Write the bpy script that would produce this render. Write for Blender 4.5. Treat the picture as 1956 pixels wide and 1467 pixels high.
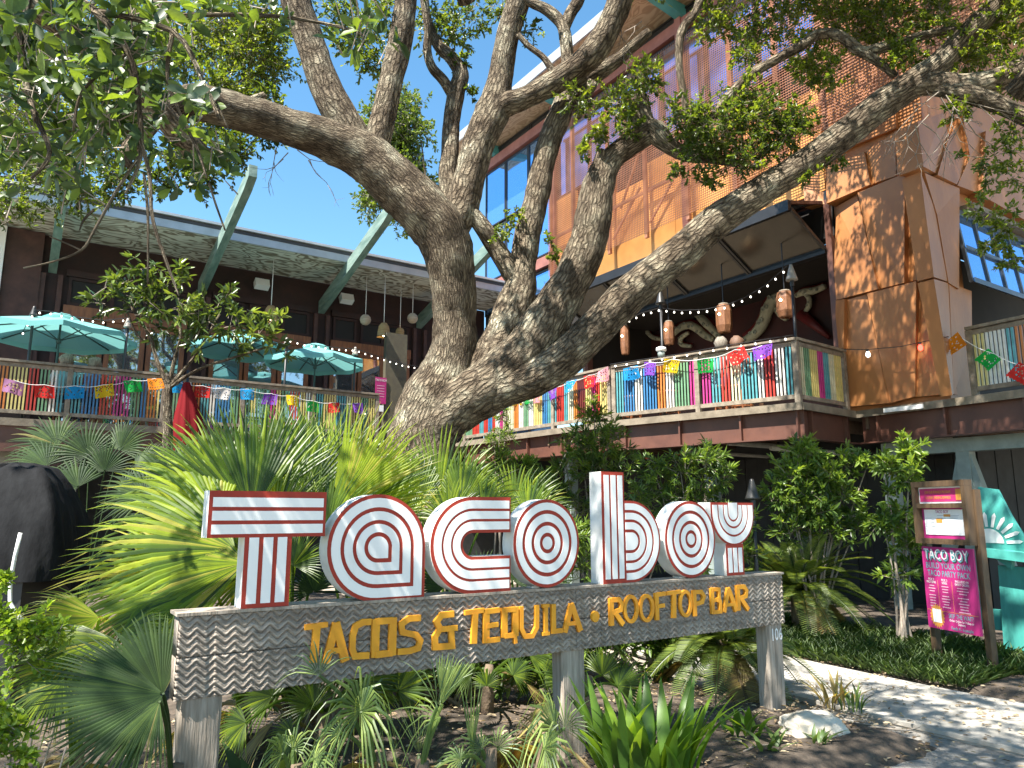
import bpy, bmesh, math, random
import numpy as np
from mathutils import Vector, Matrix, Quaternion, noise as mnoise

random.seed(7)
RNG = np.random.default_rng(7)
for o in list(bpy.data.objects):
    bpy.data.objects.remove(o)
SC = bpy.context.scene
COL = SC.collection
R = math.radians

# ------------------------------------------------------------------ camera
PX_F, PX_CX, PX_CY = 1415.0, 978.0, 733.5          # photo is 1956 x 1467
PITCH, CAM_H = R(9.9), 1.6
cam_d = bpy.data.cameras.new('camera')
cam_d.sensor_fit = 'HORIZONTAL'
cam_d.sensor_width = 36.0
cam_d.lens = 36.0 * PX_F / 1956.0
cam_d.clip_start = 0.05
cam_d.clip_end = 1000
cam = bpy.data.objects.new('camera', cam_d)
COL.objects.link(cam)
cam.location = (0, 0, CAM_H)
cam.rotation_euler = (R(90) + PITCH, 0, 0)
SC.camera = cam

# ------------------------------------------------------------------ world, sun, exposure
AX = R(33.6)                                        # the place's own grid: U right-and-away, V left-and-away
UX, UY = math.cos(AX), math.sin(AX)
SUN_H = Vector((-0.97 * UX + 0.25 * UY, -0.97 * UY - 0.25 * UX, 0)).normalized()
SUN_EL = R(58)
SUN_DIR = Vector((SUN_H.x * math.cos(SUN_EL), SUN_H.y * math.cos(SUN_EL), math.sin(SUN_EL)))
world = bpy.data.worlds.new('World')
SC.world = world
world.use_nodes = True
wn = world.node_tree
wn.nodes.clear()
wo = wn.nodes.new('ShaderNodeOutputWorld')
wb = wn.nodes.new('ShaderNodeBackground')
ws = wn.nodes.new('ShaderNodeTexSky')
ws.sky_type = 'NISHITA'
ws.sun_disc = False
ws.sun_elevation = SUN_EL
ws.sun_rotation = math.atan2(SUN_H.x, SUN_H.y)
ws.air_density = 1.0
ws.dust_density = 0.1
ws.ozone_density = 1.0
wb.inputs['Strength'].default_value = 0.09
wh = wn.nodes.new('ShaderNodeHueSaturation')
wh.inputs['Saturation'].default_value = 1.2
wh.inputs['Hue'].default_value = 0.488
wn.links.new(ws.outputs[0], wh.inputs['Color'])
wn.links.new(wh.outputs[0], wb.inputs['Color'])
wn.links.new(wb.outputs[0], wo.inputs['Surface'])
sun_d = bpy.data.lights.new('sun', 'SUN')
sun_d.energy = 5.0
sun_d.angle = R(0.5)
sun_d.color = (1.0, 0.95, 0.86)
sun = bpy.data.objects.new('sun', sun_d)
COL.objects.link(sun)
sun.rotation_euler = SUN_DIR.to_track_quat('Z', 'Y').to_euler()
sun.location = (0, 0, 30)
SC.view_settings.view_transform = 'Standard'
SC.view_settings.look = 'None'
SC.view_settings.exposure = 1.75
SC.cycles.max_bounces = 6
SC.cycles.diffuse_bounces = 3
SC.cycles.glossy_bounces = 3
SC.cycles.transmission_bounces = 4
SC.cycles.transparent_max_bounces = 4
SC.view_settings.gamma = 1.0
SC.view_settings.use_curve_mapping = False

# ------------------------------------------------------------------ coordinates
def W(u, v, z=0.0):
    return Vector((u * UX - v * UY, u * UY + v * UX, z))
def UV_of(p):
    return (p[0] * UX + p[1] * UY, -p[0] * UY + p[1] * UX)
def ray(px, py):
    a = (px - PX_CX) / PX_F
    b = -(py - PX_CY) / PX_F
    return Vector((a, math.cos(PITCH) - b * math.sin(PITCH), math.sin(PITCH) + b * math.cos(PITCH)))
def at(px, py, Y):
    r = ray(px, py)
    return Vector((0, 0, CAM_H)) + r * (Y / r.y)
def onu(px, py, u):                                 # survey a point of a wall of constant u -> (v, z)
    r = ray(px, py)
    k = u / (r.x * UX + r.y * UY)
    p = Vector((0, 0, CAM_H)) + r * k
    return UV_of(p)[1], p.z
def onv(px, py, v):                                 # survey a point of a wall of constant v -> (u, z)
    r = ray(px, py)
    k = v / (-r.x * UY + r.y * UX)
    p = Vector((0, 0, CAM_H)) + r * k
    return UV_of(p)[0], p.z
def in_frame(p, m=0.0):
    d = Vector(p) - Vector((0, 0, CAM_H))
    f = d.y * math.cos(PITCH) + d.z * math.sin(PITCH)
    if f < 0.1:
        return False
    up = -d.y * math.sin(PITCH) + d.z * math.cos(PITCH)
    x = PX_CX + PX_F * d.x / f
    y = PX_CY - PX_F * up / f
    mm = m * PX_F / f
    return -mm < x < 1956 + mm and -mm < y < 1467 + mm

# ------------------------------------------------------------------ mesh helpers
class MB:
    def __init__(s):
        s.v, s.f, s.uv = [], [], None
    def box(s, c, d, rot=None):
        b = len(s.v)
        for x in (-.5, .5):
            for y in (-.5, .5):
                for z in (-.5, .5):
                    p = Vector((x * d[0], y * d[1], z * d[2]))
                    if rot is not None:
                        p = rot @ p
                    s.v.append((c[0] + p.x, c[1] + p.y, c[2] + p.z))
        for q in ((0, 1, 3, 2), (4, 6, 7, 5), (0, 4, 5, 1), (2, 3, 7, 6), (0, 2, 6, 4), (1, 5, 7, 3)):
            s.f.append(tuple(b + i for i in q))
        return s
    def b2(s, a, c):
        return s.box([(a[i] + c[i]) / 2 for i in range(3)], [abs(c[i] - a[i]) for i in range(3)])
    def bar(s, p, q, w, h=None, up=(0, 0, 1)):
        p, q = Vector(p), Vector(q)
        d = q - p
        L = d.length
        x = d.normalized()
        upv = Vector(up)
        if abs(x.dot(upv)) > 0.98:
            upv = Vector((1, 0, 0))
        y = upv.cross(x).normalized()
        z = x.cross(y)
        M = Matrix((x, y, z)).transposed()
        return s.box((p + q) / 2, (L, w, h if h else w), M)
    def tube(s, pts, rad, n=8, cap=True, uv=False, wob=0.0):
        pts = [Vector(p) for p in pts]
        if not hasattr(rad, '__len__'):
            rad = [rad] * len(pts)
        if uv and s.uv is None:
            s.uv = []
        b = len(s.v)
        t = (pts[1] - pts[0]).normalized()
        ref = Vector((0, 0, 1)) if abs(t.z) < 0.9 else Vector((1, 0, 0))
        nx = (ref - t * ref.dot(t)).normalized()
        acc = 0.0
        m = n + 1 if uv else n
        for i, p in enumerate(pts):
            if i > 0:
                acc += (p - pts[i - 1]).length
            if 0 < i < len(pts) - 1:
                t2 = (pts[i + 1] - pts[i - 1])
            elif i == 0:
                t2 = pts[1] - pts[0]
            else:
                t2 = pts[-1] - pts[-2]
            if t2.length > 1e-9:
                t = t2.normalized()
            nx = (nx - t * nx.dot(t))
            nx = nx.normalized() if nx.length > 1e-6 else t.orthogonal().normalized()
            ny = t.cross(nx)
            for j in range(m):
                a = 2 * math.pi * j / n
                dv = nx * math.cos(a) + ny * math.sin(a)
                r = rad[i]
                if wob:
                    q = p + dv * r
                    r *= 1 + wob * (mnoise.noise(q * 3.1) + 0.6 * mnoise.noise(q * 8.3) + 0.35 * mnoise.noise(q * 19.0))
                s.v.append(tuple(p + dv * r))
                if uv:
                    s.uv.append((j / n * 2 * math.pi * max(rad[0], 0.05), acc))
        for i in range(len(pts) - 1):
            for j in range(n):
                j2 = (j + 1) if uv else (j + 1) % n
                s.f.append((b + i * m + j, b + i * m + j2, b + (i + 1) * m + j2, b + (i + 1) * m + j))
        if cap:
            s.f.append(tuple(b + j for j in range(n))[::-1])
            k = b + (len(pts) - 1) * m
            s.f.append(tuple(k + j for j in range(n)))
        return s
    def prism(s, poly, y0, y1, plane='xz'):
        """extrude a 2-D polygon (x,z) between y0 and y1 (plane xz), or (x,y) between z0,z1 (plane xy), or (y,z) (plane yz)"""
        b = len(s.v)
        n = len(poly)
        for y in (y0, y1):
            for (a, c) in poly:
                s.v.append((a, y, c) if plane == 'xz' else (a, c, y) if plane == 'xy' else (y, a, c))
        s.f.append(tuple(range(b, b + n)))
        s.f.append(tuple(range(b + 2 * n - 1, b + n - 1, -1)))
        for i in range(n):
            j = (i + 1) % n
            s.f.append((b + i, b + n + i, b + n + j, b + j))
        return s
    def ring(s, outer, inner, y0, y1):
        """band between two same-length closed polygons in xz"""
        b = len(s.v)
        n = len(outer)
        for y in (y0, y1):
            for poly in (outer, inner):
                for (a, c) in poly:
                    s.v.append((a, y, c))
        for i in range(n):
            j = (i + 1) % n
            s.f.append((b + i, b + j, b + n + j, b + n + i))
            s.f.append((b + 2 * n + i, b + 3 * n + i, b + 3 * n + j, b + 2 * n + j))
            s.f.append((b + i, b + 2 * n + i, b + 2 * n + j, b + j))
            s.f.append((b + n + i, b + n + j, b + 3 * n + j, b + 3 * n + i))
        return s
    def strip(s, a, c, y0, y1):
        """open band between two same-length open polylines in xz"""
        poly = list(a) + list(c)[::-1]
        b = len(s.v)
        n = len(a)
        for y in (y0, y1):
            for (p, q) in poly:
                s.v.append((p, y, q))
        N = 2 * n
        for i in range(n - 1):
            s.f.append((b + i, b + i + 1, b + N - 2 - i, b + N - 1 - i))
            s.f.append((b + N + i, b + N + N - 1 - i, b + N + N - 2 - i, b + N + i + 1))
        for i in range(N):
            j = (i + 1) % N
            s.f.append((b + i, b + N + i, b + N + j, b + j))
        return s
    def quad(s, *p):
        b = len(s.v)
        s.v += [tuple(q) for q in p]
        s.f.append(tuple(range(b, b + len(p))))
        return s
    def lathe(s, prof, n=16, c=(0, 0, 0)):
        b = len(s.v)
        for (r, z) in prof:
            for j in range(n):
                a = 2 * math.pi * j / n
                s.v.append((c[0] + r * math.cos(a), c[1] + r * math.sin(a), c[2] + z))
        for i in range(len(prof) - 1):
            for j in range(n):
                k = (j + 1) % n
                s.f.append((b + i * n + j, b + i * n + k, b + (i + 1) * n + k, b + (i + 1) * n + j))
        return s
    def mesh(s, name, mat, smooth=False):
        me = bpy.data.meshes.new(name)
        me.from_pydata(s.v, [], s.f)
        if s.uv is not None and len(s.uv) == len(s.v):
            ul = me.uv_layers.new(name='UVMap')
            idx = np.empty(len(me.loops), dtype=np.int32)
            me.loops.foreach_get('vertex_index', idx)
            ul.data.foreach_set('uv', np.array(s.uv, dtype=np.float32)[idx].ravel())
        if smooth:
            me.polygons.foreach_set('use_smooth', [True] * len(me.polygons))
        me.materials.append(mat)
        me.update()
        return me

def link(name, me, parent=None, loc=None, rot=None):
    o = bpy.data.objects.new(name, me)
    COL.objects.link(o)
    if parent is not None:
        o.parent = parent
    if loc is not None:
        o.location = loc
    if rot is not None:
        o.rotation_euler = rot
    return o
def obj(name, mb, mat, parent=None, smooth=False, loc=None, rot=None):
    return link(name, mb.mesh(name, mat, smooth), parent, loc, rot)
def tag(o, label=None, cat=None, group=None, kind=None):
    if label: o['label'] = label
    if cat: o['category'] = cat
    if group: o['group'] = group
    if kind: o['kind'] = kind
    return o
def thing(name, label, cat, u=0, v=0, z=0, group=None, rz=0.0):
    """an Empty standing at (u,v,z) and turned with the place's grid"""
    o = link(name, None, None, W(u, v, z), (0, 0, AX + rz))
    return tag(o, label, cat, group)
def thing_w(name, label, cat, loc, group=None, rot=(0, 0, 0)):
    return tag(link(name, None, None, loc, rot), label, cat, group)
def kindset(o, k):
    o['kind'] = k
    return o

# ------------------------------------------------------------------ materials
MATS = {}
def nmat(name):
    m = bpy.data.materials.new(name)
    m.use_nodes = True
    nt = m.node_tree
    nt.nodes.clear()
    out = nt.nodes.new('ShaderNodeOutputMaterial')
    MATS[name] = m
    return m, nt, out
class NT:
    def __init__(s, nt): s.nt = nt
    def n(s, t, **k):
        x = s.nt.nodes.new(t)
        for a, b in k.items():
            setattr(x, a, b)
        return x
    def l(s, a, b): s.nt.links.new(a, b)
def ramp(N, stops):
    r = N.n('ShaderNodeValToRGB')
    e = r.color_ramp.elements
    while len(e) < len(stops): e.new(0.5)
    for i, (p, c) in enumerate(stops):
        e[i].position = p
        e[i].color = (*c, 1)
    return r
def paint(name, c1, c2=None, rough=0.55, scale=6.0, bump=0.0, bscale=40.0, metallic=0.0, spec=0.5, stretch=(1, 1, 1), detail=5, lo=0.35, hi=0.68, coord='Object'):
    m, nt, out = nmat(name)
    N = NT(nt)
    p = N.n('ShaderNodeBsdfPrincipled')
    p.inputs['Roughness'].default_value = rough
    p.inputs['Metallic'].default_value = metallic
    p.inputs['Specular IOR Level'].default_value = spec
    tc = N.n('ShaderNodeTexCoord')
    mp = N.n('ShaderNodeMapping')
    mp.inputs['Scale'].default_value = stretch
    N.l(tc.outputs[coord], mp.inputs[0])
    nz = N.n('ShaderNodeTexNoise')
    nz.inputs['Scale'].default_value = scale
    nz.inputs['Detail'].default_value = detail
    nz.inputs['Roughness'].default_value = 0.6
    N.l(mp.outputs[0], nz.inputs['Vector'])
    c2 = c2 or tuple(x * 0.72 for x in c1)
    r = ramp(N, [(lo, c2), (hi, c1)])
    N.l(nz.outputs['Fac'], r.inputs[0])
    N.l(r.outputs[0], p.inputs['Base Color'])
    if bump:
        nb = N.n('ShaderNodeTexNoise')
        nb.inputs['Scale'].default_value = bscale
        nb.inputs['Detail'].default_value = 4
        N.l(mp.outputs[0], nb.inputs['Vector'])
        b = N.n('ShaderNodeBump')
        b.inputs['Strength'].default_value = bump
        b.inputs['Distance'].default_value = 0.02
        N.l(nb.outputs['Fac'], b.inputs['Height'])
        N.l(b.outputs[0], p.inputs['Normal'])
    N.l(p.outputs[0], out.inputs['Surface'])
    return m
def leafmat(name, dark, mid, bright, rough=0.38, trans=0.35, tcol=None, brown=None, spec=0.5):
    m, nt, out = nmat(name)
    N = NT(nt)
    p = N.n('ShaderNodeBsdfPrincipled')
    p.inputs['Roughness'].default_value = rough
    p.inputs['Specular IOR Level'].default_value = spec
    at_ = N.n('ShaderNodeAttribute')
    at_.attribute_name = 'rnd'
    st = [(0.0, dark), (0.5, mid), (0.93, bright)]
    if brown: st.append((1.0, brown))
    r = ramp(N, st)
    N.l(at_.outputs['Fac'], r.inputs[0])
    tc = N.n('ShaderNodeTexCoord')
    nz = N.n('ShaderNodeTexNoise')
    nz.inputs['Scale'].default_value = 9.0
    N.l(tc.outputs['Object'], nz.inputs['Vector'])
    hs = N.n('ShaderNodeHueSaturation')
    mr = N.n('ShaderNodeMapRange')
    mr.inputs['To Min'].default_value = 0.6
    mr.inputs['To Max'].default_value = 1.4
    N.l(nz.outputs['Fac'], mr.inputs['Value'])
    N.l(mr.outputs[0], hs.inputs['Value'])
    N.l(r.outputs[0], hs.inputs['Color'])
    N.l(hs.outputs[0], p.inputs['Base Color'])
    t = N.n('ShaderNodeBsdfTranslucent')
    mx = N.n('ShaderNodeMix', data_type='RGBA')
    mx.blend_type = 'MULTIPLY'
    mx.inputs[0].default_value = 1.0
    N.l(hs.outputs[0], mx.inputs[6])
    mx.inputs[7].default_value = (*(tcol or (2.6, 2.4, 0.9)), 1)
    N.l(mx.outputs[2], t.inputs['Color'])
    ms = N.n('ShaderNodeMixShader')
    ms.inputs[0].default_value = trans
    N.l(p.outputs[0], ms.inputs[1])
    N.l(t.outputs[0], ms.inputs[2])
    N.l(ms.outputs[0], out.inputs['Surface'])
    return m
def glow(name, col, strength):
    m, nt, out = nmat(name)
    N = NT(nt)
    e = N.n('ShaderNodeEmission')
    e.inputs[0].default_value = (*col, 1)
    e.inputs[1].default_value = strength
    m.cycles.emission_sampling = 'NONE'
    N.l(e.outputs[0], out.inputs['Surface'])
    return m
def cloth(name, col, trans=0.4, rough=0.8):
    m, nt, out = nmat(name)
    N = NT(nt)
    p = N.n('ShaderNodeBsdfPrincipled')
    p.inputs['Base Color'].default_value = (*col, 1)
    p.inputs['Roughness'].default_value = rough
    p.inputs['Specular IOR Level'].default_value = 0.2
    t = N.n('ShaderNodeBsdfTranslucent')
    t.inputs['Color'].default_value = (*col, 1)
    ms = N.n('ShaderNodeMixShader')
    ms.inputs[0].default_value = trans
    N.l(p.outputs[0], ms.inputs[1])
    N.l(t.outputs[0], ms.inputs[2])
    N.l(ms.outputs[0], out.inputs['Surface'])
    return m
def mirror_glass(name, col, rough=0.03):
    m, nt, out = nmat(name)
    N = NT(nt)
    p = N.n('ShaderNodeBsdfPrincipled')
    p.inputs['Base Color'].default_value = (*col, 1)
    p.inputs['Roughness'].default_value = rough
    p.inputs['Metallic'].default_value = 0.9
    tc = N.n('ShaderNodeTexCoord')
    nz = N.n('ShaderNodeTexNoise')
    nz.inputs['Scale'].default_value = 0.7
    N.l(tc.outputs['Object'], nz.inputs['Vector'])
    b = N.n('ShaderNodeBump')
    b.inputs['Strength'].default_value = 0.06
    b.inputs['Distance'].default_value = 0.1
    N.l(nz.outputs['Fac'], b.inputs['Height'])
    N.l(b.outputs[0], p.inputs['Normal'])
    N.l(p.outputs[0], out.inputs['Surface'])
    return m
def bark_mat(name):
    m, nt, out = nmat(name)
    N = NT(nt)
    p = N.n('ShaderNodeBsdfPrincipled')
    p.inputs['Roughness'].default_value = 0.9
    p.inputs['Specular IOR Level'].default_value = 0.15
    tc = N.n('ShaderNodeTexCoord')
    mp = N.n('ShaderNodeMapping')
    mp.inputs['Scale'].default_value = (19, 5.6, 1)
    N.l(tc.outputs['UV'], mp.inputs[0])
    nz = N.n('ShaderNodeTexNoise')
    nz.inputs['Scale'].default_value = 8
    nz.inputs['Detail'].default_value = 6
    nz.inputs['Roughness'].default_value = 0.65
    N.l(tc.outputs['Object'], nz.inputs['Vector'])
    ad = N.n('ShaderNodeMix', data_type='RGBA')
    ad.blend_type = 'ADD'
    ad.inputs[0].default_value = 1.0
    N.l(mp.outputs[0], ad.inputs[6])
    sc_ = N.n('ShaderNodeVectorMath', operation='SCALE')
    sc_.inputs['Scale'].default_value = 1.9
    N.l(nz.outputs['Color'], sc_.inputs[0])
    N.l(sc_.outputs[0], ad.inputs[7])
    vo = N.n('ShaderNodeTexVoronoi', feature='DISTANCE_TO_EDGE')
    vo.voronoi_dimensions = '2D'
    vo.inputs['Scale'].default_value = 1.0
    N.l(ad.outputs[2], vo.inputs['Vector'])
    cr = N.n('ShaderNodeMapRange')
    cr.inputs['From Max'].default_value = 0.26
    N.l(vo.outputs['Distance'], cr.inputs['Value'])
    mp2 = N.n('ShaderNodeMapping')
    mp2.inputs['Scale'].default_value = (17, 4.2, 1)
    N.l(tc.outputs['UV'], mp2.inputs[0])
    nr = N.n('ShaderNodeTexNoise')
    nr.inputs['Scale'].default_value = 1.0
    nr.inputs['Detail'].default_value = 5
    nr.inputs['Distortion'].default_value = 0.5
    N.l(mp2.outputs[0], nr.inputs['Vector'])
    sb1 = N.n('ShaderNodeMath', operation='SUBTRACT')
    sb1.inputs[1].default_value = 0.5
    N.l(nr.outputs['Fac'], sb1.inputs[0])
    ab1 = N.n('ShaderNodeMath', operation='ABSOLUTE')
    N.l(sb1.outputs[0], ab1.inputs[0])
    rg = N.n('ShaderNodeMapRange')
    rg.inputs['From Max'].default_value = 0.07
    N.l(ab1.outputs[0], rg.inputs['Value'])
    mlt = N.n('ShaderNodeMath', operation='MULTIPLY_ADD')
    mlt.inputs[1].default_value = 0.72
    N.l(cr.outputs[0], mlt.inputs[0])
    hf = N.n('ShaderNodeMath', operation='MULTIPLY')
    hf.inputs[1].default_value = 0.30
    N.l(rg.outputs[0], hf.inputs[0])
    N.l(hf.outputs[0], mlt.inputs[2])
    n2 = N.n('ShaderNodeTexNoise')
    n2.inputs['Scale'].default_value = 3.4
    n2.inputs['Detail'].default_value = 6
    N.l(tc.outputs['Object'], n2.inputs['Vector'])
    col = ramp(N, [(0.34, (0.115, 0.088, 0.063)), (0.48, (0.215, 0.175, 0.13)), (0.58, (0.285, 0.245, 0.185)), (0.69, (0.44, 0.41, 0.32))])
    N.l(n2.outputs['Fac'], col.inputs[0])
    n3 = N.n('ShaderNodeTexNoise')
    n3.inputs['Scale'].default_value = 60
    n3.inputs['Detail'].default_value = 3
    N.l(tc.outputs['Object'], n3.inputs['Vector'])
    mixc = N.n('ShaderNodeMix', data_type='RGBA')
    mixc.blend_type = 'MULTIPLY'
    mixc.inputs[0].default_value = 0.9
    cf = ramp(N, [(0.0, (0.13, 0.11, 0.095)), (0.42, (0.72, 0.68, 0.64)), (1.0, (1.2, 1.17, 1.1))])
    N.l(mlt.outputs[0], cf.inputs[0])
    N.l(col.outputs[0], mixc.inputs[6])
    N.l(cf.outputs[0], mixc.inputs[7])
    N.l(mixc.outputs[2], p.inputs['Base Color'])
    hm = N.n('ShaderNodeMath', operation='MULTIPLY_ADD')
    hm.inputs[1].default_value = 0.35
    N.l(n3.outputs['Fac'], hm.inputs[0])
    N.l(mlt.outputs[0], hm.inputs[2])
    b = N.n('ShaderNodeBump')
    b.inputs['Strength'].default_value = 1.0
    b.inputs['Distance'].default_value = 0.06
    N.l(hm.outputs[0], b.inputs['Height'])
    N.l(b.outputs[0], p.inputs['Normal'])
    N.l(p.outputs[0], out.inputs['Surface'])
    return m
def plywood(name, c1, c2, axis_scale=(1, 1, 1)):
    m, nt, out = nmat(name)
    N = NT(nt)
    p = N.n('ShaderNodeBsdfPrincipled')
    p.inputs['Roughness'].default_value = 0.75
    tc = N.n('ShaderNodeTexCoord')
    mp = N.n('ShaderNodeMapping')
    mp.inputs['Scale'].default_value = axis_scale
    N.l(tc.outputs['Object'], mp.inputs[0])
    nz = N.n('ShaderNodeTexNoise')
    nz.inputs['Scale'].default_value = 1.3
    nz.inputs['Detail'].default_value = 2
    nz.inputs['Distortion'].default_value = 0.6
    N.l(mp.outputs[0], nz.inputs['Vector'])
    mt = N.n('ShaderNodeMath', operation='MULTIPLY')
    mt.inputs[1].default_value = 16
    N.l(nz.outputs['Fac'], mt.inputs[0])
    fr = N.n('ShaderNodeMath', operation='PINGPONG')
    fr.inputs[1].default_value = 1.0
    N.l(mt.outputs[0], fr.inputs[0])
    r = ramp(N, [(0.25, c2), (0.6, c1)])
    N.l(fr.outputs[0], r.inputs[0])
    N.l(r.outputs[0], p.inputs['Base Color'])
    N.l(p.outputs[0], out.inputs['Surface'])
    return m

M = {}
M['bark'] = bark_mat('oak_bark')
M['twig'] = paint('twig_bark', (0.30, 0.25, 0.20), (0.18, 0.15, 0.12), 0.9, 20)
M['oak_leaf'] = leafmat('oak_leaf', (0.034, 0.058, 0.012), (0.075, 0.115, 0.018), (0.16, 0.20, 0.025), 0.32, 0.42)
M['big_leaf'] = leafmat('glossy_leaf', (0.026, 0.048, 0.02), (0.05, 0.088, 0.028), (0.15, 0.22, 0.035), 0.42, 0.28)
M['far_leaf'] = leafmat('far_leaf', (0.03, 0.055, 0.013), (0.07, 0.11, 0.02), (0.13, 0.17, 0.03), 0.5, 0.4)
M['magnolia'] = leafmat('magnolia_leaf', (0.035, 0.06, 0.018), (0.06, 0.10, 0.025), (0.19, 0.25, 0.05), 0.3, 0.22)
M['oleander'] = leafmat('oleander_leaf', (0.034, 0.066, 0.018), (0.078, 0.135, 0.028), (0.18, 0.26, 0.045), 0.36, 0.34)
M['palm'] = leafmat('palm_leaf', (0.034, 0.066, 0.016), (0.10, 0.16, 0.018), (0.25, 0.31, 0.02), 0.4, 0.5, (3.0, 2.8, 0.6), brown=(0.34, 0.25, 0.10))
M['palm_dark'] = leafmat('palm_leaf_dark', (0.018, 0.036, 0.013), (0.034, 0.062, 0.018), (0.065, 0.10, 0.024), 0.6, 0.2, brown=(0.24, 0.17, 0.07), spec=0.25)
M['sago'] = leafmat('cycad_leaf', (0.05, 0.08, 0.02), (0.10, 0.15, 0.03), (0.22, 0.26, 0.05), 0.4, 0.3, brown=(0.30, 0.19, 0.07))
M['sago_dry'] = leafmat('cycad_leaf_dry', (0.10, 0.07, 0.03), (0.22, 0.16, 0.06), (0.33, 0.28, 0.08), 0.6, 0.3)
M['strap'] = leafmat('strap_leaf', (0.045, 0.085, 0.035), (0.11, 0.17, 0.05), (0.26, 0.33, 0.09), 0.45, 0.35)
M['aspid'] = leafmat('broad_leaf', (0.04, 0.09, 0.015), (0.085, 0.17, 0.02), (0.18, 0.28, 0.03), 0.4, 0.4)
M['hedge'] = leafmat('hedge_leaf', (0.09, 0.15, 0.02), (0.16, 0.25, 0.03), (0.26, 0.34, 0.05), 0.4, 0.4)
M['liriope'] = leafmat('turf_blade', (0.03, 0.06, 0.015), (0.06, 0.11, 0.025), (0.13, 0.19, 0.05), 0.5, 0.3)
M['litter'] = leafmat('dead_leaf', (0.10, 0.065, 0.035), (0.24, 0.17, 0.10), (0.42, 0.34, 0.22), 0.8, 0.1)
# ------------------------------------------------------------------ more materials
M['soil'] = paint('soil', (0.12, 0.09, 0.066), (0.035, 0.027, 0.02), 0.95, 7, 0.9, 35, detail=10)
M['sand'] = paint('sandy_ground', (0.36, 0.31, 0.25), (0.20, 0.17, 0.135), 0.95, 3.0, 0.6, 60, detail=10)
M['gravel'] = paint('gravel_drive', (0.34, 0.315, 0.28), (0.20, 0.185, 0.165), 0.95, 24, 0.7, 110, detail=8)
M['concrete'] = paint('concrete', (0.42, 0.39, 0.345), (0.28, 0.26, 0.225), 0.9, 5, 0.25, 90, detail=10)
M['wood_grey'] = paint('weathered_wood', (0.42, 0.355, 0.29), (0.21, 0.17, 0.13), 0.85, 3.0, 0.35, 8, stretch=(14, 14, 1.0), detail=8)
M['wood_carved'] = paint('carved_wood', (0.42, 0.355, 0.29), (0.21, 0.17, 0.135), 0.85, 2.5, 0.3, 10, stretch=(1.0, 10, 12), detail=8)
M['wood_rail'] = paint('rail_wood', (0.30, 0.25, 0.19), (0.15, 0.12, 0.09), 0.8, 3, 0.2, 12, stretch=(3, 3, 3), detail=8)
M['deck_edge'] = paint('deck_edge_wood', (0.25, 0.205, 0.15), (0.15, 0.12, 0.085), 0.8, 5, 0.15, 20)
M['brown_steel'] = paint('brown_steel', (0.135, 0.055, 0.036), (0.09, 0.037, 0.026), 0.5, 3)
M['pink_steel'] = paint('red_primer_steel', (0.33, 0.13, 0.10), (0.24, 0.09, 0.07), 0.55, 4)
M['rust_mesh'] = paint('rust_mesh', (0.42, 0.185, 0.10), (0.25, 0.105, 0.06), 0.6, 2.5, metallic=0.2)
M['copper'] = paint('copper_panel', (0.46, 0.192, 0.062), (0.33, 0.13, 0.044), 0.5, 1.6, 0.12, 14, stretch=(1.2, 1.2, 0.7), detail=9, lo=0.3, hi=0.7)
M['copper_sunlit'] = paint('copper_sheet', (0.82, 0.40, 0.115), (0.70, 0.29, 0.07), 0.5, 1.2)  # same copper cladding, with its sunlit brightness put into the base colour
M['teal_beam'] = paint('teal_beam', (0.10, 0.36, 0.36), (0.07, 0.27, 0.27), 0.6, 4)
M['green_beam'] = paint('worn_green_beam', (0.20, 0.275, 0.235), (0.085, 0.145, 0.12), 0.8, 2.2, 0.2, 14, stretch=(4, 0.7, 4), detail=9)
M['steel_grey'] = paint('grey_green_steel', (0.27, 0.32, 0.30), (0.20, 0.24, 0.225), 0.55, 5)
M['wall_dark'] = paint('dark_red_boards', (0.038, 0.011, 0.007), (0.02, 0.007, 0.005), 0.7, 3)
M['door_wood'] = paint('door_wood', (0.30, 0.11, 0.04), (0.17, 0.06, 0.025), 0.5, 4, stretch=(6, 6, 0.8))
M['post_wood'] = paint('post_brown', (0.085, 0.036, 0.027), (0.05, 0.022, 0.017), 0.7, 4)
M['ply'] = plywood('weathered_plywood', (0.62, 0.58, 0.49), (0.20, 0.155, 0.105), (0.8, 1.6, 1.6))
M['ply_tan'] = plywood('tan_plywood', (0.56, 0.40, 0.25), (0.40, 0.26, 0.15), (2.0, 1.0, 2))
M['white'] = paint('white_paint', (0.80, 0.79, 0.77), (0.66, 0.65, 0.62), 0.5, 4, lo=0.25, hi=0.5)
M['fascia'] = paint('roof_edge_metal', (0.55, 0.55, 0.54), (0.42, 0.42, 0.41), 0.4, 2, metallic=0.4)
M['roof_dark'] = paint('roof_membrane', (0.08, 0.08, 0.085), (0.05, 0.05, 0.055), 0.7, 2)
M['black'] = paint('black_metal', (0.022, 0.022, 0.024), (0.014, 0.014, 0.015), 0.45, 4)
M['dark'] = paint('dark_interior', (0.02, 0.016, 0.014), (0.012, 0.01, 0.009), 0.8, 2)
M['dark_red'] = paint('dark_red_wall', (0.05, 0.008, 0.007), (0.02, 0.005, 0.005), 0.7, 1.5)
M['siding'] = paint('grey_siding', (0.38, 0.36, 0.31), (0.28, 0.26, 0.22), 0.8, 3)
M['glass_sky'] = mirror_glass('sky_blue_glass', (0.30, 0.56, 0.98))  # blue of the reflected sky put into the glass colour
M['glass_door'] = mirror_glass('door_glass', (0.50, 0.52, 0.55), 0.02)
M['glass_canopy'] = paint('brown_canopy_glass', (0.06, 0.05, 0.037), (0.035, 0.029, 0.022), 0.2, 1.2, metallic=0.2)  # opaque brown pane colour, mottled at random
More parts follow.
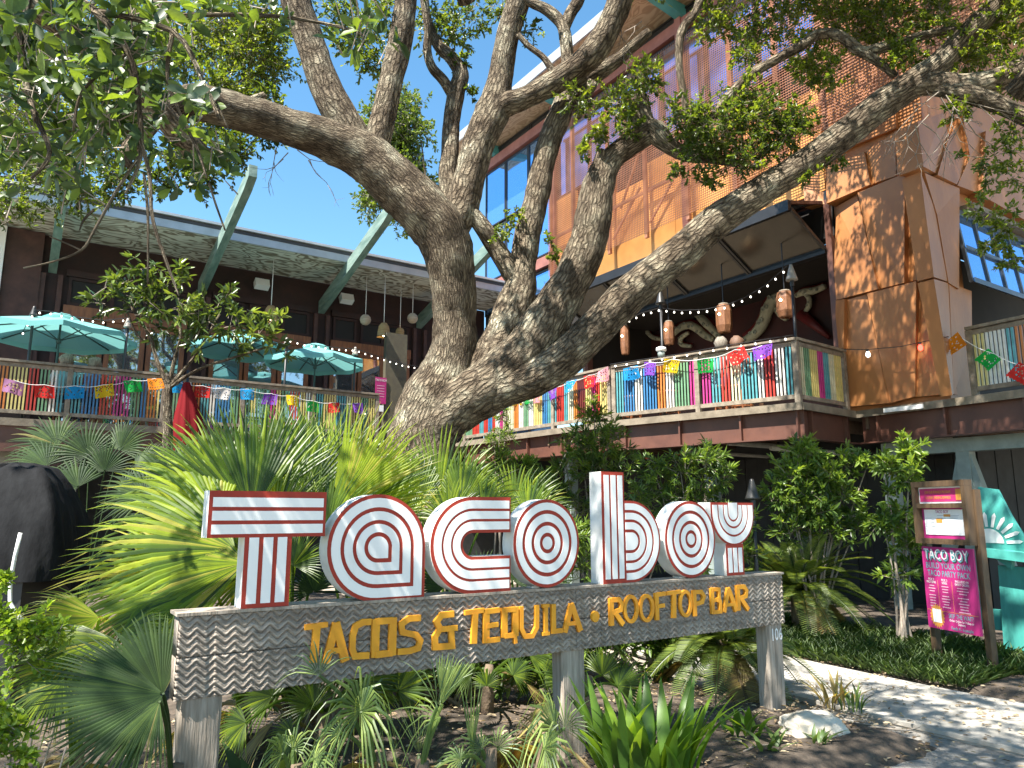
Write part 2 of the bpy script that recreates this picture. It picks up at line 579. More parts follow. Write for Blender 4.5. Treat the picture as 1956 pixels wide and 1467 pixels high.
M['cream'] = paint('cream_plaster', (0.44, 0.43, 0.31), (0.28, 0.28, 0.21), 0.7, 3, 0.3, 20)
M['pipe'] = paint('pale_pipe', (0.5, 0.48, 0.42), (0.4, 0.37, 0.32), 0.6, 6)
M['joist'] = paint('joist_wood', (0.16, 0.10, 0.06), (0.09, 0.055, 0.035), 0.85, 4, stretch=(2, 2, 2))
M['fence_dark'] = paint('dark_fence', (0.035, 0.036, 0.036), (0.018, 0.018, 0.018), 0.8, 3)
BAL_COLS = dict(white=(0.74, 0.72, 0.66), teal=(0.10, 0.34, 0.38), yellow=(0.68, 0.56, 0.20), red=(0.52, 0.05, 0.035), magenta=(0.52, 0.04, 0.22), orange=(0.60, 0.20, 0.04), maroon=(0.15, 0.03, 0.025), blue=(0.05, 0.20, 0.42), green=(0.16, 0.32, 0.18), cream=(0.66, 0.62, 0.42))
for k, c in BAL_COLS.items():
    M['bal_' + k] = paint('painted_' + k, c, tuple(x * 0.78 for x in c), 0.4, 8)

OFF = {}
_thing = thing
def thing(name, label, cat, u=0, v=0, z=0, group=None, rz=0.0):
    o = _thing(name, label, cat, u, v, z, group, rz)
    OFF[o.name] = (u, v, z)
    return o
def part(name, mb, mat, parent, smooth=False):
    """mesh written in absolute (u,v,z); hung under a thing or under one of its parts"""
    o = obj(name, mb, mat, parent, smooth)
    if parent.name in OFF:
        a = OFF[parent.name]
        o.location = (-a[0], -a[1], -a[2])
    return o
def structure(name, mb, mat, smooth=False):
    o = obj(name, mb, mat, None, smooth)
    o.rotation_euler = (0, 0, AX)
    o['kind'] = 'structure'
    return o

# ------------------------------------------------------------------ ground, beds, path
def grid_sheet(u0, u1, v0, v1, step, zf):
    mb = MB()
    nu, nv = max(2, int((u1 - u0) / step)), max(2, int((v1 - v0) / step))
    for i in range(nu + 1):
        for j in range(nv + 1):
            u = u0 + (u1 - u0) * i / nu
            v = v0 + (v1 - v0) * j / nv
            mb.v.append((u, v, zf(u, v, i / nu, j / nv)))
    for i in range(nu):
        for j in range(nv):
            a = i * (nv + 1) + j
            mb.f.append((a, a + nv + 1, a + nv + 2, a + 1))
    return mb
mb = MB()
mb.quad((-250, -250, -0.03), (250, -250, -0.03), (250, 250, -0.03), (-250, 250, -0.03))
structure('ground', mb, M['sand'])
def nz2(u, v, s, a): return a * mnoise.noise(Vector((u * s, v * s, 3.3)))
def zdrive(u, v, a, b):
    return 0.0 + nz2(u, v, 1.3, 0.012) + nz2(u, v, 7, 0.006)
structure('driveway', grid_sheet(0.5, 14, -6, 5.2, 0.12, zdrive), M['gravel'], True)
def edge(a, w=0.06): return min(1.0, a / w, (1 - a) / w)
def zbed(u, v, a, b):
    e = min(edge(a, 0.035), edge(b, 0.03))
    e = max(0.0, min(1.0, e)); e = e * e * (3 - 2 * e)
    return -0.06 + 0.15 * e + nz2(u, v, 0.8, 0.02) + nz2(u, v, 4, 0.02) + nz2(u, v, 13, 0.010)
structure('planting_bed', grid_sheet(-9, 5.75, 2.75, 17, 0.10, zbed), M['soil'], True)
def zbed2(u, v, a, b):
    e = min(1.0, a / 0.05, b / 0.04); e = max(0.0, e); e = e * e * (3 - 2 * e)
    return -0.05 + 0.11 * e + nz2(u, v, 0.8, 0.02) + nz2(u, v, 5, 0.018)
structure('planting_bed_beyond_path', grid_sheet(7.2, 16, 2.9, 14, 0.16, zbed2), M['soil'], True)
def pathc(v):                                      # centre line of the footpath in u
    return 6.45 if v < 3.4 else 6.45 + 0.10 * (v - 3.4) ** 1.6 * 0.5
mb = MB()
vs = [-5 + 0.5 * i for i in range(31)]
for i, v in enumerate(vs):
    for s in (-1, 1):
        mb.v.append((pathc(v) + s * 0.70, v, 0.018))
for i in range(len(vs) - 1):
    mb.f.append((2 * i, 2 * i + 1, 2 * i + 3, 2 * i + 2))
path = structure('footpath', mb, M['sand'])
v = -4.8
while v < 9.5:
    L = 1.45
    mb = MB()
    n = 6
    for i in range(n + 1):
        vv = v + L * i / n
        for s in (-1, 1):
            for zz in (0.0, 0.045):
                mb.v.append((pathc(vv) + s * 0.69, vv, zz))
    for i in range(n):
        a = i * 4; b = a + 4
        mb.f += [(a + 1, a + 3, b + 3, b + 1), (a, a + 1, b + 1, b), (a + 3, a + 2, b + 2, b + 3)]
    mb.f += [(0, 2, 3, 1), (n * 4, n * 4 + 1, n * 4 + 3, n * 4 + 2)]
    link('slab', mb.mesh('slab', M['concrete']), path)
    v += L + 0.012

# ------------------------------------------------------------------ railing builder
def railing(name, label, pts, zdeck, seed, group='balcony railings', top=1.07, seq=None):
    u0, v0 = pts[0]
    t = thing(name, label, 'railing', u0, v0, zdeck, group)
    rnd = random.Random(seed)
    cols = list(BAL_COLS.keys())
    wts = [5, 5, 4, 4, 4, 3, 2, 3, 2, 3]
    meshes = {}
    h = top - 0.22
    for k in cols:
        b = MB().box((0, 0, 0), (0.030, 0.030, h))
        meshes[k] = b.mesh('baluster', M['bal_' + k])
    run, cur = 0, 'white'
    for (a, c) in zip(pts[:-1], pts[1:]):
        a, c = Vector((a[0], a[1])), Vector((c[0], c[1]))
        L = (c - a).length
        d = (c - a) / L
        ang = math.atan2(d.y, d.x)
        rot = Matrix.Rotation(ang, 3, 'Z')
        mid = (a + c) / 2
        part('top_rail', MB().box((mid.x, mid.y, zdeck + top), (L + 0.06, 0.13, 0.045), rot), M['wood_rail'], t)
        part('under_rail', MB().box((mid.x, mid.y, zdeck + top - 0.075), (L, 0.045, 0.07), rot), M['wood_rail'], t)
        part('bottom_rail', MB().box((mid.x, mid.y, zdeck + 0.125), (L, 0.05, 0.07), rot), M['wood_rail'], t)
        npst = max(1, round(L / 1.5))
        posts = [i * L / npst for i in range(npst + 1)]
        for q in posts:
            p = a + d * q
            part('post', MB().box((p.x, p.y, zdeck + top / 2 - 0.015), (0.085, 0.085, top - 0.03), rot), M['wood_rail'], t)
        q = 0.07
        while q < L - 0.05:
            if min(abs(q - x) for x in posts) > 0.065:
                if run <= 0:
                    run = rnd.choice((2, 3, 4, 5, 3))
                    nx = rnd.choices(cols, wts)[0]
                    while nx == cur: nx = rnd.choices(cols, wts)[0]
                    cur = nx
                p = a + d * q
                o = link('baluster', meshes[cur], t, (p.x - u0, p.y - v0, top / 2 + 0.03), (0, 0, ang))
                run -= 1
            q += 0.060
    return t

# ------------------------------------------------------------------ left wing (low building)
ZD = 3.33
WL = 19.5
LW = thing('restaurant_wing', 'low dark red restaurant wing with plywood soffit and glazed doors behind the deck', 'building', 4, WL, 0)
part('wall', MB().b2((-0.75, WL, 2.2), (11.9, WL + 0.25, 7.93)), M['wall_dark'], LW)
part('side_wall', MB().b2((-0.75, WL + 0.26, 0), (-0.55, WL + 6, 7.9)), M['wall_dark'], LW)
part('corner_board', MB().b2((-0.92, WL - 0.28, 2.6), (-0.70, WL - 0.02, 7.9)), M['white'], LW)
part('wall_panel', MB().b2((-0.69, WL - 0.16, 2.6), (0.02, WL - 0.01, 7.92)), M['post_wood'], LW)
beam_u = [0.24, 3.46, 6.6, 9.6]
ub = [-0.7] + beam_u + [11.9]
for a, b in zip(ub[:-1], ub[1:]):
    n = max(1, round((b - a) / 1.3))
    for i in range(n):
        c0, c1 = a + (b - a) * i / n, a + (b - a) * (i + 1) / n
        part('soffit_panel', MB().b2((c0 + 0.004, 17.5, 7.94), (c1 - 0.004, WL - 0.003, 7.96)), M['ply'], LW)
part('soffit_panel', MB().b2((-4.0, 17.5, 7.94), (-0.708, WL + 3, 7.96)), M['ply'], LW)
rf = part('roof', MB().b2((-4.0, 17.42, 8.12), (11.95, WL + 8, 8.2)), M['roof_dark'], LW)
part('fascia', MB().b2((-4.0, 17.44, 7.93), (11.95, 17.495, 8.115)), M['fascia'], LW)
part('drip_edge', MB().b2((-4.02, 17.36, 8.202), (11.95, 17.46, 8.26)), M['fascia'], LW)
for u in beam_u:
    v1, z1, v0_, z0_ = WL - 0.01, 7.05, 14.85, 8.52
    poly = [(v1, z1), (v1, z1 + 0.34), (v0_, z0_ + 0.16), (v0_ - 0.02, z0_ - 0.10), (v0_ + 0.35, z0_ - 0.27)]
    part('beam', MB().prism(poly, u - 0.085, u + 0.085, 'yz'), M['green_beam'], LW)
    for s in (-0.17, 0.17):
        part('post', MB().b2((u + s - 0.05, WL - 0.13, 3.33), (u + s + 0.05, WL - 0.012, 7.0)), M['post_wood'], LW)
# doors and transoms between the beams
def door(u0, u1, z0, z1, vw, root, mat_f, mat_g, name='door', nmid=0, fr=0.11):
    mb = MB()
    mb.b2((u0, vw - 0.07, z0), (u0 + fr, vw - 0.005, z1))
    mb.b2((u1 - fr, vw - 0.07, z0), (u1, vw - 0.005, z1))
    mb.b2((u0 + fr, vw - 0.068, z1 - fr), (u1 - fr, vw - 0.007, z1))
    mb.b2((u0 + fr, vw - 0.068, z0), (u1 - fr, vw - 0.007, z0 + fr * (2.2 if name == 'door' else 1)))
    d = part(name, mb, mat_f, root)
    g = MB().b2((u0 + fr + 0.002, vw - 0.03, z0 + fr), (u1 - fr - 0.002, vw - 0.022, z1 - fr - 0.002))
    obj('pane', g, mat_g, d)
    return d
for a, b in zip(beam_u[:-1], beam_u[1:]):
    a2, b2 = a + 0.28, b - 0.28
    n = 3
    w = (b2 - a2) / n
    part('header', MB().b2((a2, WL - 0.10, 6.05), (b2, WL - 0.004, 6.33)), M['door_wood'], LW)
    part('header', MB().b2((a2, WL - 0.10, 7.02), (b2, WL - 0.004, 7.18)), M['wall_dark'], LW)
    for i in range(n):
        door(a2 + w * i + 0.02, a2 + w * (i + 1) - 0.02, 3.35, 6.045, WL, LW, M['door_wood'], M['glass_door'])
        door(a2 + w * i + 0.06, a2 + w * (i + 1) - 0.06, 6.34, 7.01, WL, LW, M['wall_dark'], M['dark'], 'transom_window', fr=0.07)
part('deck', MB().b2((-4, 16.35, 3.19), (7.15, WL + 0.0, 3.33)).b2((7.15, 17.6, 3.19), (12, WL, 3.329)), M['deck_edge'], LW)
part('deck_fascia', MB().b2((-4, 16.40, 2.72), (7.1, 16.47, 3.188)), M['brown_steel'], LW)
part('skirt_wall', MB().b2((-4, 18.3, 0), (8.5, 18.4, 3.185)), M['fence_dark'], LW)
part('skirt_panel', MB().b2((-1.2, 17.0, 0.0), (1.0, 17.06, 3.1)), M['siding'], LW)
for u in (-2.5, 0.6, 3.7, 6.8):
    part('deck_post', MB().b2((u - 0.09, 16.55, 0), (u + 0.09, 16.73, 3.185)), M['post_wood'], LW)
part('poster_column', MB().b2((7.75, 17.62, 3.33), (8.35, 17.78, 6.3)), paint('column_dull_green', (0.10, 0.085, 0.05), (0.07, 0.06, 0.04), 0.7), LW)
railing('railing', 'railing with painted balusters in front of the left deck doors', [(-4.0, 16.40), (-1.0, 16.40), (2.35, 16.40), (7.0, 16.36)], ZD, 3)

# neighbour at the far left edge
NB = thing('neighbour_house', 'grey lap sided house wall at the far left edge behind the wing', 'building', -3.0, 21, 0)
part('wall', MB().b2((-6.0, 21.05, 0), (-0.95, 21.3, 9)), M['siding'], NB)
for i in range(44):
    mb = MB().b2((-6, 21.0, 0.2 * i), (-0.97, 21.04, 0.2 * i + 0.185))
    part('board', mb, M['siding'], NB)

# ------------------------------------------------------------------ right building (tall)
UF = 12.0
RB = thing('restaurant_building', 'tall copper clad restaurant building with mesh screen on the right', 'building', UF, 5.7, 0)
# curtain wall
zrows = [(7.75, 8.42), (8.86, 10.58), (10.66, 12.60)]
def pane_v(v0, v1, z0, z1, u, mat=None, name='window'):
    mb = MB()
    f = 0.045
    mb.b2((u - 0.06, v0, z0), (u, v0 + f, z1)).b2((u - 0.06, v1 - f, z0), (u, v1, z1))
    mb.b2((u - 0.058, v0 + f, z0), (u - 0.002, v1 - f, z0 + f)).b2((u - 0.058, v0 + f, z1 - f), (u - 0.002, v1 - f, z1))
    w = part(name, mb, M['black'], RB)
    obj('pane', MB().b2((u - 0.03, v0 + f + .001, z0 + f + .001), (u - 0.022, v1 - f - .001, z1 - f - .001)), mat or M['glass_sky'], w)
part('wall', MB().b2((UF + 0.01, 7.45, 6.6), (UF + 0.3, 19.6, 13.26)), M['dark'], RB)
vm = [19.55, 18.35, 17.1, 15.85]
for a, b in zip(vm[:-1], vm[1:]):
    for z0, z1 in zrows:
        pane_v(b + 0.01, a - 0.01, z0, z1, UF)
    pane_v(b + 0.01, a - 0.01, 3.4, 7.4, UF)
vk = [15.6 - 1.36 * i for i in range(7)]
for a, b in zip(vk[:-1], vk[1:]):
    pane_v(b + 0.01, a - 0.01, 10.30, 12.60, UF)
for a, b, z in ((5.75, 19.6, 12.66), (15.7, 19.6, 8.48)):
    part('steel_beam', MB().b2((UF - 0.14, a, z), (UF + 0.005, b, z + 0.30)), M['pink_steel'], RB)
for a, b in zip([19.6, 17, 15.85, 14.2, 12.5, 10.8, 9.0], [17, 15.85, 14.2, 12.5, 10.8, 9.0, 7.4]):
    pane_v(b + 0.02, a - 0.02, 12.98, 13.24, UF, M['black'], 'clerestory_window')
for v in (15.78, 10.85):
    part('steel_column', MB().b2((UF - 0.17, v - 0.09, 7.5), (UF - 0.07, v + 0.09, 13.2)), M['pink_steel'], RB)
# copper sheets behind the screen (stepped top edge)
steps = [10.25, 9.75, 10.1, 9.55, 9.9, 9.6, 9.9, 9.7, 9.55, 9.8]
vv = 15.75
i = 0
while vv > 7.6:
    w = (0.95, 0.72, 0.85, 1.05)[i % 4]
    v1 = max(7.5, vv - w)
    part('copper_sheet', MB().b2((UF - 0.085 + 0.012 * (i % 2), v1 + 0.004, 7.48), (UF - 0.07 + 0.012 * (i % 2) + 0.06, vv - 0.004, steps[i % 10])), M['copper_sunlit'], RB)
    vv = v1
    i += 1
# roof, soffit, beams
part('roof', MB().b2((10.78, 3.5, 13.42), (22, 20.2, 13.55)), M['roof_dark'], RB)
part('fascia', MB().b2((10.72, 3.5, 13.30), (10.775, 20.2, 13.58)), M['fascia'], RB)
vv = 20.1
while vv > 4:
    part('soffit_panel', MB().b2((10.78, vv - 1.2, 13.30), (UF + 0.005, vv - 0.006, 13.32)), M['ply_tan'], RB)
    vv -= 1.2
for v in (18.9, 15.4, 10.8, 7.0):
    poly = [(11.995, 12.98), (11.995, 13.29), (10.86, 13.29), (10.86, 13.14)]
    part('roof_beam', MB().prism(poly, v - 0.11, v + 0.11, 'xz'), M['teal_beam'], RB)
# mesh screen hung in front of the facade
US = 11.62
mb = MB()
z = 8.02
while z < 12.25:
    mb.b2((US - 0.006, 7.2, z), (US + 0.004, 15.66, z + 0.011))
    z += 0.055
v = 7.2
while v < 15.68:
    mb.b2((US + 0.0045, v, 8.0), (US + 0.012, v + 0.009, 12.28))
    v += 0.055
kindset(part('mesh_screen', mb, M['rust_mesh'], RB), 'stuff')
mb = MB()
z = 8.25
while z < 13.2:
    mb.b2((US - 0.16, 4.4, z), (US - 0.148, 7.19, z + 0.017))
    z += 0.062
v = 4.4
while v < 7.19:
    mb.b2((US - 0.1475, v, 8.2), (US - 0.138, v + 0.016, 13.2))
    v += 0.062
kindset(part('mesh_screen', mb, M['rust_mesh'], RB), 'stuff')
for v in (15.6, 14.62, 13.2, 11.9, 10.6, 9.3, 8.2):
    part('screen_post', MB().b2((US + 0.016, v - 0.045, 7.9), (US + 0.09, v + 0.045, 12.2)), M['rust_mesh'], RB)
    part('screen_bracket', MB().b2((US + 0.092, v - 0.03, 9.12), (UF - 0.09, v + 0.03, 9.18)), M['rust_mesh'], RB)
for z in (9.05, 12.1):
    part('screen_rail', MB().b2((US + 0.091, 7.3, z), (US + 0.15, 15.65, z + 0.06)), M['rust_mesh'], RB)
for (va, za, vb, zb) in ((14.6, 8.2, 13.9, 9.0), (13.2, 8.3, 12.2, 9.3), (12.9, 9.0, 11.95, 10.6), (11.9, 8.3, 11.0, 9.2)):
    part('screen_brace', MB().bar((US + 0.17, va, za), (US + 0.17, vb, zb), 0.045), M['rust_mesh'], RB)

# faceted copper panels of the corner (surveyed on the facade, each bent out of it)
def cpanel(pix, outs, side='u', back=0.05, base=None):
    """a folded copper panel: outline points with their own stand-off"""
    mb = MB()
    n = len(pix)
    fr, bk = [], []
    for (x, y), o in zip(pix, outs):
        if side == 'u':
            v, z = onu(x, y, UF - o)
            fr.append((UF - o, v, z)); bk.append((UF + back, v, z))
        else:
            u, z = onv(x, y, 5.68 - o)
            fr.append((u, 5.68 - o, z)); bk.append((u, 5.68 + back, z))
    mb.v = fr + bk
    mb.f.append(tuple(range(n)))
    mb.f.append(tuple(range(2 * n - 1, n - 1, -1)))
    for i in range(n):
        j = (i + 1) % n
        mb.f.append((i, n + i, n + j, j))
    return part('copper_panel', mb, M['copper'], RB)
cpanel([(1590, 575), (1613, 571), (1611, 676), (1600, 676)], [.02, .16, .16, .02])
cpanel([(1614, 574), (1655, 562), (1698, 770), (1618, 777)], [.06, .06, .14, .06])
cpanel([(1656, 561), (1750, 537), (1748, 757), (1699, 770)], [.16, .18, .08, .10])
cpanel([(1751, 537), (1781, 533), (1817, 752), (1749, 758)], [.05, .22, .14, .04])
cpanel([(1598, 395), (1637, 372), (1677, 552), (1590, 575)], [.05, .05, .16, .05])
cpanel([(1638, 368), (1728, 331), (1727, 540), (1679, 552)], [.14, .22, .20, .08])
cpanel([(1733, 331), (1757, 322), (1783, 527), (1729, 540)], [.06, .26, .24, .05])
cpanel([(1504, 372), (1532, 350), (1537, 397), (1504, 397)], [.06, .06, .06, .06])
cpanel([(1533, 343), (1577, 325), (1578, 389), (1538, 397)], [.14, .05, .05, .18])
cpanel([(1579, 318), (1651, 290), (1663, 352), (1578, 389)], [.20, .12, .12, .22])
cpanel([(1652, 289), (1711, 252), (1711, 336), (1664, 352)], [.06, .24, .22, .05])
cpanel([(1712, 250), (1752, 235), (1763, 316), (1713, 335)], [.28, .34, .36, .26])
cpanel([(1577, 300), (1711, 245), (1711, 205), (1640, 215), (1577, 260)], [.03, .03, .03, .03, .03])
cpanel([(1784, 533), (1812, 541), (1822, 752), (1819, 755)], [.20, .05, .05, .12], 'v')
cpanel([(1813, 541), (1856, 556), (1857, 660), (1822, 752)], [.06, .02, .02, .05], 'v')
cpanel([(1758, 328), (1786, 400), (1811, 538), (1784, 529)], [.24, .06, .06, .20], 'v')
cpanel([(1766, 330), (1833, 360), (1832, 552), (1812, 540), (1790, 410)], [.16, .10, .08, .08, .08], 'v')
cpanel([(1753, 232), (1802, 215), (1812, 262), (1790, 332), (1764, 318)], [.32, .18, .12, .14, .34], 'v')
cpanel([(1813, 262), (1838, 222), (1852, 300), (1828, 352), (1791, 334)], [.16, .05, .05, .16, .2], 'v')
cpanel([(1839, 220), (1882, 250), (1876, 372), (1829, 354), (1853, 300)], [.18, .06, .08, .14, .15], 'v')
cpanel([(1883, 250), (1975, 310), (1975, 430), (1877, 374)], [.16, .08, .10, .18], 'v')
part('wall', MB().b2((UF + 0.06, 5.74, 3.33), (UF + 0.26, 7.44, 13.26)), M['copper'], RB)
part('wall', MB().b2((UF + 0.27, 5.74, 6.72), (22, 5.94, 13.26)), M['copper'], RB)
part('wall', MB().b2((UF + 0.27, 5.74, 3.33), (12.86, 5.94, 6.70)), M['copper'], RB)
# awning window of the street side, tilted out
wt = part('awning_window', MB(), M['black'], RB)
fr = MB()
hz, lz, ho, lo_ = 6.62, 5.30, 5.66, 5.50
def awp(u, t):
    return (u, ho + (lo_ - ho) * t, hz + (lz - hz) * t)
for t0, t1 in ((0, 0.07), (0.5, 0.54), (0.93, 1.0)):
    a, b, c, d = awp(12.62, t0), awp(17.5, t0), awp(17.5, t1), awp(12.62, t1)
    fr.quad(a, b, c, d)
    fr.quad(*[(p[0], p[1] - 0.05, p[2] - 0.01) for p in (d, c, b, a)])
    fr.quad((d[0], d[1], d[2]), (c[0], c[1], c[2]), (c[0], c[1] - 0.05, c[2] - 0.01), (d[0], d[1] - 0.05, d[2] - 0.01))
u = 12.62
while u < 17.6:
    fr.bar(awp(u, 0), awp(u, 1), 0.055, 0.05)
    u += 0.62
part('window_frame', fr, paint('slate_frame', (0.10, 0.11, 0.13), (0.08, 0.09, 0.10), 0.4), RB)
part('window_glass', MB().quad(awp(12.64, 0.02), awp(17.48, 0.02), awp(17.48, 0.98), awp(12.64, 0.98)), M['glass_sky'], RB)
bpy.data.objects.remove(wt)
part('window_head', MB().b2((12.87, 5.45, 6.63), (22, 5.735, 6.72)), M['deck_edge'], RB)

# deck, edge, steel fascia
dk = [(9.08, 16.0), (9.37, 10.77), (10.3, 7.16), (12.03, 7.32), (11.84, 4.64), (11.6, 1.5), (22, 1.5), (22, 17.55), (9.0, 17.55)]
part('deck', MB().prism(dk, 3.25, 3.33, 'xy'), M['deck_edge'], RB)
def inset(p, q, o):
    d = (Vector(q) - Vector(p)).normalized()
    n = Vector((-d.y, d.x))
    if n.x < 0 and abs(n.x) > 0.3: n = -n
    return n * o
segs = list(zip(dk[:5], dk[1:6]))
for (p, q) in segs:
    p, q = Vector(p), Vector(q)
    d = (q - p).normalized()
    n = Vector((-d.y, d.x)); n = n if n.dot(Vector((15, 9)) - p) > 0 else -n
    L = (q - p).length
    m = (p + q) / 2 + n * 0.13
    rot = Matrix.Rotation(math.atan2(d.y, d.x), 3, 'Z')
    part('steel_fascia', MB().box((m.x, m.y, 3.02), (L - 0.06, 0.03, 0.455), rot), M['brown_steel'], RB)
    m2 = (p + q) / 2 + n * 0.05
    part('fascia_flange', MB().box((m2.x, m2.y, 2.78), (L - 0.02, 0.17, 0.022), rot), M['brown_steel'], RB)
    m3 = (p + q) / 2 - n * 0.012
    part('deck_edge', MB().box((m3.x, m3.y, 3.285), (L, 0.02, 0.12), rot), M['deck_edge'], RB)
    k = 0.35
    while k < L:
        c = p + d * k + n * 0.075
        part('stiffener', MB().box((c.x, c.y, 3.02), (0.03, 0.075, 0.45), rot), M['brown_steel'], RB)
        k += 1.15
part('deck_sticker', MB().b2((11.895, 6.10, 3.245), (11.925, 6.75, 3.315)), M['white'], RB)
# underside: joists, pipes, dark enclosure, steel legs
for i in range(26):
    v = 16.5 - 0.55 * i
    a = 9.35 if v > 10.7 else (10.5 if v > 7.3 else 12.1)
    part('joist', MB().b2((a, v, 3.02), (19, v + 0.05, 3.248)), M['joist'], RB)
for (v, z, r_) in ((9.0, 2.86, 0.05), (10.1, 2.78, 0.035), (6.4, 2.84, 0.05), (8.1, 2.70, 0.045)):
    part('pipe', MB().tube([(10.7 if v > 7.3 else 12.3, v, z), (18, v, z)], r_, 8), M['pipe'], RB, True)
for (u, v) in ((11.0, 7.7), (11.25, 7.9)):
    part('drain_pipe', MB().tube([(u, v, 2.9), (u, v, 2.55), (u + .08, v - .1, 2.45), (u + 0.3, v - 0.3, 2.4)], 0.05, 8), M['pipe'], RB, True)
for i in range(40):
    v = 17.2 - 0.31 * i
    if v < 6.2: break
    part('enclosure_board', MB().b2((13.2 + 0.01 * (i % 2), v - 0.3, 0), (13.25, v, 2.75)), M['fence_dark'], RB)
for i in range(24):
    u = 13.3 + 0.31 * i
    part('enclosure_board', MB().b2((u, 6.0 + 0.01 * (i % 2), 0), (u + 0.3, 6.05, 2.75)), M['fence_dark'], RB)
def leg_frame(u, v):
    part('steel_leg', MB().b2((u - .10, v - .10, 0), (u + .10, v + .10, 2.77)), M['steel_grey'], RB)
leg_frame(12.35, 6.95)
leg_frame(12.35, 4.55)
part('steel_cap', MB().b2((12.24, 4.66, 2.55), (12.46, 6.84, 2.765)), M['steel_grey'], RB)
for (v0_, v1_) in ((5.75, 5.15), (5.75, 6.35)):
    part('steel_brace', MB().bar((12.35, 5.75, 2.54), (12.35, v1_, 0.2), 0.14, 0.18), M['steel_grey'], RB)
leg_frame(12.35, 5.75) 
leg_frame(14.6, 4.55)
part('steel_cap', MB().b2((12.46, 4.46, 2.56), (14.5, 4.64, 2.76)), M['steel_grey'], RB)
leg_frame(10.9, 9.6)
leg_frame(9.9, 12.6)
# the bar behind the open front
part('bar_back_wall', MB().b2((14.35, 7.4, 3.33), (14.5, 15.6, 7.3)), M['dark_red'], RB)
part('bar_side_wall', MB().b2((12.3, 7.3, 3.335), (15.39, 7.395, 7.2)), M['dark_red'], RB)
part('bar_side_wall', MB().b2((12.05, 14.6, 3.335), (15.39, 14.8, 7.2)), M['dark'], RB)
part('bar_ceiling', MB().b2((12.31, 7.4, 6.58), (15.39, 14.59, 6.599)), M['dark'], RB)
part('street_room_wall', MB().b2((12.9, 7.0, 3.335), (22, 7.1, 6.7)), M['dark'], RB)
part('street_room_ceiling', MB().b2((12.9, 5.95, 6.72), (22, 7.0, 6.74)), M['dark'], RB)
part('cellar_wall', MB().b2((7.0, 17.5, 0), (22, 17.54, 3.2)), M['fence_dark'], RB)
part('cellar_wall', MB().b2((13.3, 6.3, 0), (13.34, 17.48, 3.24)), M['fence_dark'], RB)
part('counter', MB().b2((13.4, 8.2, 3.335), (13.9, 14.2, 4.40)), M['post_wood'], RB)
part('jamb', MB().b2((UF - 0.06, 7.47, 3.34), (UF + 0.10, 7.58, 7.3)), M['brown_steel'], RB)
part('jamb', MB().b2((UF - 0.06, 14.45, 3.34), (UF + 0.10, 14.58, 7.3)), M['brown_steel'], RB)
part('header', MB().b2((UF - 0.10, 7.59, 6.28), (UF + 0.06, 14.44, 6.42)), M['black'], RB)
part('header', MB().b2((UF - 0.06, 7.4, 7.30), (UF + 0.08, 14.7, 7.47)), M['black'], RB)
# folded-up door: knee out over the deck
KU, KZ = 10.98, 6.98
for i in range(4):
    v1 = 14.4 - i * 1.71
    v0_ = v1 - 1.70
    d = part('folding_door', MB().bar((UF - 0.07, v0_ + .03, 6.36), (KU, v0_ + .03, KZ - 0.06), 0.05, 0.06).bar((UF - 0.07, v1 - .03, 6.36), (KU, v1 - .03, KZ - 0.06), 0.05, 0.06).b2((UF - 0.1, v0_ + .02, 6.34), (UF - 0.06, v1 - .02, 6.39)), M['black'], RB)
    obj('pane', MB().quad((UF - 0.06, v0_ + 0.06, 6.37), (KU, v0_ + 0.06, KZ - 0.05), (KU, v1 - 0.06, KZ - 0.05), (UF - 0.06, v1 - 0.06, 6.37)), M['glass_canopy'], d)
    d = part('folding_door', MB().bar((UF - 0.07, v0_ + .03, 7.26), (KU, v0_ + .03, KZ + 0.06), 0.05, 0.06).bar((UF - 0.07, v1 - .03, 7.26), (KU, v1 - .03, KZ + 0.06), 0.05, 0.06).b2((UF - 0.1, v0_ + .02, 7.235), (UF - 0.065, v1 - .02, 7.29)), M['brown_steel'], RB)
    obj('pane', MB().quad((UF - 0.06, v0_ + 0.06, 7.27), (KU, v0_ + 0.06, KZ + 0.06), (KU, v1 - 0.06, KZ + 0.06), (UF - 0.06, v1 - 0.06, 7.27)), M['glass_canopy'], d)
part('door_knee_rail', MB().b2((KU - 0.07, 7.6, KZ - 0.1), (KU + 0.02, 14.42, KZ + 0.10)), M['black'], RB)
railing('railing', 'railing with painted balusters round the bar balcony under the oak limb', [(9.17, 15.9), (9.46, 10.79)], ZD, 11)
railing('railing', 'railing with painted balusters at the balcony corner beside the copper panels', [(9.46, 10.66), (10.36, 7.26), (11.86, 7.38)], ZD, 5)
railing('railing', 'railing with painted balusters at the right edge of the picture', [(12.0, 5.35), (11.72, 1.8)], ZD, 8)
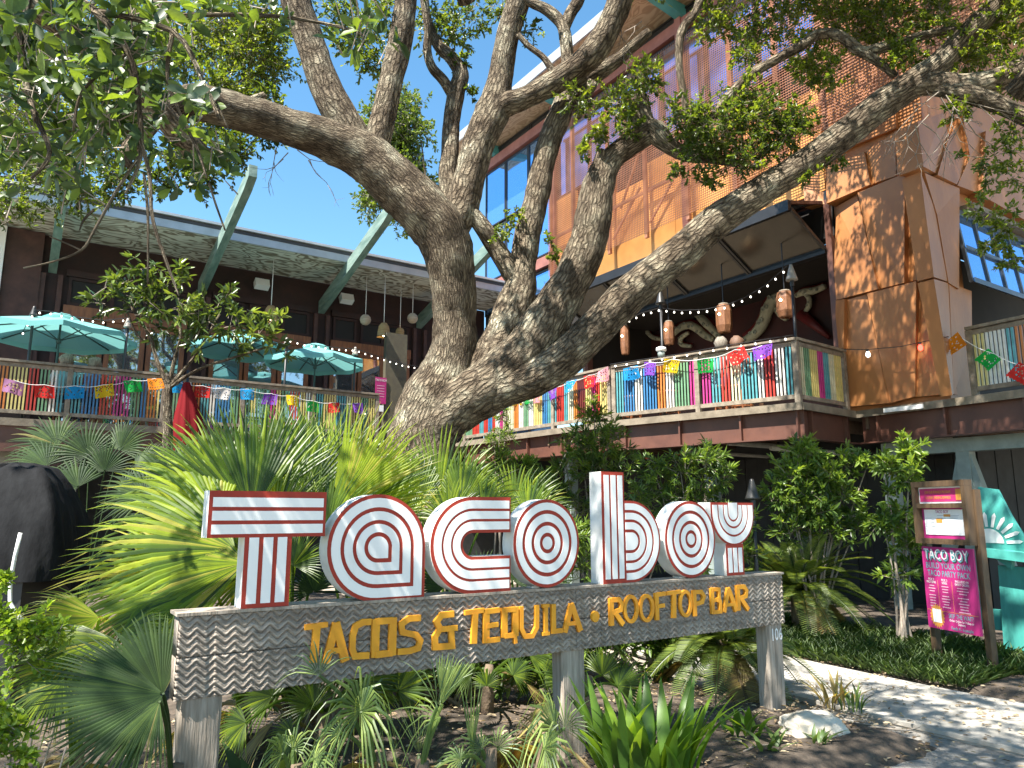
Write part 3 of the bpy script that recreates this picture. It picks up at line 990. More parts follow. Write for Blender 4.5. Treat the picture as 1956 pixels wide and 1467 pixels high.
# ------------------------------------------------------------------ the big sign
M['sign_red'] = paint('sign_red', (0.40, 0.045, 0.024), (0.30, 0.033, 0.02), 0.6, 3, spec=0.25)
M['sign_white'] = paint('sign_white', (0.84, 0.82, 0.79), (0.66, 0.63, 0.58), 0.55, 3, stretch=(2.5, 2.5, 0.8), detail=9, lo=0.2, hi=0.42)
M['sign_side'] = paint('sign_side_white', (0.74, 0.73, 0.70), (0.52, 0.50, 0.46), 0.5, 4, lo=0.3, hi=0.55, detail=8)
M['yellow'] = paint('yellow_letter', (0.80, 0.35, 0.016), (0.70, 0.27, 0.012), 0.7, 9)
VS = 3.95
SG = thing('restaurant_sign', 'wooden restaurant sign with striped red and white letters on a carved beam', 'sign', 2.95, VS, 0)
def plank(u0, u1, z0, z1):
    nu, nz = int((u1 - u0) / 0.0055), int((z1 - z0) / 0.0042)
    uu = np.linspace(u0, u1, nu + 1)
    zz = np.linspace(z0, z1, nz + 1)
    UU, ZZ = np.meshgrid(uu, zz, indexing='ij')
    wob = 0.006 * np.sin(UU * 5.1 + ZZ * 9) + 0.004 * np.sin(UU * 17.3)
    tri = (2 / np.pi) * np.arcsin(0.985 * np.sin(2 * np.pi * (UU + wob) / 0.087))
    ph = (ZZ - 0.0205 * tri) / 0.0365 + 0.10 * np.sin(UU * 7.7)
    h = 1 - np.maximum(0, np.cos(2 * np.pi * ph)) ** 3 - 0.45 * np.maximum(0, np.cos(2 * np.pi * ph + 2.2)) ** 8
    seam = 0.5 + 0.5 * np.cos(2 * np.pi * (UU + wob) / 0.435)
    h = h - 0.25 * (seam > 0.985)
    VV = VS + 0.018 - 0.022 * h
    ed = np.minimum(np.minimum(UU - u0, u1 - UU), np.minimum(ZZ - z0, z1 - ZZ))
    VV = VV + np.clip(0.004 - ed, 0, 1) * 1.2
    V_ = np.stack([UU, VV, ZZ], -1).reshape(-1, 3)
    n1 = nz + 1
    ii, jj = np.meshgrid(np.arange(nu), np.arange(nz), indexing='ij')
    a = (ii * n1 + jj).ravel()
    F_ = np.stack([a, a + n1, a + n1 + 1, a + 1], -1)
    nb = len(V_)
    back = np.array([(u0, VS + .13, z0), (u1, VS + .13, z0), (u1, VS + .13, z1), (u0, VS + .13, z1),
                     (u0, VS + .021, z0), (u1, VS + .021, z0), (u1, VS + .021, z1), (u0, VS + .021, z1)])
    Fb = np.array([(0, 3, 2, 1), (4, 0, 1, 5), (7, 6, 2, 3), (4, 7, 3, 0), (5, 1, 2, 6)]) + nb
    V_ = np.vstack([V_, back])
    F_ = np.vstack([F_, Fb])
    me = bpy.data.meshes.new('plank')
    me.vertices.add(len(V_)); me.vertices.foreach_set('co', V_.astype(np.float32).ravel())
    me.loops.add(len(F_) * 4); me.loops.foreach_set('vertex_index', F_.astype(np.int32).ravel())
    me.polygons.add(len(F_)); me.polygons.foreach_set('loop_start', np.arange(0, len(F_) * 4, 4, dtype=np.int32))
    me.update(calc_edges=True); me.validate()
    me.materials.append(M['wood_carved'])
    return link('plank', me, SG, (-2.95, -VS, 0))
ZB, ZT = 0.727, 1.112
zm = (ZB + ZT) / 2
USM = 3.13
plank(0.715, USM - 0.0015, ZB, zm - 0.0015)
plank(USM + 0.0015, 5.262, ZB, zm - 0.0015)
plank(0.715, USM - 0.0015, zm + 0.0015, ZT)
plank(USM + 0.0015, 5.262, zm + 0.0015, ZT)
part('top_board', MB().b2((0.70, VS - 0.012, ZT + 0.001), (5.268, VS + 0.17, ZT + 0.016)), M['wood_grey'], SG)
def splinter_post(u, v, w, d, z0, z1):
    mb = MB()
    n = 10
    for i in range(n + 1):
        z = z0 + (z1 - z0) * i / n
        j = 0.004
        for (sx, sy) in ((-1, -1), (1, -1), (1, 1), (-1, 1)):
            ch = 0.012
            for (ex, ey) in (((sx * (w / 2), sy * (d / 2 - ch)), (sx * (w / 2 - ch), sy * (d / 2))) if sx * sy > 0 else ((sx * (w / 2 - ch), sy * (d / 2)), (sx * (w / 2), sy * (d / 2 - ch)))):
                mb.v.append((u + ex + random.uniform(-j, j) * 0.5, v + ey + random.uniform(-j, j) * 0.5, z))
    for i in range(n):
        for k in range(8):
            a, b = i * 8 + k, i * 8 + (k + 1) % 8
            mb.f.append((a, b, b + 8, a + 8))
    mb.f.append(tuple(range(n * 8, n * 8 + 8)))
    return mb
for u in (0.845, 3.115, 5.15):
    part('post', splinter_post(u, VS + 0.075, 0.19, 0.12, -0.1, ZB - 0.001), M['wood_grey'], SG)

def arc(cx, cz, rx, rz, a0, a1, n=28):
    return [(cx + rx * math.cos(R(a0 + (a1 - a0) * i / n)), cz + rz * math.sin(R(a0 + (a1 - a0) * i / n))) for i in range(n + 1)]
LD = 0.125                                           # letter depth
YF, YS = VS - 0.004, VS - 0.008
def letter_parts(body, face, stripes, word):
    b = part('letter', body, M['sign_side'], SG)
    b['label'] = 'striped red and white letter ' + word
    obj('red_face', face, M['sign_red'], b)
    for s in stripes:
        obj('white_stripe', s, M['sign_white'], b)
# T
def rect(u0, z0, u1, z1): return [(u0, z0), (u1, z0), (u1, z1), (u0, z1)]
zt0 = ZT + 0.017
Tp = [(0.995, zt0), (1.235, zt0), (1.235, 1.479), (1.413, 1.479), (1.413, 1.713), (0.811, 1.713), (0.811, 1.479), (0.995, 1.479)]
st = []
for i in range(3):
    z = 1.497 + i * 0.0675
    st.append(MB().prism(rect(0.829, z, 1.397, z + 0.0475), YS, YF))
    u = 1.017 + i * 0.072
    st.append(MB().prism(rect(u, zt0 + 0.022, u + 0.0485, 1.478), YS, YF))
letter_parts(MB().prism(Tp, VS, VS + LD), MB().prism(Tp, YF + 0.0005, VS - 0.0005), st, 'T')
# a
ca = (1.7225, 1.4125)
def ashape(r, n=36):
    return arc(ca[0], ca[1], r, r, 0, 270, n) + [(ca[0] + r, ca[1] - r)]
Ra = 0.2935
st = [MB().ring(ashape(Ra * a), ashape(Ra * b), YS, YF) for a, b in ((.93, .755), (.68, .515), (.44, .285))]
st.append(MB().prism(ashape(Ra * 0.205), YS, YF))
letter_parts(MB().prism(ashape(Ra), VS, VS + LD), MB().prism(ashape(Ra), YF + .0005, VS - .0005), st, 'a with a round left side')
# c
cc, Rc, ue = (2.338, 1.4125), 0.287, 2.611
def cline(r, e=ue): return [(e, cc[1] + r)] + arc(cc[0], cc[1], r, r, 90, 270, 30) + [(e, cc[1] - r)]
st = [MB().strip(cline(Rc * a, ue - 0.012), cline(Rc * b, ue - 0.012), YS, YF) for a, b in ((.925, .755), (.70, .535), (.48, .31))]
letter_parts(MB().strip(cline(Rc), cline(Rc * 0.245), VS, VS + LD), MB().strip(cline(Rc), cline(Rc * 0.245), YF + .0005, VS - .0005), st, 'c')
# o, o
for (cu, rx, w) in ((2.895, 0.262, 'o after the c'), (4.2175, 0.264, 'o after the b')):
    def e(k): return arc(cu, 1.411, rx * k, 0.279 * k, 0, 360 - 360 / 48, 47)
    st = [MB().ring(e(a), e(b), YS, YF) for a, b in ((.925, .755), (.665, .485), (.395, .235))]
    st.append(MB().prism(e(0.145), YS, YF))
    letter_parts(MB().prism(e(1), VS, VS + LD), MB().prism(e(1), YF + .0005, VS - .0005), st, w)
    part('letter_foot', MB().b2((cu - 0.10, VS + 0.03, ZT + 0.0165), (cu - 0.04, VS + 0.09, ZT + 0.03)), M['fascia'], SG)
# b
bc, Rb, us = (3.625, 1.408), 0.2795, 3.567
def bline(r, e=us): return [(e, bc[1] + r)] + arc(bc[0], bc[1], r, r, 90, -90, 30) + [(e, bc[1] - r)]
bp = [(3.362, zt0), (us, zt0)] + bline(Rb)[::-1] + [(us, 1.885), (3.362, 1.885)]
st = [MB().prism(rect(3.382 + i * 0.0622, zt0 + 0.03, 3.382 + i * 0.0622 + 0.0435, 1.862), YS, YF) for i in range(3)]
st += [MB().strip(bline(Rb * a, us + .004), bline(Rb * b, us + .004), YS, YF) for a, b in ((.935, .77), (.70, .535), (.465, .29))]
st.append(MB().prism(bline(Rb * 0.215, us + .004), YS, YF))
letter_parts(MB().prism(bp, VS, VS + LD), MB().prism(bp, YF + .0005, VS - .0005), st, 'b')
# y
yc, Ry = (4.697, 1.60), 0.248
def yline(r, zt=1.683): return [(yc[0] - r, zt)] + arc(yc[0], yc[1], r, r, 180, 360, 30) + [(yc[0] + r, zt)]
yp = yline(Ry)
ys_ = [(4.60, zt0), (4.80, zt0), (4.80, 1.375), (4.60, 1.375)]
st = [MB().strip(yline(Ry * a, 1.664), yline(Ry * b, 1.664), YS, YF) for a, b in ((.935, .725), (.66, .47), (.405, .26))]
st.append(MB().prism(yline(Ry * 0.2, 1.682), YS, YF))
st += [MB().prism(rect(4.618 + i * 0.059, zt0 + 0.022, 4.618 + i * 0.059 + 0.042, 1.336), YS, YF) for i in range(3)]
yb = MB().prism(yp, VS, VS + LD).prism(ys_, VS + 0.0006, VS + LD - 0.0006)
yf = MB().prism(yp, YF + .0005, VS - .0005).prism([(4.60, zt0), (4.80, zt0), (4.80, 1.366), (4.60, 1.366)], YF + .0012, VS - .0002)
letter_parts(yb, yf, st, 'y')

# yellow lettering: a small hand-drawn stroke alphabet (x, y in a unit box)
def circ(cx, cy, rx, ry, a0, a1, n=14): return [(cx + rx * math.cos(R(a0 + (a1 - a0) * i / n)), cy + ry * math.sin(R(a0 + (a1 - a0) * i / n))) for i in range(n + 1)]
GL = {
 'T': [([(0, .93), (1, .96)], .14), ([(.52, .9), (.46, 0)], .20)],
 'A': [([(.10, 0), (.47, 1)], .20), ([(.45, 1), (.92, 0)], .22), ([(.2, .30), (.8, .30)], .14)],
 'C': [([(1, .93), (.6, .94), (.25, .85), (.12, .6), (.12, .25), (.25, .07), (.95, .05)], .17)],
 'O': [([(.12, 0), (.12, 1)], .22), ([(.9, 0), (.9, 1)], .22), ([(.12, .93), (.9, .93)], .17), ([(.12, .07), (.9, .07)], .17)],
 'S': [([(.92, .93), (.45, .94), (.14, .80), (.2, .58), (.75, .47), (.93, .30), (.85, .10), (.5, .05), (.02, .06)], .17)],
 '&': [([(.85, .93), (.35, .92), (.15, .75), (.3, .56), (.1, .35), (.12, .08), (.8, .06), (.75, .5)], .17), ([(.3, .54), (1, .54)], .15)],
 'E': [([(.14, 0), (.14, 1)], .22), ([(.14, .93), (.95, .95)], .15), ([(.14, .5), (.85, .52)], .14), ([(.14, .07), (.95, .07)], .15)],
 'Q': [([(.14, .1), (.14, 1)], .22), ([(.86, .1), (.86, 1)], .22), ([(.14, .93), (.86, .93)], .15), ([(.14, .14), (.86, .14)], .15), ([(.82, .14), (.86, -.12)], .12)],
 'U': [([(.10, 1), (.10, .3), (.28, .06), (.65, .05), (.88, .3), (.90, 1)], .15)],
 'I': [([(.5, 0), (.5, 1)], .15), ([(.1, .95), (.9, .95)], .11), ([(.1, .05), (.9, .05)], .11)],
 'L': [([(.18, 0), (.18, 1)], .18), ([(.18, .08), (1, .08)], .16)],
 'R': [([(.16, 0), (.16, 1)], .20), ([(.16, .93), (.7, .93), (.88, .75), (.8, .55), (.2, .47)], .17), ([(.4, .45), (.95, 0)], .19)],
 'F': [([(.16, 0), (.16, 1)], .19), ([(.16, .93), (1, .95)], .15), ([(.16, .5), (.85, .52)], .14)],
 'P': [([(.16, 0), (.16, 1)], .19), ([(.16, .93), (.7, .92), (.9, .74), (.75, .52), (.2, .46)], .16)],
 'B': [([(.16, 0), (.16, 1)], .18), ([(.16, .94), (.85, .93), (.83, .56), (.16, .5)], .14), ([(.6, .52), (.9, .46), (.9, .06), (.16, .06)], .15)],
 'o': [(circ(.5, .5, .36, .44, 0, 360, 20), .13)],
}
def thick(pts, w):
    a, b = [], []
    n = len(pts)
    closed = (Vector(pts[0]) - Vector(pts[-1])).length < 1e-6
    for i in range(n):
        p = Vector(pts[i])
        if closed and i in (0, n - 1):
            d1 = (Vector(pts[1]) - Vector(pts[0])).normalized(); d0 = (Vector(pts[-1]) - Vector(pts[-2])).normalized()
        else:
            d0 = (p - Vector(pts[i - 1])).normalized() if i > 0 else None
            d1 = (Vector(pts[i + 1]) - p).normalized() if i < n - 1 else None
        d0 = d0 or d1; d1 = d1 or d0
        t = (d0 + d1).normalized()
        nn = Vector((-t.y, t.x))
        k = w / 2 / max(0.5, nn.dot(Vector((-d0.y, d0.x))))
        a.append(tuple(p + nn * k)); b.append(tuple(p - nn * k))
    return a, b
def yletter(ch, x0, x1, ytop, ybot):
    xm, ym = (x0 + x1) / 2, (ytop + ybot) / 2
    u0 = onv(x0, ym, VS - .02)[0]; u1 = onv(x1, ym, VS - .02)[0]
    z1 = onv(xm, ytop, VS - .02)[1]; z0 = onv(xm, ybot, VS - .02)[1]
    h = z1 - z0
    mb = MB()
    for k, (pts, w) in enumerate(GL[ch]):
        P = [(u0 + x * (u1 - u0), z0 + y * h) for x, y in pts]
        a, b = thick(P, w * h)
        mb.strip(a, b, VS - 0.024 - 0.0009 * k, VS - 0.004 + 0.0004 * k)
    o = part('yellow_letter', mb, M['yellow'], SG)
def c2(x): return 380 + x / 2.933
def c2y(y): return 880 + y / 2.933
def c3(x): return 960 + x / 3.493
def c3y(y): return 880 + y / 3.493
for ch, x0, x1, y0, y1 in (('T', 590, 718, 915, 1130), ('A', 703, 835, 908, 1130), ('C', 848, 963, 893, 1107), ('O', 975, 1097, 883, 1097), ('S', 1113, 1252, 872, 1076), ('&', 1310, 1448, 848, 1055), ('T', 1490, 1600, 835, 1025), ('E', 1597, 1690, 830, 1018), ('Q', 1700, 1785, 822, 1005)):
    yletter(ch, c2(x0), c2(x1), c2y(y0), c2y(y1))
for ch, x0, x1, y0, y1 in (('U', 113, 245, 968, 1182), ('I', 260, 318, 958, 1165), ('L', 328, 400, 955, 1152), ('A', 402, 530, 955, 1142), ('R', 712, 808, 915, 1098), ('o', 800, 915, 895, 1085), ('o', 905, 1020, 890, 1078), ('F', 1018, 1092, 880, 1062), ('T', 1098, 1192, 870, 1050), ('o', 1172, 1272, 862, 1045), ('P', 1268, 1355, 862, 1035), ('B', 1390, 1458, 848, 1020), ('A', 1465, 1565, 850, 1008), ('R', 1560, 1640, 830, 998)):
    yletter(ch, c3(x0), c3(x1), c3y(y0), c3y(y1))
du, dz = onv(c3(607), c3y(1038), VS)
part('yellow_dot', MB().prism(arc(du, dz, 0.032, 0.036, 0, 340, 17), VS - 0.024, VS - 0.003), M['yellow'], SG)
# house number on the right post
def text_mb(body, size, mat, extr=0.0008):
    c = bpy.data.curves.new('lettering', 'FONT')
    c.body = body; c.size = size; c.extrude = extr; c.align_x = 'CENTER'; c.align_y = 'CENTER'
    c.resolution_u = 2
    o = bpy.data.objects.new('lettering', c)
    COL.objects.link(o)
    bpy.context.view_layer.update()
    me = bpy.data.meshes.new_from_object(o.evaluated_get(bpy.context.evaluated_depsgraph_get()))
    bpy.data.objects.remove(o)
    bpy.data.curves.remove(c)
    me.materials.clear()
    me.materials.append(mat)
    return me
def text_part(name, body, size, mat, parent, loc, rot=(R(90), 0, 0), sx=1.0, extr=0.0008):
    o = link(name, text_mb(body, size, mat, extr), parent, loc, rot)
    o.scale = (sx, 1, 1)
    return o
text_part('house_number', '106', 0.135, M['white'], SG, (5.165 - 2.95, 0.0125, 0.645), sx=0.72)

# ------------------------------------------------------------------ menu board beside the path
M['board_wood'] = paint('board_brown', (0.115, 0.07, 0.036), (0.07, 0.042, 0.022), 0.6, 4, stretch=(6, 6, 1))
M['magenta'] = paint('poster_magenta', (0.40, 0.025, 0.16), (0.32, 0.02, 0.13), 0.35, 2)
M['pink'] = paint('poster_pink', (0.55, 0.04, 0.17), None, 0.35, 2)
M['paper'] = paint('paper', (0.80, 0.80, 0.80), (0.72, 0.72, 0.72), 0.5, 6)
M['teal_ink'] = paint('teal_ink', (0.10, 0.40, 0.42), None, 0.5, 6)
M['white_ink'] = paint('white_ink', (0.78, 0.76, 0.76), None, 0.5, 6)
M['pale_ink'] = paint('pale_pink_ink', (0.72, 0.42, 0.52), None, 0.5, 6)
M['orange_ink'] = paint('orange_ink', (0.66, 0.30, 0.06), None, 0.5, 6)
M['dark_ink'] = paint('dark_ink', (0.03, 0.06, 0.05), None, 0.5, 6)
M['grey_ink'] = paint('grey_ink', (0.45, 0.47, 0.52), None, 0.5, 6)
A_, B_ = (8.37, 4.42), (8.13, 3.76)
bl = 0.873
rzb = math.atan2(B_[1] - A_[1], B_[0] - A_[0])
BD = thing('menu_board', 'brown framed menu board with magenta poster standing beside the footpath', 'sign', A_[0], A_[1], 0, rz=rzb)
OFF.pop(BD.name)
BD.scale = (math.hypot(B_[0] - A_[0], B_[1] - A_[1]) / bl, 1, 1)
P = lambda name, mb, mat, par=BD: obj(name, mb, mat, par)
P('post', MB().b2((-0.04, 0.0, -0.1), (0.045, 0.07, 1.84)), M['board_wood'])
P('post', MB().b2((bl - 0.045, 0.0, -0.1), (bl + 0.04, 0.07, 1.84)), M['board_wood'])
cs = P('display_case', MB().b2((-0.01, -0.10, 1.28), (bl + 0.01, -0.002, 1.30)).b2((-0.01, -0.10, 1.88), (bl + 0.01, -0.002, 1.94)).b2((-0.01, -0.099, 1.301), (0.055, -0.003, 1.879)).b2((bl - 0.055, -0.099, 1.301), (bl + 0.01, -0.003, 1.879)).b2((0.056, -0.098, 1.655), (bl - 0.056, -0.004, 1.705)).b2((0.056, -0.098, 1.301), (bl - 0.056, -0.05, 1.335)), M['board_wood'])
P('case_back', MB().b2((0.057, -0.03, 1.336), (bl - 0.057, -0.012, 1.654)), M['magenta'], cs)
P('header_card', MB().b2((0.057, -0.05, 1.706), (bl - 0.057, -0.012, 1.878)), M['paper'], cs)
P('header_print', MB().b2((0.075, -0.054, 1.722), (bl - 0.075, -0.051, 1.862)), M['pink'], cs)
text_part('lettering', 'JOIN OUR REWARDS PROGRAM', 0.042, M['orange_ink'], cs, (bl / 2 - 0.05, -0.056, 1.822), sx=0.72)
text_part('lettering', 'TO START EARNING REWARDS', 0.042, M['orange_ink'], cs, (bl / 2 - 0.05, -0.056, 1.762), sx=0.72)
P('print_square', MB().b2((bl - 0.19, -0.0565, 1.735), (bl - 0.095, -0.0545, 1.85)), M['orange_ink'], cs)
pp = P('menu_sheet', MB().b2((0.10, -0.036, 1.375), (bl - 0.13, -0.0315, 1.640)), M['paper'], cs)
text_part('lettering', 'TACO BOY', 0.048, M['magenta'], pp, (bl / 2 - 0.03, -0.038, 1.615), sx=0.9)
rr = random.Random(2)
for cidx in range(3):
    x0 = 0.115 + cidx * (bl - 0.26) / 3
    mb = MB()
    for k in range(13):
        z = 1.575 - k * 0.0145
        if rr.random() < 0.85:
            mb.b2((x0, -0.0372, z), (x0 + rr.uniform(0.10, 0.17), -0.0365, z + 0.005))
    kindset(P('print_lines', mb, M['grey_ink'], pp), 'stuff')
P('print_block', MB().b2((0.30, -0.0385, 1.50), (0.40, -0.0376, 1.545)).b2((0.43, -0.0385, 1.565), (0.54, -0.0376, 1.59)), M['orange_ink'], pp)
po = P('poster', MB().b2((0.02, -0.055, 0.40), (bl - 0.015, -0.035, 1.245)), M['magenta'])
for dx, dz, mt, yy in ((0.014, -0.016, 'teal_ink', -0.0565), (0.028, -0.030, 'dark_ink', -0.0558), (0, 0, 'white_ink', -0.058)):
    w = text_part('lettering', 'TACO BOY', 0.155, M[mt], po, (bl / 2 - 0.02 + dx, yy, 1.165 + dz), sx=0.92, extr=0.0003)
def prow(body, size, x, z, mt, sx=1.0):
    text_part('lettering', body, size, M[mt], po, (x, -0.0565, z), sx=sx, extr=0.0004)
prow('BUILD YOUR OWN', 0.088, bl / 2, 1.048, 'teal_ink', 0.95)
prow('TACO PARTY PACK', 0.088, bl / 2, 0.968, 'teal_ink', 0.88)
prow('PICK 2', 0.034, 0.14, 0.905, 'white_ink'); prow('PROTEINS:', 0.034, 0.14, 0.875, 'white_ink')
prow('PICK 3', 0.034, 0.36, 0.905, 'white_ink'); prow('SIDES:', 0.034, 0.36, 0.875, 'white_ink')
prow('INCLUDED IN', 0.034, 0.64, 0.905, 'white_ink'); prow('EVERY ORDER:', 0.034, 0.64, 0.875, 'white_ink')
for (x, n, w) in ((0.14, 8, 0.12), (0.36, 8, 0.14), (0.64, 9, 0.19)):
    mb = MB()
    for k in range(n):
        ww = w * rr.uniform(0.55, 1)
        z = 0.835 - k * 0.028 - (0.014 if k > 2 else 0)
        mb.b2((x - ww / 2, -0.0568, z), (x + ww / 2, -0.0553, z + 0.009))
    kindset(P('print_lines', mb, M['pale_ink'], po), 'stuff')
P('print_rule', MB().b2((0.245, -0.0566, 0.60), (0.249, -0.0552, 0.90)).b2((0.475, -0.0566, 0.60), (0.479, -0.0552, 0.90)).b2((0.03, -0.0566, 0.585), (bl - 0.03, -0.0552, 0.589)), M['orange_ink'], po)
star = []
for i in range(40):
    a = 2 * math.pi * i / 40
    r_ = 0.125 if i % 2 else 0.10
    star.append((0.19 + r_ * math.cos(a), 0.53 + r_ * math.sin(a)))
P('sun_badge', MB().prism(star, -0.0575, -0.0555), M['orange_ink'], po)
P('badge_square', MB().b2((0.12, -0.059, 0.465), (0.26, -0.0578, 0.60)), M['paper'], po)
prow('SKIP THE WAIT!', 0.066, 0.575, 0.548, 'teal_ink', 0.85)
prow('Order Online for Pickup or', 0.036, 0.575, 0.505, 'white_ink', 0.95)
prow('Delivery', 0.036, 0.575, 0.475, 'white_ink', 0.95)
prow('Feeds 4 - 6 people', 0.048, 0.575, 0.43, 'teal_ink', 0.95)

# ------------------------------------------------------------------ teal stand behind the board
M['teal_paint'] = paint('teal_paint', (0.06, 0.35, 0.305), (0.04, 0.25, 0.22), 0.6, 4, 0.15, 20, stretch=(3, 3, 0.8), detail=9)
TS = thing('teal_stand', 'teal painted wooden stand with white sun behind the menu board', 'stand', 9.3, 3.7, 0)
def upoly(pix, u): return [onu(x, y, u) for x, y in pix]
def uslab(name, pix, u0, u1, mat, par=TS):
    return part(name, MB().prism(upoly(pix, u0), u0, u1, 'yz'), mat, par)
uslab('slanted_panel', [(1868, 930), (1904, 935), (1930, 985), (1975, 1058), (1868, 1045)], 9.30, 9.36, M['teal_paint'])
cx0, cz0 = onu(1890, 1037, 9.29)
sun_p = part('white_sun', MB().prism([(cx0 + 0.15 * math.cos(R(a)), cz0 + 0.16 * math.sin(R(a))) for a in range(0, 181, 12)], 9.292, 9.299, 'yz'), M['white'], TS)
for k in range(7):
    a = R(68 + k * 18)
    c, s = math.cos(a), math.sin(a)
    mb = MB().prism([(cx0 + c * .18 - s * .014, cz0 + s * .18 + c * .014), (cx0 + c * .31 - s * .02, cz0 + s * .31 + c * .02), (cx0 + c * .345, cz0 + s * .345), (cx0 + c * .31 + s * .02, cz0 + s * .31 - c * .02), (cx0 + c * .18 + s * .014, cz0 + s * .18 - c * .014)], 9.291, 9.298, 'yz')
    obj('ray', mb, M['white'], sun_p)
uslab('shelf', [(1866, 1046), (1985, 1060), (1985, 1078), (1866, 1062)], 9.10, 9.75, M['teal_paint'])
uslab('bracket', [(1895, 1063), (1932, 1068), (1932, 1088)], 9.2, 9.28, M['teal_paint'])
uslab('side_leg', [(1906, 1080), (1990, 1086), (2000, 1270), (1918, 1245)], 9.29, 9.38, M['teal_paint'])
uslab('lower_panel', [(1860, 1160), (1910, 1165), (1916, 1205), (1862, 1200)], 9.4, 9.46, M['teal_paint'])
part('front_board', MB().b2((9.0, 2.72, 0.02), (9.06, 3.32, 0.90)), M['teal_paint'], TS)
part('counter_top', MB().b2((8.97, 2.68, 0.902), (9.74, 3.34, 0.945)), M['teal_paint'], TS)
part('end_board', MB().b2((9.062, 2.70, 0.02), (9.72, 2.76, 0.90)), M['teal_paint'], TS)
part('inner_panel', MB().b2((9.75, 2.4, 0.3), (9.81, 4.1, 0.95)), M['teal_paint'], TS)

# ------------------------------------------------------------------ black covered stand, left edge
M['cover'] = paint('black_cover_fabric', (0.016, 0.0165, 0.018), (0.008, 0.008, 0.009), 0.85, 6, 0.9, 6, stretch=(1.6, 1.6, 0.6), spec=0.12)
GC = thing_w('covered_smoker', 'tall black fabric covered smoker at the left edge behind the palms', 'smoker', at(20, 1000, 6.0) * 1.0)
GC.location.z = 0
mb = MB()
prof = [(0.52, 1.10), (0.53, 1.22), (0.50, 1.50), (0.46, 1.64), (0.36, 1.84), (0.27, 1.95), (0.12, 1.985), (0.0, 1.99)]
n = 112
for r_, z in prof:
    for j in range(n):
        a = 2 * math.pi * j / n
        oct_ = math.cos(math.pi / 4) / math.cos(((a + 0.6) % (math.pi / 2)) - math.pi / 4) * 1.12
        k = oct_ * (1 + (0.055 * abs(math.sin(a * 6 + z * 0.6)) + 0.035 * math.sin(a * 17 + 1 + z)) * (1 if z < 1.3 else 0.7 if z < 1.55 else 0.15))
        q3 = Vector((math.cos(a) * 2, math.sin(a) * 2, z * 3))
        k *= 1 + 0.06 * mnoise.noise(q3)
        dz = -0.13 * max(0, math.sin(a * 3 + 0.7)) if z < 1.3 else 0.03 * mnoise.noise(q3 * 1.7)
        mb.v.append((r_ * k * math.cos(a) * 1.18, r_ * k * math.sin(a), z + dz))
for i in range(len(prof) - 1):
    for j in range(n):
        k = (j + 1) % n
        mb.f.append((i * n + j, i * n + k, (i + 1) * n + k, (i + 1) * n + j))
obj('cover', mb, M['cover'], GC, True)
obj('cabinet', MB().b2((-0.36, -0.33, 0.16), (0.36, 0.33, 1.3)), M['black'], GC)
for sx in (-1, 1):
    for sy in (-1, 1):
        obj('leg', MB().b2((sx * 0.32 - .03, sy * 0.29 - .03, 0), (sx * 0.32 + .03, sy * 0.29 + .03, 0.159)), M['black'], GC)
pa = at(38, 1030, 5.45) - GC.location
pts = [(pa.x, pa.y, 1.46), (pa.x - 0.02, pa.y, 1.30), (pa.x - 0.035, pa.y, 1.12), (pa.x - 0.02, pa.y, 0.98), (pa.x + 0.03, pa.y, 0.9), (pa.x + .08, pa.y, .86)]
obj('hose', MB().tube(pts, 0.014, 8), M['white'], GC, True)

# ------------------------------------------------------------------ rock
bm = bmesh.new()
bmesh.ops.create_icosphere(bm, subdivisions=5, radius=1)
for vtx in bm.verts:
    p = vtx.co
    d = 1 + 0.20 * mnoise.noise(p * 1.3 + Vector((5, 1, 2))) + 0.10 * mnoise.noise(p * 3.1) + 0.05 * mnoise.noise(p * 7)
    f = 0.10 * math.floor(mnoise.noise(p * 1.9) * 4) / 4
    vtx.co = Vector((p.x * 0.26 * (d + f), p.y * 0.20 * (d + f), p.z * 0.115 * (d + f)))
me = bpy.data.meshes.new('rock'); bm.to_mesh(me); bm.free()
me.materials.append(paint('pale_rock', (0.68, 0.62, 0.52), (0.44, 0.38, 0.30), 0.9, 5, 0.6, 18, detail=9))
me.polygons.foreach_set('use_smooth', [True] * len(me.polygons))
pr = at(1552, 1388, 5.62)
tag(link('rock', me, None, (pr.x, pr.y, 0.09), (0.05, 0.08, 0.5)), 'pale weathered rock lying at the foot of the numbered sign post', 'rock')

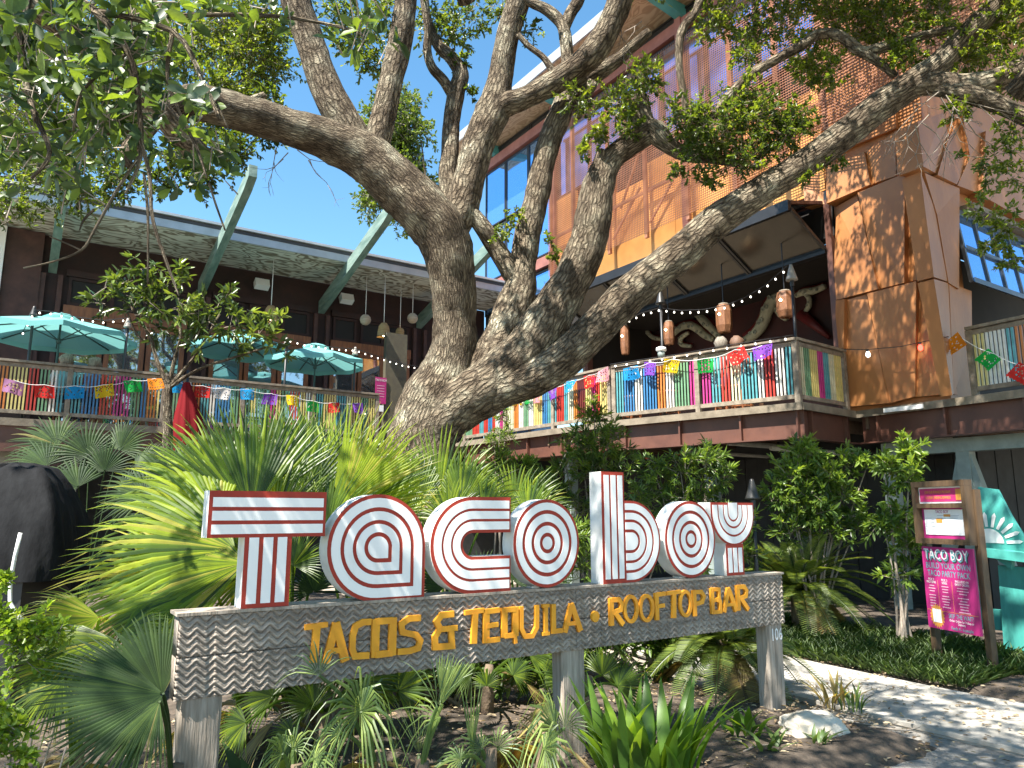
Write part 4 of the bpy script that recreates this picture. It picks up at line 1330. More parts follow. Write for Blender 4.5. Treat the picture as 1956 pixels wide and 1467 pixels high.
# ------------------------------------------------------------------ umbrellas on the left deck
M['umb'] = cloth('teal_canvas', (0.20, 0.50, 0.49), 0.35)
M['umb_pale'] = cloth('faded_teal_canvas', (0.24, 0.45, 0.44), 0.3)
M['rib'] = paint('umbrella_rib', (0.03, 0.06, 0.06), (0.02, 0.04, 0.04), 0.4)
def umbrella(label, u, v, zc, rad=1.32, tilt=0.0, pole=True, mat='umb'):
    t = thing('patio_umbrella', label, 'umbrella', u, v, ZD, 'teal umbrellas on the left deck')
    OFF.pop(t.name)
    h = 0.34
    zc -= ZD
    cv = MB()
    N8 = 8
    nr = 6
    for i in range(nr + 1):
        f = i / nr
        for j in range(N8 * 4):
            a = 2 * math.pi * j / (N8 * 4)
            sag = math.cos((j % 4) / 4 * math.pi * 2) * 0.5 - 0.5
            k = math.cos(math.pi / N8) / math.cos((a % (2 * math.pi / N8)) - math.pi / N8)
            r_ = rad * f * k
            cv.v.append((r_ * math.cos(a), r_ * math.sin(a), zc + h * (1 - f ** 1.25) + sag * 0.05 * f))
    for i in range(nr):
        for j in range(N8 * 4):
            k = (j + 1) % (N8 * 4)
            cv.f.append((i * 32 + j, i * 32 + k, (i + 1) * 32 + k, (i + 1) * 32 + j))
    b = nr * 32
    e = len(cv.v)
    for j in range(32):
        x, y, z = cv.v[b + j]
        cv.v.append((x * 1.003, y * 1.003, z - 0.10))
    for j in range(32):
        k = (j + 1) % 32
        cv.f.append((b + j, b + k, e + k, e + j))
    can = obj('canopy', cv, M[mat], t)
    vt = MB().lathe([(0.0, 0.13), (0.18, 0.09), (0.33, 0.02)], 8, (0, 0, zc + h - 0.02))
    obj('vent', vt, M[mat], t)
    for j in range(N8):
        a = 2 * math.pi * j / N8
        c, s = math.cos(a), math.sin(a)
        obj('rib', MB().bar((0.03 * c, 0.03 * s, zc + h - 0.05), (rad * 0.97 * c, rad * 0.97 * s, zc - 0.03), 0.018, 0.024), M['rib'], t)
        obj('strut', MB().bar((0.03 * c, 0.03 * s, zc - 0.12), (rad * 0.5 * c, rad * 0.5 * s, zc + h * 0.5), 0.014, 0.018), M['rib'], t)
    obj('hub', MB().lathe([(0.02, -0.06), (0.045, -0.05), (0.045, 0.03), (0.02, 0.05)], 10, (0, 0, zc - 0.13)), M['rib'], t)
    obj('pole', MB().tube([(0, 0, 0.05), (0, 0, zc + h + 0.12)], 0.022, 10), M['rib'], t, True)
    obj('base', MB().lathe([(0.0, 0.0), (0.28, 0.0), (0.28, 0.05), (0.05, 0.09), (0.0, 0.09)], 16), M['black'], t, True)
    return t
umbrella('teal patio umbrella at the far left end of the deck', 0.45, 17.2, 5.16, 1.42)
umbrella('teal patio umbrella nearest the oak trunk on the left deck', 5.75, 17.25, 5.22, 1.22)
umbrella('teal patio umbrella half hidden behind the small leafy tree', 4.15, 18.0, 5.5, 1.2)

# ------------------------------------------------------------------ torches
M['cone'] = paint('torch_metal', (0.06, 0.058, 0.055), (0.035, 0.034, 0.033), 0.4, 6, metallic=0.5)
M['pale_cup'] = paint('torch_pale_cone', (0.34, 0.31, 0.27), (0.22, 0.20, 0.17), 0.6, 9)
def torch(label, u, v, z0, ztop, cone='cone', hc=0.26, rc=0.095):
    t = thing('tiki_torch', label, 'torch', u, v, z0, 'tiki torches')
    OFF.pop(t.name)
    H = ztop - z0
    obj('pole', MB().tube([(0, 0, 0), (0, 0, H - hc)], 0.026, 8), M['black'], t, True)
    obj('cone', MB().lathe([(0.03, H - hc), (rc, H - hc + 0.01), (rc * 0.93, H - hc + 0.03), (0.03, H - 0.03), (0.022, H), (0.0, H + 0.005)], 14), M[cone], t, True)
    obj('collar', MB().lathe([(0.034, H - hc - 0.1), (0.036, H - hc - 0.02), (0.034, H - hc)], 10), M['black'], t, True)
p = at(1446, 1100, 9.4)
uu, vv_ = UV_of(p)
torch('dark metal torch on a pole standing in the bed behind the letter y', uu, vv_, 0.0, at(1442, 915, 9.4).z)
def on_seg(px, py, a, b):
    """survey a point of the upright plane through a and b (u,v)"""
    r = ray(px, py)
    ru, rv = UV_of(r)
    du_, dv_ = b[0] - a[0], b[1] - a[1]
    nu_, nv_ = -dv_, du_
    k = (a[0] * nu_ + a[1] * nv_) / (ru * nu_ + rv * nv_)
    p = Vector((0, 0, CAM_H)) + r * k
    q = UV_of(p)
    return (q[0], q[1], p.z)
SB_A, SB_B = (9.46, 10.70), (10.36, 7.22)
for (px, py, mt, lab) in ((1256, 552, 'cone', 'dark torch on the balcony rail in front of the wooden lanterns'), (1506, 503, 'pale_cup', 'torch with pale cone cap near the balcony corner')):
    q = on_seg(px, py, SB_A, SB_B)
    torch(lab, q[0] + 0.09, q[1] + 0.02, ZD, q[2], mt, 0.28, 0.10)
for (px, py, mt, lab) in ((548, 645, 'pale_cup', 'pale capped torch on the left deck rail beside the middle umbrella'), (679, 663, 'pale_cup', 'pale capped torch at the right end of the left deck rail'), (245, 608, 'pale_cup', 'pale capped torch on the left deck rail between umbrella and tree'), (66, 585, 'cone', 'dark torch in front of the far left umbrella')):
    u_, z_ = onv(px, py, 16.5)
    torch(lab, u_, 16.5, ZD, z_, mt, 0.2, 0.075)

# ------------------------------------------------------------------ pendant lamps
M['straw'] = paint('woven_straw', (0.46, 0.29, 0.12), (0.30, 0.18, 0.07), 0.8, 3, 0.6, 30, stretch=(1, 1, 14))
M['straw_pale'] = paint('pale_woven', (0.52, 0.42, 0.30), (0.36, 0.28, 0.19), 0.8, 3, 0.6, 30, stretch=(1, 1, 14))
M['lantern'] = paint('lantern_wood', (0.26, 0.11, 0.045), (0.15, 0.06, 0.025), 0.6, 5, .4, 20, stretch=(4, 4, 1))
M['bulb'] = glow('warm_bulb', (1.0, 0.72, 0.38), 7.0)
M['bulb_w'] = glow('white_bulb', (1.0, 0.93, 0.80), 2.0)
M['bulb_r'] = glow('red_bulb', (1.0, 0.03, 0.02), 5.0)
M['bulb_g'] = glow('green_bulb', (0.03, 0.9, 0.15), 3.5)
M['bulb_o'] = glow('orange_bulb', (1.0, 0.25, 0.08), 4.0)
def pendant(label, px, py, v, shape, r_, ztop=7.93):
    u_, z_ = onv(px, py, v)
    t = thing('pendant_lamp', label, 'lamp', u_, v, z_, 'woven pendant lamps under the soffit')
    OFF.pop(t.name)
    prof = {'globe': [(0.02, r_), (r_ * .5, r_ * .88), (r_ * .87, r_ * .5), (r_, 0), (r_ * .87, -r_ * .5), (r_ * .5, -r_ * .88), (0.03, -r_)],
            'bell': [(0.02, r_ * 1.5), (r_ * .45, r_ * 1.4), (r_ * .8, r_ * .9), (r_ * .98, 0), (r_ * 1.02, -r_ * .8), (r_ * 1.1, -r_ * .85)],
            'basket': [(0.02, r_ * 1.3), (r_ * .7, r_ * 1.2), (r_, r_ * .6), (r_ * .95, 0), (r_ * .6, -r_ * 1.1), (0.02, -r_ * 1.2)]}[shape]
    obj('shade', MB().lathe(prof, 18), M['straw' if shape != 'globe' else 'straw_pale'], t, True)
    obj('cord', MB().tube([(0, 0, r_), (0, 0, ztop - z_)], 0.009, 6), M['white'], t, True)
    if shape != 'globe':
        obj('bulb', MB().lathe([(0.0, 0.04), (0.03, 0.02), (0.03, -0.02), (0.0, -0.05)], 8, (0, 0, -r_ * 0.95 if shape == 'basket' else -r_ * 0.5)), M['bulb'], t, True)
pendant('round pale woven pendant lamp, left of the bell shaped one', 698, 611, 18.2, 'globe', 0.15)
pendant('bell shaped straw pendant lamp under the soffit left of the oak', 733, 634, 17.9, 'bell', 0.17)
pendant('small lit basket pendant lamp right of the bell shaped lamp', 764, 637, 18.4, 'basket', 0.12)
pendant('round pale woven pendant lamp nearest the oak trunk', 788, 608, 18.2, 'globe', 0.15)
pendant('bell shaped straw pendant lamp above the small leafy tree', 517, 602, 18.3, 'bell', 0.17)
def lantern(label, px, py, hpx, wpx, u=11.55):
    v_, z_ = onu(px, py, u)
    s = math.hypot(u, v_) / PX_F
    h, w = hpx * s, wpx * s
    t = thing('hanging_lantern', label, 'lantern', u, v_, z_, 'wooden lanterns over the balcony')
    OFF.pop(t.name)
    prof = [(w * .28, h * .5), (w * .40, h * .47), (w * .5, h * .25), (w * .5, -h * .25), (w * .40, -h * .47), (w * .28, -h * .5)]
    obj('body', MB().lathe(prof, 8), M['lantern'], t)
    obj('bulb', MB().lathe([(0, .035), (.03, 0), (0, -.035)], 8, (-w * .5, -0.02, h * .12)), M['bulb'], t, True)
    obj('ring', MB().lathe([(w * .30, h * .5 + .02), (w * .34, h * .5), (w * .30, h * .5 - .02)], 12), M['wood_rail'], t)
    obj('cord', MB().tube([(0, 0, h * .5), (0, 0, max(h * .5 + .1, 6.9 - z_))], 0.012, 5), M['black'], t)
lantern('oval wooden lantern hanging farthest left over the bar balcony', 1194, 650, 58, 18)
lantern('oval wooden lantern second from left over the bar balcony', 1278, 637, 46, 21)
lantern('octagonal wooden lantern with lit bulb in the middle of the bar front', 1383, 609, 55, 30)
lantern('octagonal wooden lantern behind the torch at the balcony corner', 1500, 582, 50, 32)

# ------------------------------------------------------------------ bunting and string lights
FLAG = dict(purple=(0.25, 0.08, 0.55), red=(0.70, 0.04, 0.035), blue=(0.02, 0.32, 0.70), yellow=(0.80, 0.55, 0.02), green=(0.02, 0.45, 0.08), orange=(0.80, 0.26, 0.02), pink=(0.80, 0.35, 0.42), mauve=(0.45, 0.22, 0.42), white=(0.78, 0.72, 0.68))
for k, c in FLAG.items(): M['flag_' + k] = cloth('flag_' + k, c, 0.5)
def flag_mesh(seed, col, wd=0.36, ht=0.27, skew=0.0):
    rr = random.Random(seed)
    nx, ny = 13, 9
    keep = {}
    for i in range((nx + 1) // 2):
        for j in range(ny):
            k = True
            if 0 < i and 0 < j < ny - 1 and (i + j) % 2 == 0: k = rr.random() < 0.58
            keep[(i, j)] = keep[(nx - 1 - i, j)] = k
    mb = MB()
    idx = {}
    ph = rr.uniform(0, 6)
    for i in range(nx + 1):
        for j in range(ny + 1):
            x = (i / nx - .5) * wd; z = -j / ny * ht
            if j == ny: z -= 0.018 * (i % 2)
            y = 0.055 * math.sin(x * 9 + ph) * (j / ny) + 0.03 * math.sin(x * 23 + ph * 2) * (j / ny)
            idx[(i, j)] = len(mb.v)
            mb.v.append((x + skew * z, y, z))
    for i in range(nx):
        for j in range(ny):
            if keep[(i, j)]:
                mb.f.append((idx[(i, j)], idx[(i, j + 1)], idx[(i + 1, j + 1)], idx[(i + 1, j)]))
    return mb.mesh('flag', M['flag_' + col])
def bunting(label, flags, survey, seed):
    pts = [survey(x, y) for (x, y, c, w, r) in flags]
    u0, v0, z0 = pts[0]
    t = thing('bunting', label, 'bunting', u0, v0, z0, 'paper flag buntings')
    loc = [(p[0] - u0, p[1] - v0, p[2] - z0) for p in pts]
    cp = []
    for a, b in zip(loc[:-1], loc[1:]):
        a, b = Vector(a), Vector(b)
        for k in range(4):
            q = a.lerp(b, k / 4); q.z -= 0.035 * math.sin(k / 4 * math.pi)
            cp.append(q)
    cp.append(Vector(loc[-1]))
    obj('string', MB().tube(cp, 0.006, 5), M['white'], t)
    for i, ((x, y, c, w, r), p) in enumerate(zip(flags, loc)):
        a, b = Vector(loc[max(0, i - 1)]), Vector(loc[min(len(loc) - 1, i + 1)])
        d = b - a
        o = link('flag', flag_mesh(seed * 50 + i, c, w * 0.32, 0.235, random.uniform(-0.15, 0.15)), t, p)
        o.rotation_euler = (random.uniform(-0.3, 0.3), math.atan2(-d.z, math.hypot(d.x, d.y)) + r + random.uniform(-.12, .12), math.atan2(d.y, d.x))
def sv_left(x, y):
    u_, z_ = onv(x, y, 16.22); return (u_, 16.22, z_)
bunting('bunting of cut paper flags along the left deck railing', [(28, 727, 'mauve', 1, 0), (85, 735, 'red', 1, 0), (143, 737, 'blue', 1, 0), (198, 735, 'yellow', 1, .05), (251, 726, 'green', .95, .05), (296, 723, 'orange', .9, 0), (338, 728, 'blue', .7, 0), (388, 737, 'red', .9, 0), (428, 741, 'white', .9, 0), (472, 743, 'blue', .9, 0), (518, 752, 'purple', .9, 0), (559, 755, 'yellow', .9, 0), (598, 766, 'green', .8, 0), (638, 769, 'red', .8, 0), (683, 770, 'purple', .8, 0)], sv_left, 1)
SA_A, SA_B = (9.05, 15.9), (9.33, 10.79)
bunting('bunting of cut paper flags on the balcony railing under the oak limb', [(960, 760, 'blue', 1, 0), (985, 754, 'yellow', 1, 0), (1004, 751, 'green', 1, 0), (1025, 748, 'pink', 1, 0), (1055, 741, 'purple', 1, 0), (1092, 727, 'blue', 1, .1), (1125, 717, 'red', 1, .1), (1152, 705, 'pink', .9, -.1)], lambda x, y: on_seg(x, y, SA_A, SA_B), 2)
SC_A, SC_B = (9.33, 10.70), (10.22, 7.18)
bunting('bunting of cut paper flags on the balcony railing in front of the bar', [(1204, 701, 'blue', 1, 0), (1242, 692, 'purple', .8, 0.3), (1284, 686, 'yellow', 1, .2), (1347, 685, 'green', 1, 0), (1404, 668, 'red', 1, -0.15), (1456, 660, 'purple', 1.1, 0)], lambda x, y: on_seg(x, y, SC_A, SC_B), 3)
SD_A, SD_B = (11.88, 5.35), (11.6, 1.8)
bunting('bunting with an orange and a green paper flag at the right edge', [(1838, 646, 'orange', .8, 0.35), (1900, 676, 'green', .8, 0.3), (1962, 700, 'red', .8, 0.2)], lambda x, y: on_seg(x, y, SD_A, SD_B), 4)
def string_lights(label, pix, survey, nb, cols=('bulb_w',), rb=0.016, cord='black', sag=0.0):
    pts = [Vector(survey(x, y)) for x, y in pix]
    u0, v0, z0 = pts[0]
    t = thing('string_lights', label, 'string lights', u0, v0, z0)
    loc = [p - pts[0] for p in pts]
    obj('cord', MB().tube(loc, 0.007, 5), M[cord], t)
    L = [0]
    for a, b in zip(loc[:-1], loc[1:]): L.append(L[-1] + (b - a).length)
    bm_ = {c: MB().lathe([(0.0, 0.0), (rb * .5, -0.005), (rb, -rb * 1.3), (rb * .8, -rb * 2.2), (0.0, -rb * 2.7)], 8).mesh('bulb', M[c], True) for c in set(cols)}
    sk = MB().tube([(0, 0, 0.012), (0, 0, -0.03)], rb * .55, 6).mesh('socket', M['black'])
    for k in range(nb):
        s = L[-1] * (k + 0.5) / nb
        i = max(j for j in range(len(L)) if L[j] <= s + 1e-9)
        i = min(i, len(loc) - 2)
        q = loc[i].lerp(loc[i + 1], (s - L[i]) / max(1e-6, L[i + 1] - L[i]))
        b_ = link('bulb', bm_[cols[k % len(cols)]], t, q - Vector((0, 0, 0.028)))
        link('socket', sk, b_, (0, 0, 0.02))
sl = lambda x, y: (*onv(x, y, 16.45)[:1], 16.45, onv(x, y, 16.45)[1])
string_lights('string of small white bulbs swagged above the left deck umbrellas', [(548, 646), (580, 655), (620, 661), (655, 665), (680, 666), (700, 673), (730, 683), (770, 695), (820, 704)], sl, 22)
string_lights('string of small white bulbs across the far left umbrella', [(40, 640), (66, 592), (100, 595), (150, 606), (200, 612), (245, 607)], sl, 12)
sb = lambda x, y: on_seg(x, y, (9.75, 10.7), (10.6, 7.3))
string_lights('string of small white bulbs swagged across the bar front', [(1195, 612), (1225, 598), (1260, 588), (1300, 593), (1345, 591), (1390, 582), (1425, 567), (1460, 546), (1490, 520), (1504, 508)], sb, 20)
string_lights('string of small bulbs wound along the bar balcony top rail', [(1165, 696), (1230, 686), (1300, 676), (1380, 661), (1450, 650), (1515, 640)], lambda x, y: on_seg(x, y, (9.36, 10.7), (10.26, 7.2)), 14)
string_lights('black cord with white and red bulbs in front of the copper corner', [(1612, 667), (1655, 668), (1720, 662), (1777, 650), (1812, 643)], lambda x, y: on_seg(x, y, (11.7, 7.25), (11.62, 5.3)), 2, ('bulb_w', 'bulb_r'), 0.04)

# ------------------------------------------------------------------ octopus relief in the bar
OC = thing('octopus_relief', 'cream and red octopus tentacles with suckers on the dark bar wall', 'sculpture', 14.3, 10, 4)
def z1x(x): return 1160 + x / 3.861
def z1y(y): return 480 + y / 3.861
def tentacle(pix, wpx, suck=True):
    uo = 14.2
    P_ = []
    for x, y in pix:
        v_, z_ = onu(z1x(x), z1y(y), uo)
        P_.append(Vector((uo, v_, z_)))
    pts = []
    for i in range(len(P_) - 1):
        p0 = P_[max(0, i - 1)]; p1 = P_[i]; p2 = P_[i + 1]; p3 = P_[min(len(P_) - 1, i + 2)]
        for k in range(6):
            t = k / 6
            pts.append(0.5 * ((2 * p1) + (p2 - p0) * t + (2 * p0 - 5 * p1 + 4 * p2 - p3) * t * t + (3 * p1 - p0 - 3 * p2 + p3) * t ** 3))
    pts.append(P_[-1])
    s = 16.4 / PX_F / 3.861
    n = len(pts)
    rad = [wpx * s * 0.5 * (0.35 + 0.65 * math.sin(math.pi * (0.12 + 0.75 * i / n))) for i in range(n)]
    te = part('tentacle', MB().tube(pts, rad, 10, wob=0.12), M['cream'], OC, True)
    red = [p + Vector((0.10, 0.06, 0.5 * wpx * s)) for p in pts]
    part('tentacle_back', MB().tube(red, [r_ * 0.95 for r_ in rad], 8, wob=0.1), M['dark_red_oct'], OC, True)
    if suck:
        for i in range(2, n - 1, 3):
            c = pts[i]; r_ = rad[i] * 0.42
            off = (rad[i] * 0.35) * (1 if (i // 3) % 2 else -1)
            pos = c + Vector((-rad[i] * 0.98, 0, off))
            mb = MB()
            for rr_, xx in ((r_, 0.0), (r_ * 0.95, -0.02), (r_ * 0.55, -0.022), (r_ * 0.5, 0.0), (0.001, 0.002)):
                for j in range(10):
                    a = 2 * math.pi * j / 10
                    mb.v.append((pos.x + xx, pos.y + rr_ * math.cos(a), pos.z + rr_ * math.sin(a)))
            for q in range(4):
                for j in range(10):
                    k = (j + 1) % 10
                    mb.f.append((q * 10 + j, q * 10 + k, q * 10 + 10 + k, q * 10 + 10 + j))
            obj('sucker', mb, M['sucker'], te)
M['dark_red_oct'] = paint('octopus_red', (0.15, 0.011, 0.011), (0.09, 0.007, 0.007), 0.6, 4)
M['sucker'] = paint('sucker_tone', (0.30, 0.32, 0.26), (0.18, 0.20, 0.17), 0.6, 6)
tentacle([(540, 390), (600, 410), (660, 450), (710, 510), (770, 570), (830, 640)], 75)
tentacle([(480, 620), (530, 570), (600, 545), (660, 570), (720, 620), (780, 650)], 70)
tentacle([(1010, 660), (1090, 610), (1150, 530), (1185, 430), (1230, 350), (1290, 320)], 95)
tentacle([(1390, 330), (1450, 300), (1530, 290), (1610, 255)], 55)
tentacle([(1050, 250), (1100, 285), (1170, 310), (1270, 300)], 36, False)
tentacle([(1440, 300), (1490, 350), (1480, 420), (1430, 470)], 40)
tentacle([(255, 500), (285, 580), (340, 635), (420, 650)], 42)
tentacle([(820, 320), (850, 380), (890, 420)], 60)
tentacle([(620, 700), (550, 690), (545, 640), (600, 600)], 44)
tentacle([(1240, 420), (1280, 470), (1330, 500)], 50)
part('octopus_arm', MB().tube([(14.2, *onu(1530, 600, 14.2)), (14.2, *onu(1585, 645, 14.2))], [0.14, 0.05], 8), M['dark_red_oct'], OC, True)

# ------------------------------------------------------------------ small things on the decks
M['skin'] = paint('skin', (0.50, 0.30, 0.21), (0.44, 0.25, 0.17), 0.55, 8)
def skin_mesh(name, verts, edges, radii, mat, parent, root=0):
    me = bpy.data.meshes.new(name)
    me.from_pydata(verts, edges, [])
    me.skin_vertices.new() if hasattr(me.skin_vertices, 'new') else None
    o = link(name, me, parent)
    md = o.modifiers.new('skin', 'SKIN')
    for i, s in enumerate(me.skin_vertices[0].data):
        s.radius = (radii[i], radii[i])
        s.use_root = i == root
    md.use_smooth_shade = True
    sb_ = o.modifiers.new('sub', 'SUBSURF'); sb_.levels = 2; sb_.render_levels = 2
    me.materials.append(mat)
    return o
def person(label, u, v, face, hair, shirt, seat=0.62):
    t = thing('person', label, 'person', u, v, ZD, None, rz=face)
    OFF.pop(t.name)
    s = seat
    body = skin_mesh('body', [(0, 0, s + .08), (0, .02, s + .30), (0, .01, s + .50), (0, -.01, s + .58), (0, -.03, s + .68), (0, -.035, s + .80),
            (.17, 0, s + .49), (.25, -.06, s + .25), (.17, -.27, s + .18), (.12, -.36, s + .19), (-.17, 0, s + .49), (-.25, -.06, s + .25), (-.17, -.27, s + .18), (-.12, -.36, s + .19),
            (.09, -.02, s + .06), (.11, -.42, s + .05), (.11, -.44, s - .38), (.11, -.55, s - .43), (-.09, -.02, s + .06), (-.11, -.42, s + .05), (-.11, -.44, s - .38), (-.11, -.55, s - .43)],
        [(0, 1), (1, 2), (2, 3), (3, 4), (4, 5), (2, 6), (6, 7), (7, 8), (8, 9), (2, 10), (10, 11), (11, 12), (12, 13), (0, 14), (14, 15), (15, 16), (16, 17), (0, 18), (18, 19), (19, 20), (20, 21)],
        [.13, .14, .12, .055, .085, .085, .06, .045, .038, .035, .06, .045, .038, .035, .085, .065, .045, .04, .085, .065, .045, .04], M['skin'], t)
    skin_mesh('shirt', [(0, 0, s + .10), (0, .02, s + .30), (0, .01, s + .50), (0, -.005, s + .55), (.17, 0, s + .49), (.235, -.045, s + .31), (-.17, 0, s + .49), (-.235, -.045, s + .31)],
        [(0, 1), (1, 2), (2, 3), (2, 4), (4, 5), (2, 6), (6, 7)], [.155, .165, .145, .07, .078, .066, .078, .066], shirt, t)
    hb = MB().lathe([(0.0, .125), (.05, .118), (.09, .085), (.108, .03), (.108, -.03), (.09, -.09), (.06, -.10)], 14, (0, 0.012, s + .77))
    hb.v = [(x, y if y < -0.03 else y * 1.08, z) for x, y, z in hb.v if True]
    hb.f = [f for f in hb.f if not (sum(hb.v[i][1] for i in f) / len(f) < -0.06 and sum(hb.v[i][2] for i in f) / len(f) < s + .81)]
    hb.v = [tuple(Vector(q_) + Vector((q_[0], q_[1] - .012, (q_[2] - s - .77) * .6)) * (0.35 * mnoise.noise(Vector(q_) * 17 + Vector((u, v, 0))) + 0.12)) for q_ in hb.v]
    obj('hair', hb, hair, t, True)
    skin_mesh('trousers', [(0, 0, s + .08), (.09, -.02, s + .06), (.11, -.42, s + .05), (.11, -.44, s - .36), (-.09, -.02, s + .06), (-.11, -.42, s + .05), (-.11, -.44, s - .36)], [(0, 1), (1, 2), (2, 3), (0, 4), (4, 5), (5, 6)], [.15, .10, .078, .058, .10, .078, .058], M['jean'], t)
    return t
M['jean'] = paint('dark_jeans', (0.05, 0.06, 0.09), None, 0.8)
M['hair_grey'] = paint('grey_hair', (0.30, 0.265, 0.22), (0.14, 0.115, 0.09), 0.8, 4, 0.6, 12, stretch=(14, 14, 2))
M['hair_brown'] = paint('brown_hair', (0.16, 0.085, 0.05), (0.10, 0.05, 0.03), 0.7, 3, stretch=(20, 20, 2))
M['sh_grey'] = paint('grey_shirt', (0.34, 0.36, 0.36), None, 0.9)
M['sh_red'] = paint('rust_shirt', (0.36, 0.10, 0.05), None, 0.9)
def stool(label, u, v):
    t = thing('bar_stool', label, 'stool', u, v, ZD, 'stools on the balcony')
    OFF.pop(t.name)
    obj('seat', MB().lathe([(0, .60), (.17, .60), (.18, .575), (.17, .55), (0, .55)], 16), M['door_wood'], t)
    for a in range(4):
        c, s = math.cos(a * math.pi / 2 + .78), math.sin(a * math.pi / 2 + .78)
        obj('leg', MB().bar((c * .12, s * .12, .55), (c * .2, s * .2, 0), .032), M['door_wood'], t)
    obj('foot_ring', MB().tube([(.18 * math.cos(k * math.pi / 6), .18 * math.sin(k * math.pi / 6), .2) for k in range(13)], .012, 6), M['door_wood'], t)
def seat_at(px, py, u):
    v_, z_ = onu(px, py, u); return v_
vA, vB = seat_at(1378, 645, 10.75), seat_at(1408, 640, 10.95)
person('grey haired person seated with their back to the balcony railing', 10.75, vA, math.pi * 0.5, M['hair_grey'], M['sh_grey'])
person('brown haired person seated by the octopus wall at the balcony railing', 10.95, vB, math.pi * 0.5, M['hair_brown'], M['sh_red'])
stool('wooden stool under the grey haired person on the balcony', 10.78, vA)
stool('wooden stool under the brown haired person on the balcony', 10.98, vB)
stool('empty wooden stool behind the balcony railing left of the people', 10.35, vA + 1.0)
stool('empty wooden stool behind the balcony railing near the torch', 10.2, vA + 1.9)
uA, uB = onv(127, 692, 16.95)[0], onv(150, 695, 16.9)[0]
person('grey haired person seated behind the left deck railing under the umbrella', uA, 16.95, math.pi, M['hair_grey'], M['sh_grey'], 0.5)
person('person in rust shirt seated on the left deck beside the grey haired one', uB + 0.28, 16.9, math.pi * 1.1, M['hair_grey'], M['sh_red'], 0.48)
stool('wooden stool under the grey haired person on the left deck', uA, 16.97)
stool('wooden stool under the rust shirted person on the left deck', uB + 0.28, 16.92)
# bucket on the balcony rail
q = on_seg(1263, 668, SB_A, SB_B)
bk = thing('bucket', 'small white topped bucket on the balcony top rail', 'bucket', q[0], q[1], ZD + 1.095)
OFF.pop(bk.name)
obj('pail', MB().lathe([(0.0, 0), (.055, 0), (.075, .13), (.07, .13)], 14), M['steel_grey'], bk, True)
obj('napkins', MB().lathe([(.07, .12), (.10, .15), (.09, .20), (.04, .22), (0, .22)], 10), M['white'], bk, True)
# poster on the column, speaker boxes, camera, red cloth
px_u, px_z = onv(727, 745, 17.6)
ps = thing('wall_poster', 'magenta poster with white heading on the entrance column', 'poster', px_u, 17.6, px_z - 0.35)
part('sheet', MB().b2((px_u - 0.15, 17.585, px_z - 0.36), (px_u + 0.15, 17.60, px_z + 0.33)), M['magenta'], ps)
text_part('lettering', 'TACO BOY', 0.085, M['white_ink'], ps, (0, -0.018, 0.60), sx=0.75)
for k in range(5):
    part('print_line', MB().b2((px_u - 0.11, 17.582, px_z + 0.1 - k * 0.07), (px_u + 0.10, 17.584, px_z + 0.115 - k * 0.07)), M['pale_ink'], ps)
part('small_notice', MB().b2((px_u - 0.06, 17.585, px_z - 0.56), (px_u + 0.09, 17.60, px_z - 0.40)), M['paper'], ps)
for (x, y, lab) in ((662, 571, 'white box speaker under the soffit near the third beam'), (500, 543, 'white box speaker under the soffit above the small tree')):
    u_, z_ = onv(x, y, WL - 0.3)
    s_ = thing('wall_speaker', lab, 'speaker', u_, WL - 0.3, z_, 'white speakers under the soffit')
    OFF.pop(s_.name)
    obj('case', MB().box((0, 0, 0), (0.36, 0.2, 0.22), Matrix.Rotation(R(-25), 3, 'X')), M['white'], s_)
    obj('bracket', MB().bar((0, 0.1, 0.02), (0, 0.30, 0.1), 0.04), M['black'], s_)
v_, z_ = onu(1448, 315, 11.5)
cm = thing('floodlight', 'grey floodlight camera on the mesh wall above the right limb', 'floodlight', 11.5, v_, z_)
OFF.pop(cm.name)
obj('head', MB().lathe([(0, .10), (.06, .09), (.08, .03), (.09, -.06), (.07, -.08), (0, -.08)], 14), M['pale_cup'], cm, True)
obj('lens', MB().lathe([(0, -.085), (.05, -.085), (.055, -.075)], 12), M['black'], cm)
obj('arm', MB().bar((0, 0, .08), (.35, 0, .14), .03), M['black'], cm)
M['red_cloth'] = cloth('red_cloth', (0.19, 0.008, 0.012), 0.2)
u_, z_ = onv(357, 735, 16.1)
u2, z2 = onv(362, 850, 16.1)
rc = thing('red_umbrella', 'closed dark red umbrella leaning on the left deck railing by the small tree', 'umbrella', u2, 16.1, 0.0)
OFF.pop(rc.name)
mb = MB()
n = 20
for i, (r_, z) in enumerate(((.05, z_ + .05), (.10, z_ - .15), (.20, z_ - .6), (.26, z2 + .25), (.28, z2 - 0.1), (.22, z2 - .3))):
    for j in range(n):
        a = 2 * math.pi * j / n
        k = 1 + 0.28 * math.cos(a * 6)
        mb.v.append((r_ * k * math.cos(a) + (u_ - u2) * (z - z2) / (z_ - z2), r_ * k * math.sin(a) * .7, z))
for i in range(5):
    for j in range(n):
        k = (j + 1) % n
        mb.f.append((i * n + j, i * n + k, (i + 1) * n + k, (i + 1) * n + j))
obj('folded_canopy', mb, M['red_cloth'], rc, True)
obj('pole', MB().tube([(0, 0, 0), ((u_ - u2), 0, z_ + 0.3)], 0.025, 8), M['black'], rc, True)
